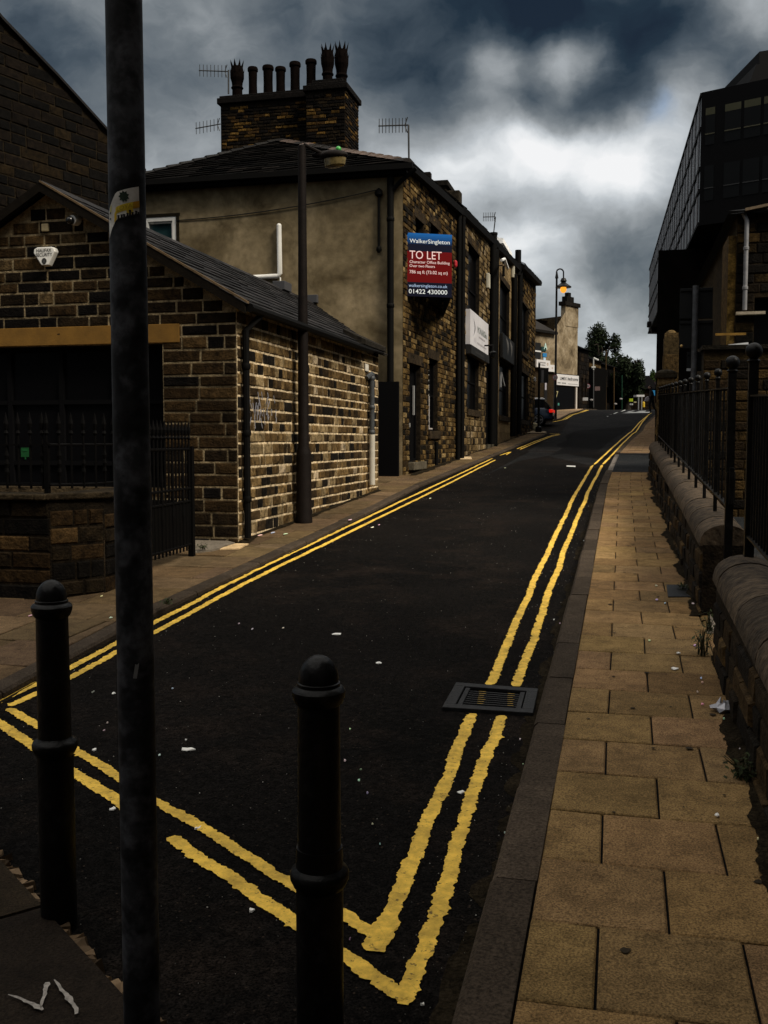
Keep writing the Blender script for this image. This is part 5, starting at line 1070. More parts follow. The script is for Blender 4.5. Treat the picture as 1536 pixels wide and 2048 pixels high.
# ================================================================== RIGHT SIDE
def low_wall(name, label, x0, x1, y0, y1, top0, seed):
    r_ = thing(name, label, 'wall', (x0, (y0 + y1) / 2, pave(y0)))
    mb = MB(); PW = [((.010, .008, .006), 4), ((.02, .014, .008), 3), ((.045, .028, .012), 2), ((.10, .062, .025), .5)]
    fw = Fr((x0, y1), (0, -1)); n = y1 - y0; zt = lambda u: top0(y1 - u) - .16
    masonry(mb, fw, 0, n, lambda u: pave(y1 - u) - .05, zt, [], h=.15, lens=(.2, .5), mort=.018, proud=.022, pal=PW, mt=(.02, .015, .010), seed=seed, zstart=pave(y0) - .1)
    mb.quad((x1, y0, pave(y0) - .1), (x1, y1, pave(y1) - .1), (x1, y1, top0(y1) - .16), (x1, y0, top0(y0) - .16), (.02, .015, .01))
    for y in (y0, y1): mb.quad((x0, y, pave(y) - .1), (x1, y, pave(y) - .1), (x1, y, top0(y) - .16), (x0, y, top0(y) - .16), (.018, .013, .008))
    mb.build('wall', M['stone'], r_)
    mb = MB(); rng = random.Random(seed); y = y0; cxm = (x0 + x1) / 2; rx = (x1 - x0) / 2 + .025
    while y < y1 - .01:
        e = min(y + rng.uniform(.45, .8), y1); k = rng.uniform(.7, 1.25); g = .006
        def sec(yy, dz): 
            zc = top0(yy) - .165 + dz; return [(cxm - rx, yy, zc)] + [(cxm - rx * cos(q) * (1 + rng.uniform(-.01, .01)), yy, zc + .165 * sin(q) ** .8) for q in np.linspace(.12, pi - .12, 13)] + [(cxm + rx, yy, zc)]
        nn_ = max(2, int((e - y) / .16)); dz = rng.uniform(-.006, .006); ss = [sec(y + g + (e - y - 2 * g) * i / nn_, dz) for i in range(nn_ + 1)]; m = len(ss[0])
        mb.add([p for s in ss for p in s], [(i * m + j, i * m + j + 1, (i + 1) * m + j + 1, (i + 1) * m + j) for i in range(nn_) for j in range(m - 1)] + [tuple(range(m))[::-1], tuple(range(nn_ * m, (nn_ + 1) * m))], (.066 * k, .047 * k, .030 * k)); y = e
    mb.build('coping', M['coping'], r_, smooth=True)
M['coping'] = mat('weathered_coping', (1, 1, 1), .9, spec=.2, tint=True, var=.85, vscale=13, bump=.7, bscale=28)
tp = lambda y: pave(y) + .70
low_wall('boundary_wall', 'far length of low stone wall with half round coping running up to the square pier', .615, .94, 7.9, 23.0, tp, 71)
low_wall('boundary_wall', 'near length of low stone wall with half round coping in the bottom right corner', .60, .93, 1.0, 6.6, lambda y: pave(y) + .665, 72)
def railing(label, x, ys_main, ztop, zrail, zbot, ends, gapn=3):
    r_ = thing('iron_railing', label, 'railing', (x, (ys_main[0] + ys_main[-1]) / 2, zbot(ys_main[0])))
    proto = None
    for i, y in enumerate(ys_main):
        big = y in ends; mb = MB(); h = .028 if big else .015
        mb.box(x - h, x + h, y - h, y + h, zbot(y) - (.12 if not big else .75), ztop(y))
        b = mb.build('post' if big else 'standard', M['black_iron'], r_)
        mb = MB(); rr = .052 if big else .034; mb.lathe((x, y, ztop(y)), [(h * 1.1, 0), (h * 1.5, .012), (h * .8, .03)], 10); mb.ball((x, y, ztop(y) + .03 + rr * .8), rr, 14, 9); mb.build('ball_finial', M['black_iron'], b, smooth=True)
    for a, b in zip(ys_main, ys_main[1:]):
        for j in range(1, gapn):
            y = a + (b - a) * j / gapn; mb = MB(); mb.tube([(x, y, zbot(y) + .02), (x, y, zrail(y))], .009, 6); mb.build('bar', M['black_iron'], r_)
    mb = MB(); ya, yb = ys_main[0], ys_main[-1]
    for zf, t in ((zrail, .02), (lambda y: zbot(y) + .035, .02)): mb.hexa([(x - t, ya, zf(ya) - .005), (x + t, ya, zf(ya) - .005), (x + t, yb, zf(yb) - .005), (x - t, yb, zf(yb) - .005)], [(x - t, ya, zf(ya) + .006), (x + t, ya, zf(ya) + .006), (x + t, yb, zf(yb) + .006), (x - t, yb, zf(yb) + .006)])
    mb.build('rail', M['black_iron'], r_)
    return r_
ym = [7.70, 8.82, 9.95, 11.08, 12.2, 13.3, 14.4, 15.5, 16.6, 17.7, 18.8, 19.9, 21.0, 22.1]
railing('black iron railing with ball finials along the far low wall up to the pier', .775, ym, lambda y: pave(y) + (1.80 if y > 7.8 else 1.83), lambda y: pave(y) + 1.72, lambda y: pave(y) + .82, (7.70,), 4)
railing('near black iron railing with a tall ball topped post at the right edge', .78, [6.53, 5.5, 4.5, 3.5, 2.5], lambda y: pave(y) + (1.86 if y > 6.4 else 1.78), lambda y: pave(y) + 1.66, lambda y: pave(y) + .76, (6.53,), 9)
mb = MB(); c = atX(1450, 980, .78); mb.box(.765, .80, 7.62, 7.66, 1.18, 1.45); mb.box(.75, .81, 7.655, 7.665, 1.2, 1.42); solo(mb, 'gate_latch', M['black_iron'], 'black latch plate fixed on the ball topped gate post', 'latch', bevel=.004)
# square pier at the driveway
pr = thing('stone_pier', 'square coursed stone pier with a flat cap at the driveway end of the wall', 'pier', (.95, 23.3, .93))
mb = MB(); PP_ = [((.012, .009, .006), 3), ((.04, .026, .010), 3), ((.10, .062, .022), 3), ((.17, .11, .042), 2)]
for o, d, n in (((.76, 23.05), (1, 0), .36), ((.76, 23.6), (0, -1), .55)): masonry(mb, Fr(o, d), 0, n, .8, 3.02, [], h=.19, lens=(.14, .34), mort=.02, proud=.018, pal=PP_, mt=(.18, .12, .055), seed=81, zstart=.85)
mb.quad((1.12, 23.05, .8), (1.12, 23.6, .8), (1.12, 23.6, 3.02), (1.12, 23.05, 3.02), (.03, .02, .01)); mb.build('shaft', M['stone'], pr)
mb = MB(); mb.box(.71, 1.17, 23.0, 23.65, 3.02, 3.13, (.03, .024, .016)); mb.ball((.94, 23.3, 3.12), 1, 14, 6, (.03, .024, .016), (.24, .3, .10)); mb.build('cap', M['stone'], pr)
# tall gate pillar behind
tpz = atY(1343, 657, 30.0)[2]; x0, x1 = atY(1327, 740, 30)[0], atY(1357, 740, 30)[0]
gp_ = thing('gate_pillar', 'tall pale buff stone gate pillar with a rounded top behind the pier', 'pillar', ((x0 + x1) / 2, 30, 1.2))
mb = MB(); PG = [((.075, .047, .018), 3), ((.055, .033, .012), 2), ((.095, .065, .028), 2)]
masonry(mb, Fr((x0, 30), (1, 0)), 0, x1 - x0, 1.0, tpz - .25, [], h=.52, lens=(.6, .7), mort=.012, proud=.008, pal=PG, mt=(.05, .034, .015), seed=83, zstart=1.0); masonry(mb, Fr((x0, 30.6), (0, -1)), 0, .6, 1.0, tpz - .25, [], h=.52, lens=(.6, .7), mort=.012, proud=.008, pal=PG, mt=(.05, .034, .015), seed=84, zstart=1.0)
mb.quad((x1, 30, 1), (x1, 30.6, 1), (x1, 30.6, tpz - .25), (x1, 30, tpz - .25), (.1, .06, .03)); mb.build('shaft', M['stone'], gp_)
mb = MB(); mb.box(x0 + .02, x1 - .02, 30.02, 30.58, tpz - .25, tpz - .12, (.10, .065, .028)); mb.ball(((x0 + x1) / 2, 30.3, tpz - .14), 1, 14, 6, (.11, .072, .03), ((x1 - x0) * .38, .26, .13)); mb.build('cap', M['stone'], gp_, smooth=True)
# backs of road signs
sy = 18.0; c = atY(1391, 575, sy); FS = Fr((0, sy), (1, 0))
rs = thing('road_sign', 'pair of large grey road signs seen from behind on one galvanised post', 'road sign', (c[0], sy, pave(sy)))
mb = MB(); mb.lathe((c[0], sy - .07, pave(sy)), [(.052, 0), (.050, c[2] - pave(sy) + .02)], 16); mb.build('post', mat('sign_post', (.075, .08, .09), .55, .3, var=.6, vscale=10), rs, smooth=True)
for (a, b, nm) in (((1360, 577), (1425, 637), 'sign_plate'), ((1359, 642), (1425, 697), 'sign_plate'), ((1374, 704), (1406, 742), 'small_plate')):
    A, B = atY(*a, sy), atY(*b, sy); mb = MB(); mb.box(A[0], B[0], sy, sy + .012, B[2], A[2]); p_ = mb.build(nm, M['grey_sign'], rs, bevel=.004)
    mb = MB()
    for z in (A[2] - .03, B[2] + .03): mb.box(A[0] + .01, B[0] - .01, sy - .022, sy - .001, z - .018, z + .018)
    mb.build('channel', M['grey_sign'], p_)
A, B = atY(1373, 737, sy), atY(1385, 742, sy); mb = MB(); mb.box(A[0], B[0], sy - .03, sy - .002, B[2], A[2], (.4, .42, .45)); mb.build('white_label', M['tint'], rs)
c = atY(1363, 692, sy - .1); mb = MB(); mb.ball(c, .026, 10, 6, (.5, .33, .12)); solo(mb, 'lamp_knob', M['tint'], 'small round amber knob beside the lower grey sign plate', 'knob', smooth=True)
# stone house on the right
HY_ = 16.5; q = lambda x, y: atY(x, y, HY_)
sh = thing('stone_house', 'dark stone house with a grey drainpipe behind the railings at the right edge', 'building', (2.2, HY_, .66))
xL = q(1471, 600)[0]; FH = Fr((xL, HY_), (1, 0)); zt_ = q(1490, 427)[2]
PR = [((.005, .004, .003), 5), ((.010, .007, .004), 4), ((.022, .014, .005), 2.5), ((.05, .03, .010), .6)]
mb = MB(); wz0, wz1 = q(1490, 680)[2], q(1490, 636)[2]
masonry(mb, FH, 0, 6, .4, zt_, [(.28, 1.2, q(1490, 690)[2], q(1490, 632)[2] + .28), (1.6, 3.0, 2.3, 4.4)], h=.15, lens=(.2, .5), mort=.014, proud=.016, pal=PR, mt=(.018, .012, .006), seed=91, zstart=.4)
mb.quad((xL + 6, HY_, .3), (xL + 6, HY_ + 8, .3), (xL + 6, HY_ + 8, zt_), (xL + 6, HY_, zt_), (.02, .014, .008)); mb.quad((xL, HY_ + 8, .3), (xL + 6, HY_ + 8, .3), (xL + 6, HY_ + 8, zt_), (xL, HY_ + 8, zt_), (.02, .014, .008)); mb.quad((xL, HY_, .3), (xL, HY_ + 8, .3), (xL, HY_ + 8, zt_), (xL, HY_, zt_), (.03, .02, .008))
mb.build('wall', M['stone'], sh)
mb = MB(); x_a = q(1455, 600)[0]; masonry(mb, Fr((x_a, HY_ + .06), (1, 0)), 0, xL - x_a, .5, q(1462, 470)[2], [], h=.5, lens=(.6, .7), mort=.006, proud=.006, pal=[((.17, .105, .028), 2), ((.20, .125, .035), 2), ((.14, .085, .022), 1)], mt=(.08, .05, .016), seed=92, zstart=.5); mb.quad((x_a, HY_ + .06, .4), (x_a, HY_ + 1.0, .4), (x_a, HY_ + 1.0, q(1462, 470)[2]), (x_a, HY_ + .06, q(1462, 470)[2]), (.08, .05, .02)); mb.build('corner_pilaster', M['stone'], sh)
mb = MB(); slate_roof(mb, (xL - .15, HY_ - .15, zt_), (xL + 6.1, HY_ - .15, zt_), (xL + 2.8, HY_ + 4, zt_ + 1.2), (xL + 6.1, HY_ + 4, zt_ + 1.2), 10, seed=93); mb.quad((xL - .15, HY_ - .15, zt_ - .02), (xL + 2.8, HY_ + 4, zt_ + 1.2), (xL - .15, HY_ + 8, zt_), (xL - .15, HY_ + 4, zt_), (.02, .02, .02)); rf = mb.build('roof', M['slate'], sh)
mb = MB(); a, b = q(1488, 427), q(1536, 417); mb.hexa([a, b, b + np.array([0, -.2, 0]), a + np.array([0, -.2, 0])], [a + np.array([0, 0, .04]), b + np.array([0, 0, .04]), b + np.array([0, -.2, .04]), a + np.array([0, -.2, .04])], (.16, .12, .08)); mb.build('eaves_mortar', M['tint_var'], rf)
a, b = q(1493, 436), q(1489, 621); mb = MB(); mb.tube([(a[0] - .05, HY_ - .05, a[2] + .06), (a[0], HY_ - .06, a[2] - .05), (a[0], HY_ - .06, b[2])], .034, 10)
for z in (a[2] - .5, a[2] - 1.1): mb.lathe((a[0], HY_ - .06, z), [(.034, 0), (.043, .01), (.043, .05), (.034, .06)], 10)
mb.build('drainpipe', mat('grey_drainpipe', (.20, .20, .21), .5, spec=.3, var=.3), sh, smooth=True)
mb = MB(); a, b = q(1471, 627), q(1529, 624); mb.box(a[0], b[0], HY_ - .12, HY_ + .0, a[2] - .03, a[2] + .012, (.34, .29, .22)); mb.build('ledge', M['tint_var'], sh)
mb = MB(); FH.box(mb, .28, 1.2, q(1490, 690)[2], q(1490, 632)[2] + .28, -.16, -.14); mb.build('window', M['glass_dull'], sh); mb = MB(); FH.box(mb, 1.6, 3.0, 2.3, 4.4, -.16, -.14); mb.build('window', M['glass_dull'], sh)
a, b = q(1440, 694), q(1492, 692); mb = MB(); mb.prism([(a[0], HY_ - .3, a[2] - .05), (b[0], HY_ - .3, b[2] - .02), (b[0], HY_ - .3, b[2] + .03), (a[0] + .1, HY_ - .3, a[2] + .01)], (0, .3, 0), (.62, .63, .66)); mb.box(a[0], b[0] + .5, HY_ - .31, HY_ - .02, a[2] - .085, a[2] - .055, (.01, .08, .02)); mb.build('porch_roof', M['tint'], sh)
a, b = q(1427, 673), q(1487, 669); mb = MB(); mb.box(a[0], b[0], HY_ - .34, HY_ - .30, a[2] - .02, a[2] + .015, (.22, .125, .03)); mb.build('timber_rail', M['tint_var'], sh)
# yard wall of brick seen through the gateway
ywl = thing('yard_wall', 'coursed stone yard wall with flat top seen through the gateway behind the railings', 'wall', (1.8, 14.8, .6))
a, b = atY(1408, 700, 14.8), atY(1536, 700, 14.8); FY_ = Fr((a[0], 14.8), (1, 0)); mb = MB()
masonry(mb, FY_, 0, b[0] - a[0] + 4, .4, a[2], [], h=.14, lens=(.2, .45), mort=.016, proud=.015, pal=[((.006, .0045, .003), 3), ((.018, .011, .005), 3), ((.04, .024, .008), 2.5), ((.065, .04, .014), .8)], mt=(.03, .02, .008), seed=95, zstart=.4); mb.quad((a[0], 14.8, .4), (a[0], 15.2, .4), (a[0], 15.2, a[2]), (a[0], 14.8, a[2]), (.02, .015, .01)); mb.build('wall', M['stone'], ywl)
mb = MB(); mb.box(a[0] - .03, b[0] + 4, 14.75, 15.25, a[2] + .002, a[2] + .06, (.012, .010, .007)); mb.build('coping', M['stone'], ywl)

# dark glass office block cantilevered over the upper street
ob = thing('office_block', 'black glazed office block with vertical fins cantilevered above the upper street', 'building', (2.3, 34.3, 8.5))
C0, C1 = np.array([2.32, 34.3]), np.array([1.60, 68.1]); FO = Fr(C1, C0 - C1); LO = np.linalg.norm(C1 - C0); ZB, ZT = 8.55, 12.73
C2 = C0 + np.array([1.35, -.6]) * 6; FO2 = Fr(C0, C2 - C0); LO2 = np.linalg.norm(C2 - C0)
m_of = mat('bronze_black_cladding', (.004, .004, .0045), .7, spec=.06); m_gl = mat('office_glass', (.007, .0075, .008), .35, spec=.08)
mb = MB(); back = np.array([9, 3.0])
base = [C0, C1, C1 + back, C2 + back, C2]
mb.prism([(p[0], p[1], ZB) for p in base], (0, 0, ZT - ZB)); mb.build('body', m_of, ob)
mb = MB(); nf = 25
for i in range(nf):
    u = LO * (i + .5) / nf; FO.box(mb, u - .22, u + .22, ZB + .05, ZT - .12, .008, .03)
mb.build('fins', mat('grey_fin', (.13, .13, .145), .6, spec=.2), ob)
mb = MB()
for z in (ZB, ZB + 1.05, ZB + 1.75, ZB + 3.0, ZT - .12): FO.box(mb, 0, LO, z, z + .11, .002, .05)
mb.build('spandrel_band', m_of, ob)
mb = MB(); FO.box(mb, 0, LO, ZB + .12, ZT - .13, .0, .006); mb.build('side_glazing', m_gl, ob)
for row, (z0, z1) in enumerate(((ZB + .75, ZB + 1.85), (ZB + 2.5, ZB + 3.65))):
    for i in range(9):
        u0 = .14 + (.62 * min(i, 1) + .60 * max(0, i - 1)); u1 = u0 + (.30 if i == 0 else .50); mb = MB(); FO2.box(mb, u0, u1, z0, z1, .002, .012); w_ = mb.build('window', m_gl, ob)
        mb = MB()
        if row == 1: FO2.box(mb, u0, u1, z1 - .22, z1, .013, .016, (.045, .043, .018)); FO2.box(mb, u0, u1, z0 + .32, z0 + .355, .013, .03, (.06, .055, .03))
        else: FO2.box(mb, u0, u1, z0 + .38, z0 + .41, .013, .03, (.03, .03, .03))
        mb.build('blind', M['tint'], w_)
mb = MB(); qd = [atD(x, y, 33.5) for x, y in ((1496, 175), (1600, 160), (1600, 90), (1519, 103), (1519, 128), (1513, 128))]; mb.prism([tuple(p) for p in qd], tuple(_f0 * 7)); mb.build('plant_room', m_of, ob)
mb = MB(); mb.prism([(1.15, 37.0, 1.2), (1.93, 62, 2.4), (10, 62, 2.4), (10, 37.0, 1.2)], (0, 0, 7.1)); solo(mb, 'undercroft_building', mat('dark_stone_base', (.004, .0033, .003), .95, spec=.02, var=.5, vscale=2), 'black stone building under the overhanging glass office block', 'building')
mb = MB(); a = atD(1299, 646, 62); mb.box(a[0] - .15, a[0] + 1.3, a[1] - .5, a[1] + .5, a[2] - .22, a[2] + .05); mb.box(a[0] + .1, a[0] + 1.3, a[1] - .45, a[1] + .45, a[2] - .62, a[2] - .22); solo(mb, 'stone_cornice', M['old_iron'], 'projecting dark cornice block under the far end of the office block', 'cornice', bevel=.03)
mb = MB(); a = atD(1333, 864, 24); c_ = a; mb.box(1.13, 1.30, 24.4, 24.46, a[2] - .05, a[2] + .02, (.35, .01, .02)); mb.box(1.13, 1.30, 24.4, 24.46, a[2] + .02, a[2] + .07, (.8, .78, .78)); solo(mb, 'reflector_plate', M['tint'], 'small red and white reflector plate showing beside the square pier', 'reflector')

# ================================================================== FAR END
# parked car in the side street
cr_ = ground(1107, 858, pave, -KERB); cx0, cy0, cz0 = atD(1107, 852, 57.2); cz0 = pave(cy0) - KERB
car = thing('parked_car', 'dark blue estate car with a lit red tail light turning into the side street', 'car', (cx0 - 2, cy0, cz0))
def carsec(x, hw, prof): return [(x, cy0 + s * hw * k, cz0 + z) for s, k, z in prof]
bodyp = [(0.0, .42, .62), (-.08, .30, .92), (-.75, .28, .98), (-3.0, .25, .95), (-3.9, .30, .80), (-4.3, .40, .62)]
mb = MB(); secs = []
for dx, zb_, zt2 in [(0, .38, .70), (-.07, .28, .94), (-.5, .24, .98), (-1.6, .22, .97), (-2.9, .22, .95), (-3.7, .24, .84), (-4.2, .30, .68), (-4.3, .4, .6)]:
    hw = .88 if -4.0 < dx < -.1 else .78; secs.append([(cx0 + dx, cy0 + a * hw, cz0 + z) for a, z in ((-.86, zb_), (-1, zb_ + .12), (-1, zt2 - .16), (-.93, zt2), (.93, zt2), (1, zt2 - .16), (1, zb_ + .12), (.86, zb_))])
m = 8; mb.add([p for s in secs for p in s], [(i * m + j, i * m + (j + 1) % m, (i + 1) * m + (j + 1) % m, (i + 1) * m + j) for i in range(len(secs) - 1) for j in range(m)] + [tuple(range(m))[::-1], tuple(range((len(secs) - 1) * m, len(secs) * m))]); mb.build('body', M['carpaint'], car, smooth=True)
cab = [(-.12, .94, .02), (-.48, 1.42, 0), (-1.5, 1.47, 0), (-2.3, 1.42, 0), (-3.05, .95, .02)]
mb = MB(); gl = []
for dx, z, _ in cab: gl.append([(cx0 + dx, cy0 - (.82 if z < 1 else .62), cz0 + z), (cx0 + dx, cy0 + (.82 if z < 1 else .62), cz0 + z)])
ring = [g[0] for g in gl]; ring2 = [g[1] for g in gl]; n = len(ring); mb.add(ring + ring2, [tuple(range(n)), tuple(range(n, 2 * n))[::-1]] + [(i, n + i, n + i + 1, i + 1) for i in range(n - 1)]); mb.build('cabin_glass', M['glass'], car)
mb = MB(); mb.box(cx0 - 2.3, cx0 - .46, cy0 - .63, cy0 + .63, cz0 + 1.43, cz0 + 1.485); mb.build('roof', M['carpaint'], car, bevel=.03)
mb = MB()
for s in (-.56, .56): mb.tube([(cx0 - 2.2, cy0 + s, cz0 + 1.53), (cx0 - .55, cy0 + s, cz0 + 1.53)], .028, 6)
mb.build('roof_rail', mat('silver_rail', (.8, .8, .82), .35, spec=.6), car)
for dx in (-.78, -3.45):
    for s in (-1, 1):
        mb = MB(); mb.tube([(cx0 + dx, cy0 + s * .90, cz0 + .32), (cx0 + dx, cy0 + s * .68, cz0 + .32)], .32, 24); w_ = mb.build('wheel', M['tyre'], car)
        mb = MB(); c_ = (cx0 + dx, cy0 + s * .905, cz0 + .32)
        for k in range(5):
            q = 2 * pi * k / 5; mb.add([(c_[0] + .05 * cos(q + 1.2), c_[1], c_[2] + .05 * sin(q + 1.2)), (c_[0] + .23 * cos(q + .17), c_[1], c_[2] + .23 * sin(q + .17)), (c_[0] + .23 * cos(q - .17), c_[1], c_[2] + .23 * sin(q - .17)), (c_[0] + .05 * cos(q - 1.2), c_[1], c_[2] + .05 * sin(q - 1.2))], [(0, 1, 2, 3)])
        for k in range(20):
            q, q2 = 2 * pi * k / 20, 2 * pi * (k + 1) / 20; mb.add([(c_[0] + r * cos(a), c_[1], c_[2] + r * sin(a)) for r, a in ((.22, q), (.25, q), (.25, q2), (.22, q2))], [(0, 1, 2, 3)])
        mb.build('rim', M['alloy'], w_)
for s in (-1, 1):
    mb = MB(); mb.box(cx0 - .20, cx0 + .012, cy0 + s * .70 - .17, cy0 + s * .70 + .185, cz0 + .72, cz0 + .9); mb.build('tail_light', M['red_lens'], car, bevel=.03)
mb = MB(); mb.box(cx0 - .02, cx0 + .06, cy0 - .78, cy0 + .78, cz0 + .34, cz0 + .52); mb.build('bumper', M['tyre'], car, bevel=.03)

# corner building with the shop
D_ = 72.0; A0 = atD(1107, 818, D_); dB = np.array([sin(rad(28)), cos(rad(28))]); FBg = Fr(A0[:2], dB)
cb = thing('corner_shop_building', 'stained cream rendered corner building with a tall chimney and a shop sign', 'building', (A0[0], A0[1], A0[2]))
uz = FBg.uz; uLf = uz(1040, 700)[0]; uRt = uz(1155, 700)[0]; zE = uz(1100, 664)[1]; zG = uz(1107, 658)[1]; zTop = uz(1135, 630)[1]; zBs = 2.6
mb = MB(); P3 = lambda u, z, k=0: FBg(u, z, k)
zsh = uz(1130, 748)[1]
mb.add([P3(uLf, uz(1080, 735)[1]), P3(0, uz(1100, 738)[1]), P3(0, zE), P3(uLf, zE)], [(0, 1, 2, 3)]); mb.add([P3(0, zsh), P3(uRt, zsh), P3(uRt, zTop + .2), P3(uRt * .45, zTop + .2), P3(0, zG)], [(0, 1, 2, 3, 4)])
mb.build('upper_wall', M['cream'], cb)
mb = MB(); mb.add([P3(uLf, zBs), P3(0, zBs), P3(0, uz(1100, 738)[1]), P3(uLf, uz(1080, 735)[1])], [(0, 1, 2, 3)], (.03, .02, .01)); mb.add([P3(0, zBs), P3(uRt, zBs), P3(uRt, zsh), P3(0, zsh)], [(0, 1, 2, 3)], (.012, .01, .008)); mb.add([P3(uRt, zBs), P3(uRt, zBs, -9), P3(uRt, zTop, -9), P3(uRt, zTop + .2)], [(0, 1, 2, 3)], (.05, .036, .02)); mb.build('lower_wall', M['stone'], cb)
mb = MB(); rz = uz(1090, 625)[1]; mb.add([P3(uLf, zE + .0, .25), P3(0, zE, .25), P3(uRt * .33, rz, -2.6), P3(uLf, rz, -2.6)], [(0, 1, 2, 3)], (.016, .013, .011)); mb.add([P3(uLf, rz, -2.6), P3(uRt, rz, -2.6), P3(uRt, zE, -8), P3(uLf, zE, -8)], [(0, 1, 2, 3)], (.02, .018, .016)); mb.build('roof', M['slate'], cb)
mb = MB(); FBg.box(mb, uLf, 0, zE - .15, zE + .02, .02, .3, (.012, .011, .01)); mb.build('gutter', M['tint_var'], cb)
c0, c1 = uz(1122, 640)[0], uz(1156, 640)[0]; zc = uz(1140, 604)[1]
mb = MB(); FBg.box(mb, c0 + .55, c1, zTop - .8, zc - .3, -.35, .03); mb.build('chimney', M['cream'], cb)
mb = MB(); FBg.box(mb, c0 + .38, c1 + .12, zc - .3, zc - .02, -.45, .13, (.012, .010, .008)); FBg.box(mb, c0 + .75, c1 - .65, zc - .02, zc + .38, -.4, .02, (.008, .007, .006)); FBg.box(mb, c0 + 1.05, c1 - .95, zc + .38, zc + .68, -.35, -.05, (.008, .007, .006)); mb.build('chimney_cap', M['stone'], cb)
mb = MB(); FBg.box(mb, uLf, uz(1081, 690)[0], uz(1080, 718)[1], uz(1080, 686)[1], .004, .03, (.006, .006, .006)); FBg.box(mb, uLf, uz(1081, 690)[0], uz(1080, 704)[1] - .02, uz(1080, 704)[1] + .08, .03, .06, (.6, .6, .6)); mb.build('window', M['tint'], cb)
mb = MB(); FBg.box(mb, uz(1088, 760)[0], uz(1094, 760)[0], uz(1090, 815)[1], uz(1090, 745)[1], .004, .03, (.006, .005, .005)); FBg.box(mb, uz(1089, 760)[0], uz(1092, 760)[0], uz(1090, 780)[1], uz(1090, 753)[1], .03, .05, (.42, .40, .45)); mb.build('shop_doorway', M['tint'], cb)
mb = MB(); FBg.box(mb, uz(1111, 790)[0], uz(1150, 790)[0], zBs + .3, uz(1130, 775)[1], .01, .02, (.004, .005, .005)); sw = mb.build('shop_window', M['glass_dull'], cb)
mb = MB(); add_text(mb, '7', lambda u, v: FBg(u, v, .03), uz(1110.5, 795)[0], uz(1112, 796)[1], .5, .36, 'L', 0, (.35, .31, .16)); FBg.box(mb, uz(1115, 810)[0], uz(1118, 810)[0], uz(1116, 811)[1], uz(1116, 806)[1], .022, .03, (.05, .2, .17)); mb.build('window_lettering', M['tint'], sw)
mb = MB(); FBg.box(mb, uz(1149, 800)[0], uz(1151.5, 800)[0], zBs + .3, uz(1150, 775)[1], .03, .12, (.5, .46, .42)); mb.build('white_post', M['tint'], cb)
def far_sign(name, label, p0, p1, txt, k=.12):
    a, b = uz(*p0), uz(*p1); r_ = thing(name, label, 'sign', FBg(a[0], b[1], k)); mb = MB(); FBg.box(mb, a[0], b[0], b[1], a[1], .03, k, (.62, .61, .62)); mb.build('board', M['tint'], r_)
    mb = MB(); W, H = b[0] - a[0], a[1] - b[1]
    for s, x, y, h, wd_, t, sh in txt: add_text(mb, s, lambda u, v: FBg(a[0] + u, b[1] + v, k + .01), x * W, y * H, h * H, wd_ * W, 'L', .01, t, sh)
    if txt: mb.build('lettering', M['tint'], r_)
    return r_, a, b
DK = (.02, .02, .02); OR = (.35, .18, .02)
far_sign('shop_sign', 'white shop fascia reading bedrooms above the dark shop window on the cream gable', (1111, 748), (1154.5, 773), [('LIMEX', .14, .50, .26, .30, DK, 0), ('bedrooms', .48, .50, .32, .48, DK, .15), ('_________', .12, .44, .05, .8, OR, 0), ('IIII', .04, .14, .12, .12, DK, 0), ('IIIIII', .22, .14, .12, .18, DK, 0), ('IIIIIIIIIIIIIIIIII', .5, .14, .07, .44, (.2, .2, .2), 0)])
far_sign('shop_sign', 'white sign with dark lettering and an orange dot at the left of the corner shop', (1066, 719), (1093, 737), [('IIIIIIII', .12, .56, .16, .52, DK, 0), ('IIIIII', .12, .25, .16, .5, DK, 0), ('O', .76, .35, .3, .1, OR, 0)], .3)
far_sign('shop_sign', 'blank white sign with one orange dot between the other two shop signs', (1089, 729), (1108, 744.5), [('O', .5, .42, .25, .12, OR, 0)], .2)
a, b = uz(1081.5, 693), uz(1091, 703); mb = MB(); FBg.box(mb, a[0], b[0], b[1], a[1], .02, .06, (.01, .04, .035)); add_text(mb, 'A', lambda u, v: FBg(a[0] + u, b[1] + v, .066), .3, .15, .42, .45, 'L', .02, (.5, .7, .65)); solo(mb, 'letter_sign', M['tint'], 'dark green sign with a pale letter A on the cream wall', 'sign')
a, b = uz(1084.5, 706), uz(1092, 714); mb = MB(); FBg.box(mb, a[0], b[0], b[1], a[1], .02, .06, (.02, .18, .42)); FBg.box(mb, a[0] + .1, b[0] - .1, b[1] - .3, b[1] - .05, .02, .05, (.4, .5, .6)); solo(mb, 'blue_sign', M['tint'], 'small blue square sign below the letter A sign', 'sign')
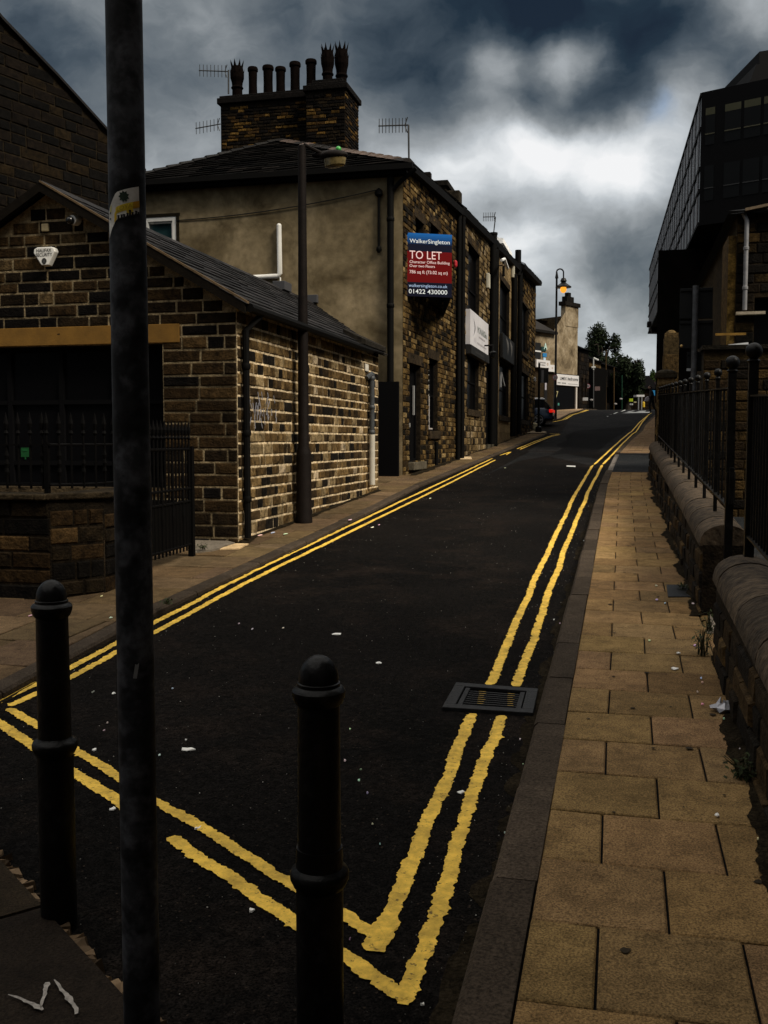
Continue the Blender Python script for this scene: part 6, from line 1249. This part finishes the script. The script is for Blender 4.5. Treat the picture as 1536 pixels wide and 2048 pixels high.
# swan neck lamp, lit
sp = ground(1110, 838); Dl = float(np.dot(sp - CAM, _fw)); tpz = atD(1110, 545, Dl)
sn = thing('street_lamp', 'tall black swan neck street lamp with a lit orange globe at the far corner', 'street lamp', sp)
mb = MB(); bx_, by_ = sp[0], sp[1]; z1 = atD(1110, 560, Dl)[2]; mb.lathe((bx_, by_, sp[2]), [(.11, 0), (.11, 1.2), (.07, 1.3), (.06, z1 - sp[2])], 12); mb.lathe((bx_, by_, z1), [(.1, 0), (.1, .05), (.02, .5), (0, .55)], 8); mb.build('column', M['black_iron'], sn, smooth=True)
e1 = atD(1127, 558, Dl); zc_ = atD(1120, 545, Dl)[2]; rr = (1127 - 1113) / 2 / FPX * Dl; c_ = atD(1120, 545, Dl)
mb = MB(); st0 = atD(1113, 605, Dl); st1 = atD(1113, 550, Dl); mb.tube([st0, st1] + [c_ + _right * (-rr * cos(q)) + np.array([0, 0, rr * sin(q)]) for q in np.linspace(.15, pi, 12)] + [e1], .045, 8); mb.tube([st0, (bx_, by_, st0[2])], .04, 6); mb.tube([atD(1113, 580, Dl), (bx_, by_, atD(1113, 580, Dl)[2])], .04, 6); mb.build('swan_neck', M['black_iron'], sn, smooth=True)
mb = MB(); mb.lathe(tuple(e1), [(.12, .05), (.2, -.12), (.14, -.2), (.22, -.28), (.48, -.46), (.48, -.52), (.2, -.5)], 16); mb.build('hood', M['black_iron'], sn, smooth=True)
mb = MB(); mb.ball((e1[0], e1[1], e1[2] - .62), .19, 16, 10, sq=(1, 1, 1.15)); mb.build('globe', M['lamp_glow'], sn, smooth=True)
def speed_sign(px, py, wpx, D, label, group, post=True):
    c = atD(px, py, D); r = wpx / 2 / FPX * D; g = pave(c[1]); s_ = thing('speed_sign', label, 'road sign', (c[0], c[1], g), group)
    mb = MB(); n = 20; ci = lambda R, k, N_=n: [c - _right * 0 + _right * R * cos(2 * pi * i / N_) + np.array([0, 0, R * sin(2 * pi * i / N_)]) - _f0 * k for i in range(N_)]
    mb.add(ci(r, 0) + ci(r, .03), [tuple(range(n))[::-1], tuple(range(n, 2 * n))] + [(i, (i + 1) % n, n + (i + 1) % n, n + i) for i in range(n)], (.16, .03, .045)); mb.add(ci(r * .76, .034), [tuple(range(n))], (.28, .25, .27)); add_text(mb, '20', lambda u, v: c + _right * u + np.array([0, 0, v]) - _f0 * .04, 0, -r * .38, r * .78, r * 1.05, 'C', .02, (.01, .01, .01)); mb.build('disc', M['tint'], s_)
    if post: mb = MB(); mb.tube([(c[0], c[1] + .04, g - .1), (c[0], c[1] + .04, c[2] + r)], .035, 6); mb.build('post', M['black_iron'], s_)
speed_sign(1110, 755, 11, Dl - .3, 'red ringed 20 speed sign fixed to the swan neck lamp column', 'twenty speed signs', False)
speed_sign(1176, 772, 9, 84, 'red ringed 20 speed sign on a post left of the upper road', 'twenty speed signs')
speed_sign(1312, 766, 7, 64, 'red ringed 20 speed sign by the right pavement beside the pier', 'twenty speed signs')
# signal post at the corner
q = ground(1077, 864); mb = MB(); z2 = atD(1077, 727, float(np.dot(q - CAM, _fw)))[2]; mb.lathe(tuple(q), [(.16, 0), (.16, .25), (.06, .3), (.055, z2 - q[2])], 12); sgp = thing('sign_post', 'dark post with small sign plates on the corner of the side street', 'post', q); mb.build('post', M['black_iron'], sgp, smooth=True)
mb = MB(); d_ = float(np.dot(q - CAM, _fw)); a = atD(1079, 748, d_); mb.box(a[0] - .05, a[0] + .45, a[1] - .03, a[1] + .03, a[2] - .45, a[2] + .3, (.01, .01, .01)); a = atD(1083, 752, d_); mb.box(a[0], a[0] + .12, a[1] - .05, a[1] - .03, a[2] - .35, a[2] + .3, (.12, .12, .13)); mb.build('plate', M['tint'], sgp)
for y_, l_ in ((757, .0), (761, .0)): a = atD(1069.5, y_, d_); mb = MB(); mb.ball(a, .07, 8, 6, (.5, .5, .5)); mb.build('stud', M['tint'], sgp)
a = ground(1069, 861); mb = MB(); mb.lathe(tuple(a), [(.16, 0), (.2, .1), (.18, .35), (.05, .42)], 8, (.35, .31, .2)); solo(mb, 'corner_stone', M['tint_var'], 'small pale guard stone at the foot of the house corner', 'stone')

# other buildings up the street, dim
PD = [((.005, .0035, .0025), 4), ((.009, .006, .0035), 3), ((.016, .010, .005), 2)]
def dim_house(label, px0, px1, D, ytop, skew, extra=None, tint=PD, gable=False, mt=(.008, .0055, .003)):
    a, b = atD(px0, 815, D), atD(px1, 815, D); d = b[:2] - a[:2]; fr = Fr(a[:2], (d[0], d[1] + skew)); L_ = fr.uz(px1, 760)[0]; zt = fr.uz((px0 + px1) / 2, ytop)[1]; g = pave(a[1]) - 1.0
    r_ = thing('stone_house', label, 'building', (a[0], a[1], g)); mb = MB(); masonry(mb, fr, 0, L_, g, zt, [(L_ * .25, L_ * .42, g + 2, g + 3.6), (L_ * .6, L_ * .78, g + 2, g + 3.6)] if not gable else [], h=.35, lens=(.5, 1.1), mort=.04, proud=.03, pal=tint, mt=mt, seed=int(px0), zstart=g)
    mb.quad(fr(L_, g), fr(L_, g, -7), fr(L_, zt, -7), fr(L_, zt), (.015, .01, .007)); mb.quad(fr(0, g), fr(0, g, -7), fr(0, zt, -7), fr(0, zt), (.015, .01, .007)); mb.build('wall', M['stone'], r_)
    rs_ = 1.6; mb = MB(); mb.add([fr(-.2, zt, .3), fr(L_ + .2, zt, .3), fr(L_ + .2, zt + rs_, -3.5), fr(-.2, zt + rs_, -3.5), fr(-.2, zt, -7), fr(L_ + .2, zt, -7)], [(0, 1, 2, 3), (3, 2, 5, 4), (0, 3, 4), (1, 5, 2)], (.004, .0037, .004)); mb.build('roof', M['slate_black'], r_)
    if not gable:
        for a_, b_ in ((.25, .42), (.6, .78)): mb = MB(); fr.box(mb, L_ * a_, L_ * b_, g + 2, g + 3.6, -.15, -.12); mb.build('window', M['glass_dull'], r_)
    return r_, fr, L_, zt, g
dim_house('narrow soot dark house immediately beyond the cream corner building', 1157, 1177, 82, 700, 3.0)
r_, fr, L_, zt, g = dim_house('yellowish stone house with a pale gable window beyond the dark house', 1177, 1201, 92, 722, 4.0, tint=[((.10, .065, .025), 2), ((.065, .04, .015), 2)], mt=(.05, .03, .013))
mb = MB(); fr.box(mb, -.1, L_ + .3, g, fr.uz(1190, 737)[1], .04, .5, (.003, .0027, .0025)); mb.build('dark_lower_front', M['matt'], r_)
dim_house('long black stone terrace under the trees on the upper left of the street', 1200, 1248, 100, 735, 10.0, tint=[((.003, .0025, .002), 3), ((.005, .004, .003), 2)])
dim_house('low brown stone building at the bend with a sloping roof', 1246, 1312, 104, 778, 0, gable=True, tint=[((.018, .011, .005), 2), ((.013, .008, .004), 2)])
for px_, y0_, y1_, D, lab in ((1212, 700, 812, 96, 'tall brown pole in front of the black terrace'), (1228, 735, 812, 97, 'second brown pole right of the taller one before the black terrace'), (1244, 750, 812, 98, 'thin green pole nearest the low brown building')):
    a, b = atD(px_, y0_, D), atD(px_, y1_, D); mb = MB(); mb.tube([(b[0], b[1], pave(b[1]) - .3), a], .07, 6, (.05, .03, .013) if px_ != 1244 else (.008, .03, .018)); solo(mb, 'pole', M['tint_var'], lab, 'pole')
def small(name, lab, cat, px0, py0, px1, py1, D, t, dep=.2, m='tint', bevel=.0):
    a, b = atD(px0, py0, D), atD(px1, py1, D); mb = MB(); mb.prism([(a[0], a[1], b[2]), (b[0], b[1], b[2]), (b[0], b[1], a[2]), (a[0], a[1], a[2])], tuple(_f0 * dep), t); return solo(mb, name, M[m], lab, cat, bevel=bevel)
a = atD(1187, 716, 88); mb = MB(); b = atD(1187, 740, 88); mb.tube([b, a], .06, 6, (.4, .4, .38)); c_ = atD(1198, 721, 88); mb.tube([a, atD(1197, 720.5, 88)], .08, 6, (.5, .5, .48)); c_ = atD(1187, 734, 88); mb.tube([atD(1183, 735, 88), atD(1191, 735, 88)], .09, 6, (.4, .4, .38)); mb.tube([atD(1187, 740, 88), atD(1187, 815, 88)], .05, 6, (.05, .05, .05)); solo(mb, 'camera_mast', M['tint'], 'pale camera mast with a crossbar in front of the yellowish house', 'mast')
small('plate_sign', 'small white plate low on the dark house wall', 'sign', 1166, 795, 1176, 801, 80, (.4, .4, .41)); small('plate_sign', 'pinkish plate on the yellowish house near the bend', 'sign', 1190, 773, 1200, 781, 87, (.13, .085, .08)); small('plate_sign', 'tiny white plate on the black terrace beside the taller pole', 'sign', 1208, 758, 1213, 761, 95.5, (.5, .5, .5))
hz = thing('hazard_sign', 'bright yellow green sign with a white panel beneath it near the bend', 'sign', atD(1262, 812, 97))
for nm_, q0_, q1_, t_ in (('panel', (1259, 797), (1266, 803), (.30, .38, .01)), ('white_plate', (1260, 807), (1266, 810), (.4, .4, .4)), ('post', (1262, 803), (1263, 816), (.02, .02, .02))):
    a, b = atD(*q0_, 97), atD(*q1_, 97); mb = MB(); mb.prism([(a[0], a[1], b[2]), (b[0], b[1], b[2]), (b[0], b[1], a[2]), (a[0], a[1], a[2])], tuple(_f0 * .2), t_); mb.build(nm_, M['tint'], hz)
small('cream_panel', 'short cream panel right of the yellow green sign', 'panel', 1268, 803, 1273, 805.5, 96, (.3, .26, .15))
bs = thing('bus_shelter', 'small white roofed bus shelter at the bend', 'shelter', atD(1281, 812, 92))
a, b = atD(1273.5, 789.5, 92), atD(1289, 793.5, 92); mb = MB(); mb.prism([(a[0], a[1], b[2]), (b[0], b[1], b[2]), (b[0], b[1], a[2]), (a[0], a[1], a[2])], tuple(_f0 * 1.2), (.55, .54, .54)); mb.build('canopy', M['tint'], bs)
for px_ in (1277.5, 1284): a, b = atD(px_ - .8, 794, 92), atD(px_ + .8, 806, 92); mb = MB(); mb.prism([(a[0], a[1], b[2] - .8), (b[0], b[1], b[2] - .8), (b[0], b[1], a[2]), (a[0], a[1], a[2])], tuple(_f0 * .1), (.42, .42, .42)); mb.build('upright', M['tint'], bs)
a = atD(1287, 812, 90); mb = MB(); mb.lathe((a[0], a[1], a[2] - .1), [(.12, 0), (.12, .42), (.10, .46), (0, .5)], 10, (.55, .36, .02)); solo(mb, 'traffic_bollard', M['tint'], 'short yellow traffic bollard on the upper road', 'bollard')
small('blue_sign', 'bright blue double panel sign by the right pavement at the top of the street', 'sign', 1304, 780.5, 1310, 791, 75, (.02, .20, .45))
for px_, py_, D, lab in ((1242, 798, 95, 'small white round sign on the green pole'), (1231, 808, 94, 'white rounded object at the foot of the brown pole'), (1183, 800, 86, 'tiny white disc beside the dark house')):
    a = atD(px_, py_, D); mb = MB(); mb.ball(a, .12, 10, 6, (.3, .28, .27), (1.2, .4, .8)); solo(mb, 'white_disc', M['tint'], lab, 'sign')

# person walking across at the top
pg_ = ground(1302, 828); Dp = float(np.dot(pg_ - CAM, _fw)); hp = 1.74
pe = thing('person', 'person in dark clothes striding across the top of the road holding a pale bag', 'person', pg_)
R_ = lambda f, s, z: pg_ + _right * (f) + _f0 * s + np.array([0, 0, z])
bones = {}
V = [R_(.05, 0, .95), R_(.03, 0, 1.2), R_(-.02, 0, 1.42), R_(-.06, 0, 1.52), R_(-.09, 0, 1.64), R_(-.08, -.10, .9), R_(-.14, -.1, .50), R_(-.04, -.1, .07), R_(-.2, -.1, .04), R_(.12, .10, .9), R_(.16, .1, .5), R_(.40, .1, .14), R_(.30, .1, .03), R_(-.02, -.2, 1.40), R_(-.05, -.24, 1.13), R_(-.24, -.22, .98), R_(.0, .2, 1.40), R_(.10, .24, 1.13), R_(.0, .22, .9)]
E_ = [(0, 1), (1, 2), (2, 3), (3, 4), (0, 5), (5, 6), (6, 7), (7, 8), (0, 9), (9, 10), (10, 11), (11, 12), (2, 13), (13, 14), (14, 15), (2, 16), (16, 17), (17, 18)]
RAD = [.15, .16, .17, .06, .10, .10, .075, .05, .045, .10, .075, .05, .045, .075, .055, .045, .075, .055, .045]
me = bpy.data.meshes.new('body'); me.from_pydata([tuple(v - pg_) for v in V], E_, []); bo = bpy.data.objects.new('body', me); COL.objects.link(bo); bo.parent = pe; me.materials.append(M['cloth_dark'])
sm = bo.modifiers.new('skin', 'SKIN'); me.skin_vertices[0].data[0].use_root = True
for i, r in enumerate(RAD): me.skin_vertices[0].data[i].radius = (r, r)
bo.modifiers.new('sub', 'SUBSURF').levels = 1; bo.modifiers['sub'].render_levels = 2
mb = MB(); c_ = R_(-.095, 0, 1.645); mb.ball(tuple(c_), .098, 14, 10, sq=(1, 1, 1.22)); mb.ball(tuple(c_ - _right * .10), .022, 8, 6); mb.ball(tuple(c_ - _right * .0 - _f0 * .098), .026, 8, 6); mb.build('head', M['skin'], pe, smooth=True)
mb = MB(); mb.ball(tuple(c_ + _right * .025 + np.array([0, 0, .035])), .106, 14, 10, sq=(1, 1, 1.05)); mb.build('hair', mat('dark_hair', (.02, .009, .005), .7), pe, smooth=True)
for s, zz, fx in ((-.22, .96, -.28), (.22, .87, -.02)):
    mb = MB(); b0 = R_(fx, s, zz); mb.ball(tuple(b0), .042, 8, 6, sq=(1, .6, 1.1))
    for k in range(4): mb.tube([b0 + np.array([0, 0, -.02]) + _right * (-.03 + .02 * k), b0 + np.array([0, 0, -.085 + .008 * abs(k - 1.5)]) + _right * (-.035 + .02 * k)], [.011, .008], 6)
    mb.tube([b0 - _right * .03, b0 - _right * .062 + np.array([0, 0, -.035])], [.012, .009], 6); mb.build('hand', M['skin'], pe, smooth=True)
b0 = R_(-.33, -.26, .90); mb = MB(); mb.prism([tuple(b0 + _right * x + np.array([0, 0, z])) for x, z in ((-.16, -.12), (.10, -.1), (.16, .12), (.05, .2), (-.08, .12))], tuple(_f0 * .08), (.42, .40, .44)); solo(mb, 'carrier_bag', M['tint'], 'pale carrier bag held by the walking person', 'bag', bevel=.02)

# trees
def tree(px, ytop, ybot, wpx, D, n, seed, label, tint=(.0065, .012, .0028), lumps=16, leaf=.35):
    rng = random.Random(seed); t0, b0 = atD(px, ytop, D), atD(px, ybot, D); rx = wpx / 2 / FPX * D; rz = (t0[2] - b0[2]) / 2; c = (t0 + b0) / 2; g = pave(c[1]) - .5
    tr = thing('tree', label, 'tree', (c[0], c[1], g), 'trees above the top of the street')
    mb = MB(); mb.tube([(c[0], c[1], g), (c[0] + .1, c[1], (g + c[2]) / 2), (c[0], c[1], c[2] + rz * .3)], [.38, .28, .12], 10)
    for k in range(7):
        q = 2 * pi * k / 7 + rng.uniform(-.3, .3); mb.tube([(c[0], c[1], c[2] - rz * rng.uniform(.3, .9)), (c[0] + cos(q) * rx * .4, c[1] + sin(q) * rx * .4, c[2] + rng.uniform(-.2, .3) * rz), (c[0] + cos(q) * rx * .75, c[1] + sin(q) * rx * .75, c[2] + rng.uniform(.0, .6) * rz)], [.13, .08, .03], 6)
    mb.build('trunk', M['bark'], tr)
    mb = MB(); cl = []
    for k in range(lumps):
        while True:
            v = np.array([rng.uniform(-1, 1) for _ in range(3)])
            if .25 < np.linalg.norm(v) < .85: break
        cl.append((c + v * np.array([rx, rx, rz]), rng.uniform(.26, .48)))
    for k in range(n):
        cc_, rr_ = cl[rng.randrange(len(cl))]; v = np.array([rng.gauss(0, 1) for _ in range(3)]); v /= np.linalg.norm(v); p = cc_ + v * np.array([rx, rx, rz]) * rr_ * rng.uniform(.55, 1.08)
        a = np.array([rng.gauss(0, 1) for _ in range(3)]); a /= np.linalg.norm(a); b = np.cross(a, v + .01); b /= np.linalg.norm(b) + 1e-9; s = leaf * rng.uniform(.5, 1.2); k_ = rng.uniform(.4, 1.9)
        mb.add([p - a * s * .5, p + b * s * .28, p + a * s * .55, p - b * s * .28], [(0, 1, 2, 3)], (tint[0] * k_, tint[1] * k_, tint[2] * k_))
    mb.build('crown', M['leaf'], tr)
tree(1203, 640, 775, 78, 112, 9500, 1, 'broad dark leafy tree standing tallest beyond the corner building', lumps=15)
tree(1256, 694, 812, 70, 103, 7500, 2, 'dark tree with ragged top right of the tallest tree', lumps=14)
tree(1228, 712, 815, 74, 108, 6000, 3, 'bushy dark tree low between the tallest tree and the bend', lumps=14)
tree(1300, 733, 810, 34, 118, 2500, 4, 'small rounded tree at the bend next to the right hand buildings', tint=(.022, .042, .006), lumps=10)
tree(1285, 752, 820, 50, 126, 2600, 5, 'lowest dark tree behind the brown building', lumps=12)
tree(1276, 706, 745, 26, 114, 320, 6, 'sparse thin topped tree leaning over the bend', lumps=9)

# ================================================================== LITTER, WEEDS
WT = (.85, .83, .78); rng = random.Random(77)
def scrap(px, py, wpx, hpx, f, o, t=WT, lab=None, name='paper_scrap', cat='litter', grp='paper scraps on the road and pavement', thick=.004):
    c = ground(px, py, f, o); D = float(np.dot(c - CAM, _fw)); w_ = max(wpx / FPX * D, .008); l_ = max(hpx / FPX * D / max(.12, (1.65 - c[2]) / D), .010); mb = MB(); n = 7; a0 = rng.uniform(0, 6)
    ring = []
    for i in range(n):
        q = a0 + 2 * pi * i / n; k = rng.uniform(.6, 1.1); ring.append((c[0] + w_ / 2 * k * cos(q), c[1] + l_ / 2 * k * sin(q), f(c[1]) + o + .002))
    top = [(p[0] * .92 + c[0] * .08, p[1] * .92 + c[1] * .08, p[2] + thick * rng.uniform(.4, 2.2)) for p in ring]; top.append((c[0], c[1], f(c[1]) + o + .003 + thick * rng.uniform(.8, 2.4)))
    mb.add(ring + top, [(i, (i + 1) % n, n + (i + 1) % n, n + i) for i in range(n)] + [(n + i, n + (i + 1) % n, 2 * n) for i in range(n)], t)
    return solo(mb, name, M['litter'], lab, cat, grp)
GEN = 'tiny white scrap of litter lying loose on the dark road'
for px, py, wp, hp_, lab in [(376, 1500, 32, 7, 'largest torn white scrap on the road, right of the grey pole'), (922, 1586, 17, 7, 'white cigarette shaped scrap between the yellow lines below the drain'), (757, 1327, 14, 4, 'white scrap on the open road above the middle bollard'), (672, 1269, 22, 3, 'pale pair of flattened scraps in the middle of the road'), (503, 1823, 14, 8, 'white scrap on the road left of the middle bollard foot'), (396, 1658, 14, 8, 'white scrap stuck on the near yellow line right of the grey pole'), (226, 1619, 12, 7, 'white scrap at the lower yellow line left of the grey pole'), (188, 1501, 10, 5, 'white scrap beside the upper yellow line right of the left bollard'), (967, 1849, 11, 5, 'white cigarette end near the kerb at the bottom'), (845, 2011, 10, 5, 'small white scrap below the yellow corner'), (1041, 1576, 9, 4, 'white scrap against the kerb below the drain'), (228, 1388, 8, 3, 'pale scrap on the road just left of the grey pole')]:
    scrap(px, py, wp, hp_, road, .0, WT, lab)
for px, py in [(372, 1481), (208, 1462), (215, 1447), (319, 1512), (345, 1378), (186, 1385), (700, 1459), (690, 1523), (722, 1540), (718, 1562), (735, 1588), (690, 1740), (745, 1650), (760, 1690), (700, 1880), (1010, 1668), (1015, 1690), (978, 1790), (1040, 1480), (1075, 1440), (1046, 1530), (1120, 1248), (1135, 1226), (1129, 1245), (1108, 1240), (1168, 1082), (1188, 1030), (600, 1092), (575, 1063), (745, 1055), (758, 1050), (668, 1058), (520, 1108), (527, 1128), (860, 997), (736, 1015), (1010, 936), (478, 1248), (505, 1259), (566, 1257)]:
    scrap(px, py, rng.uniform(2.5, 5), rng.uniform(1.5, 3), road, .0, tuple(q * rng.uniform(.6, 1.1) for q in WT), GEN)
GP = 'tiny pale scrap of litter lying loose on the right hand pavement'
for px, py, wp, hp_, lab in [(1349, 1338, 17, 6, 'white crumpled scrap on the right pavement beside the weeds'), (1357, 1307, 9, 3, 'white cigarette end on the right pavement above the crumpled scrap'), (1434, 1632, 14, 4, 'thin white scrap on the lower right pavement')]: scrap(px, py, wp, hp_, pave, .004, WT, lab)
for px, py in [(1313, 1172), (1314, 1200), (1330, 1207), (1299, 1282), (1390, 1292), (1402, 1357), (1404, 1366), (1386, 1208), (1362, 1085), (1448, 1439), (1405, 1410), (1395, 1385), (1480, 1500), (1516, 1680)]: scrap(px, py, rng.uniform(4, 7), rng.uniform(2, 4), pave, .004, tuple(q * rng.uniform(.4, 1) for q in WT), GP)
for px, py in [(508, 1072), (545, 1066), (520, 1071), (612, 1033), (700, 1040), (572, 1068), (60, 1232), (75, 1230), (88, 1233), (203, 1193), (222, 1236)]: scrap(px, py, rng.uniform(4, 7), rng.uniform(2, 4), pave, -.032, tuple(q * rng.uniform(.5, 1) for q in WT), 'tiny pale scrap of litter lying loose on the left hand pavement')
# grit: specks nobody could count
mb = MB(); rng = random.Random(5)
for k in range(1800):
    y = 2.2 + 24 * rng.random() ** 1.8; x = rng.uniform(-3.5, -.43) if rng.random() < .6 else (-.43 - abs(rng.gauss(0, .14)) if rng.random() < .6 else rng.uniform(-3.62, -3.3)); s = rng.uniform(.0012, .0036) * (1 + y * .03); z = road(y) + .001; b = rng.choice([.08, .15, .3, .55]); a = rng.uniform(0, 6)
    mb.add([(x + s * cos(a), y + s * sin(a), z), (x + s * cos(a + 2.1), y + s * sin(a + 2.1), z), (x + s * cos(a + 4.2), y + s * sin(a + 4.2), z), (x, y, z + s * 1.1)], [(0, 1, 3), (1, 2, 3), (2, 0, 3)], (b, b * .95, b * .86))
struct(mb, 'grit', M['litter'], kind='stuff')
mb = MB(); rng = random.Random(15)
for k in range(46):
    y = rng.uniform(2.6, 15); x = rng.uniform(-.2, .55); r = rng.uniform(.006, .02); n = 9; mb.add([(x + r * cos(2 * pi * i / n) * rng.uniform(.7, 1.2), y + r * sin(2 * pi * i / n) * rng.uniform(.7, 1.2), pave(y) + .0055) for i in range(n)], [tuple(range(n))], (.035, .027, .018))
struct(mb, 'gum_spots', M['tint_var'], kind='stuff')
# crumpled packet and yellow wrapper
c = ground(1445, 1416, pave, .02); mb = MB(); rng = random.Random(8); n = 9; rings = []
for j, (z, r) in enumerate(((0, .045), (.02, .055), (.045, .04), (.06, .012))): rings.append([(c[0] + r * cos(2 * pi * i / n) * rng.uniform(.55, 1.3), c[1] + r * sin(2 * pi * i / n) * rng.uniform(.55, 1.3), c[2] - .015 + z * rng.uniform(.5, 1.3)) for i in range(n)])
mb.add([p for q in rings for p in q], [(j * n + i, j * n + (i + 1) % n, (j + 1) * n + (i + 1) % n, (j + 1) * n + i) for j in range(3) for i in range(n)]); solo(mb, 'crisp_packet', M['foil'], 'crumpled silver packet on the dark edge of the right pavement by the low wall', 'litter')
c = ground(1420, 1213, pave, .02); mb = MB(); mb.ball((c[0], c[1], c[2] + .01), .022, 8, 5, (.5, .38, .01), (1.2, .8, .9)); solo(mb, 'yellow_wrapper', M['litter'], 'small bright yellow wrapper in the gateway between the low walls', 'litter')
q = [ground(x, y, pave, .01) for x, y in [(1414, 1265), (1436, 1265), (1436, 1226), (1418, 1226)]]; mb = MB(); mb.prism([tuple(p - np.array([0, 0, .03])) for p in q], (0, 0, .03), (.30, .25, .20)); struct(mb, 'gateway_paving', M['flag'])
# weeds along the wall foot
def weed(px, py, n, h, spread, seed, label, f=pave):
    rng = random.Random(seed); c = ground(px, py, f, 0); w_ = thing('weed', label, 'weed', c); mb = MB(); ml = MB()
    for k in range(n):
        q = rng.uniform(0, 2 * pi); L_ = h * rng.uniform(.5, 1.2); e = c + np.array([cos(q) * spread * rng.random(), sin(q) * spread * rng.random(), L_]); m_ = (c + e) / 2 + np.array([0, 0, L_ * .15]); mb.tube([c + np.array([cos(q), sin(q), 0]) * spread * .2, m_, e], [.003, .0025, .001], 4, (.03, .03, .012))
        for j in range(9):
            t = rng.uniform(.2, 1); p = c + (e - c) * t + np.array([rng.gauss(0, .02), rng.gauss(0, .02), rng.gauss(0, .012)]); a = np.array([rng.gauss(0, 1), rng.gauss(0, 1), rng.gauss(0, .5)]); a /= np.linalg.norm(a); b = np.cross(a, [0, 0, 1]); b /= np.linalg.norm(b) + 1e-9; s = rng.uniform(.008, .022); k_ = rng.uniform(.5, 1.7)
            ml.add([p - a * s, p + b * s * .45, p + a * s, p - b * s * .45], [(0, 1, 2, 3)], (.022 * k_, .030 * k_, .009 * k_))
    mb.build('stems', M['leaf'], w_); ml.build('leaves', M['leaf'], w_)
weed(1405, 1310, 16, .16, .14, 1, 'largest straggling weed at the foot of the near low wall on the right pavement')
weed(1418, 1265, 10, .14, .07, 2, 'upright weed in the gateway corner above the largest weed')
weed(1368, 1125, 10, .10, .10, 3, 'low weed at the foot of the far low wall above the iron cover')
weed(1350, 1060, 7, .07, .08, 4, 'small weed farther up along the foot of the far low wall')
weed(1320, 965, 8, .08, .12, 5, 'small weed at the foot of the square pier')
weed(1365, 1180, 7, .06, .07, 6, 'small weed beside the dark iron cover')
weed(405, 1098, 10, .05, .12, 7, 'tuft of weeds beside the iron gate at the cottage corner')
weed(335, 1208, 8, .04, .08, 8, 'small weed growing from the left kerb just right of the grey pole')
weed(1490, 1560, 12, .12, .10, 9, 'dark weed at the foot of the near low wall in the lower right')
bpy.context.view_layer.update()
# ================================================================== UNSEEN BUILDINGS ADDED TO SHADE THE NEAR END OF THE STREET
nb = thing('shade_building', 'tall unseen building added behind the camera to shade the near road', 'building', (-6, -5.5, -.3))
mb = MB(); mb.box(-16, 1.0, -16, -5.0, -.8, 9.0, (.06, .045, .03)); mb.build('wall', M['tint_var'], nb)
mb = MB(); mb.prism([(-16.3, -16.3, 9), (-16.3, -4.7, 9), (-16.3, -10.5, 12)], (17.6, 0, 0), (.02, .02, .02)); mb.build('roof', M['tint_var'], nb)
nb = thing('shade_building', 'unseen building added right of the camera to shade the near pavement', 'building', (5, -4, 0))
mb = MB(); mb.box(1.3, 12, -16, 5.2, -.8, 8.0, (.06, .045, .03)); mb.build('wall', M['tint_var'], nb)
mb = MB(); mb.prism([(1.15, -16.3, 8), (12.3, -16.3, 8), (7.1, -16.3, 10.6)], (0, 21.6, 0), (.02, .02, .02)); mb.build('roof', M['tint_var'], nb)
bpy.context.view_layer.update()
# ================================================================== dirt and moss along the wall feet
def dirt(name, xf, side, y0, y1, wmin, wmax, seed, dz=.006):
    rng = random.Random(seed); mb = MB(); y = y0; w_ = (wmin + wmax) / 2; pts = []
    while y < y1:
        w_ = min(wmax, max(wmin, w_ + rng.gauss(0, (wmax - wmin) * .07))); pts.append((y, w_ * rng.uniform(.98, 1.02))); y += rng.uniform(.015, .035)
    for (a, wa), (b, wb) in zip(pts, pts[1:]):
        x0a, x0b = xf(a), xf(b); n = 4
        za = lambda yy, k: pave(yy) + dz + .016 * (1 - k) ** 2
        for i in range(n):
            k0, k1 = i / n, (i + 1) / n
            mb.quad((x0a + side * wa * k0, a, za(a, k0)), (x0a + side * wa * k1, a, za(a, k1)), (x0b + side * wb * k1, b, za(b, k1)), (x0b + side * wb * k0, b, za(b, k0)), (.022, .017, .010))
    return struct(mb, name, M['dirt'], kind='stuff')
M['dirt'] = multi(mat('damp_dirt', (.016, .012, .007), .95, spec=.03, bump=.8, bscale=70), [(6, 5, .35, .65, .5, 1.4), (60, 6, .35, .65, .4, 1.6)])
dirt('dirt_and_moss', lambda y: .62, -1, 1.2, 6.65, .03, .13, 1)
dirt('dirt_and_moss', lambda y: .63, -1, 7.85, 23.0, .03, .15, 2)
dirt('dirt_and_moss', lambda y: GX + .01, 1, 11.25, 18.4, .04, .16, 3, -.03)
dirt('dirt_and_moss', lambda y: -4.66, 1, 22.2, 50, .05, .2, 4, -.03)
# the same kind of dirt gathers in the gutters
def gutter_dirt(poly, side, y0, y1, wmin, wmax, seed):
    rng = random.Random(seed); mb = MB(); y = y0; w_ = wmin; pts = []
    while y < y1: w_ = min(wmax, max(wmin, w_ + rng.gauss(0, .02))); pts.append((y, w_)); y += rng.uniform(.03, .08)
    for (a, wa), (b, wb) in zip(pts, pts[1:]):
        xa, xb = lerpx(poly, a) + side * .15, lerpx(poly, b) + side * .15
        mb.quad((xa, a, road(a) + .006), (xa + side * wa, a, road(a) + .0025), (xb + side * wb, b, road(b) + .0025), (xb, b, road(b) + .006))
    return struct(mb, 'gutter_dirt', M['dirt'], kind='stuff')
gutter_dirt(KR, -1, 1.5, 22, .02, .09, 5); gutter_dirt(KL, 1, 3, 26, .01, .04, 6)
bpy.context.view_layer.update()
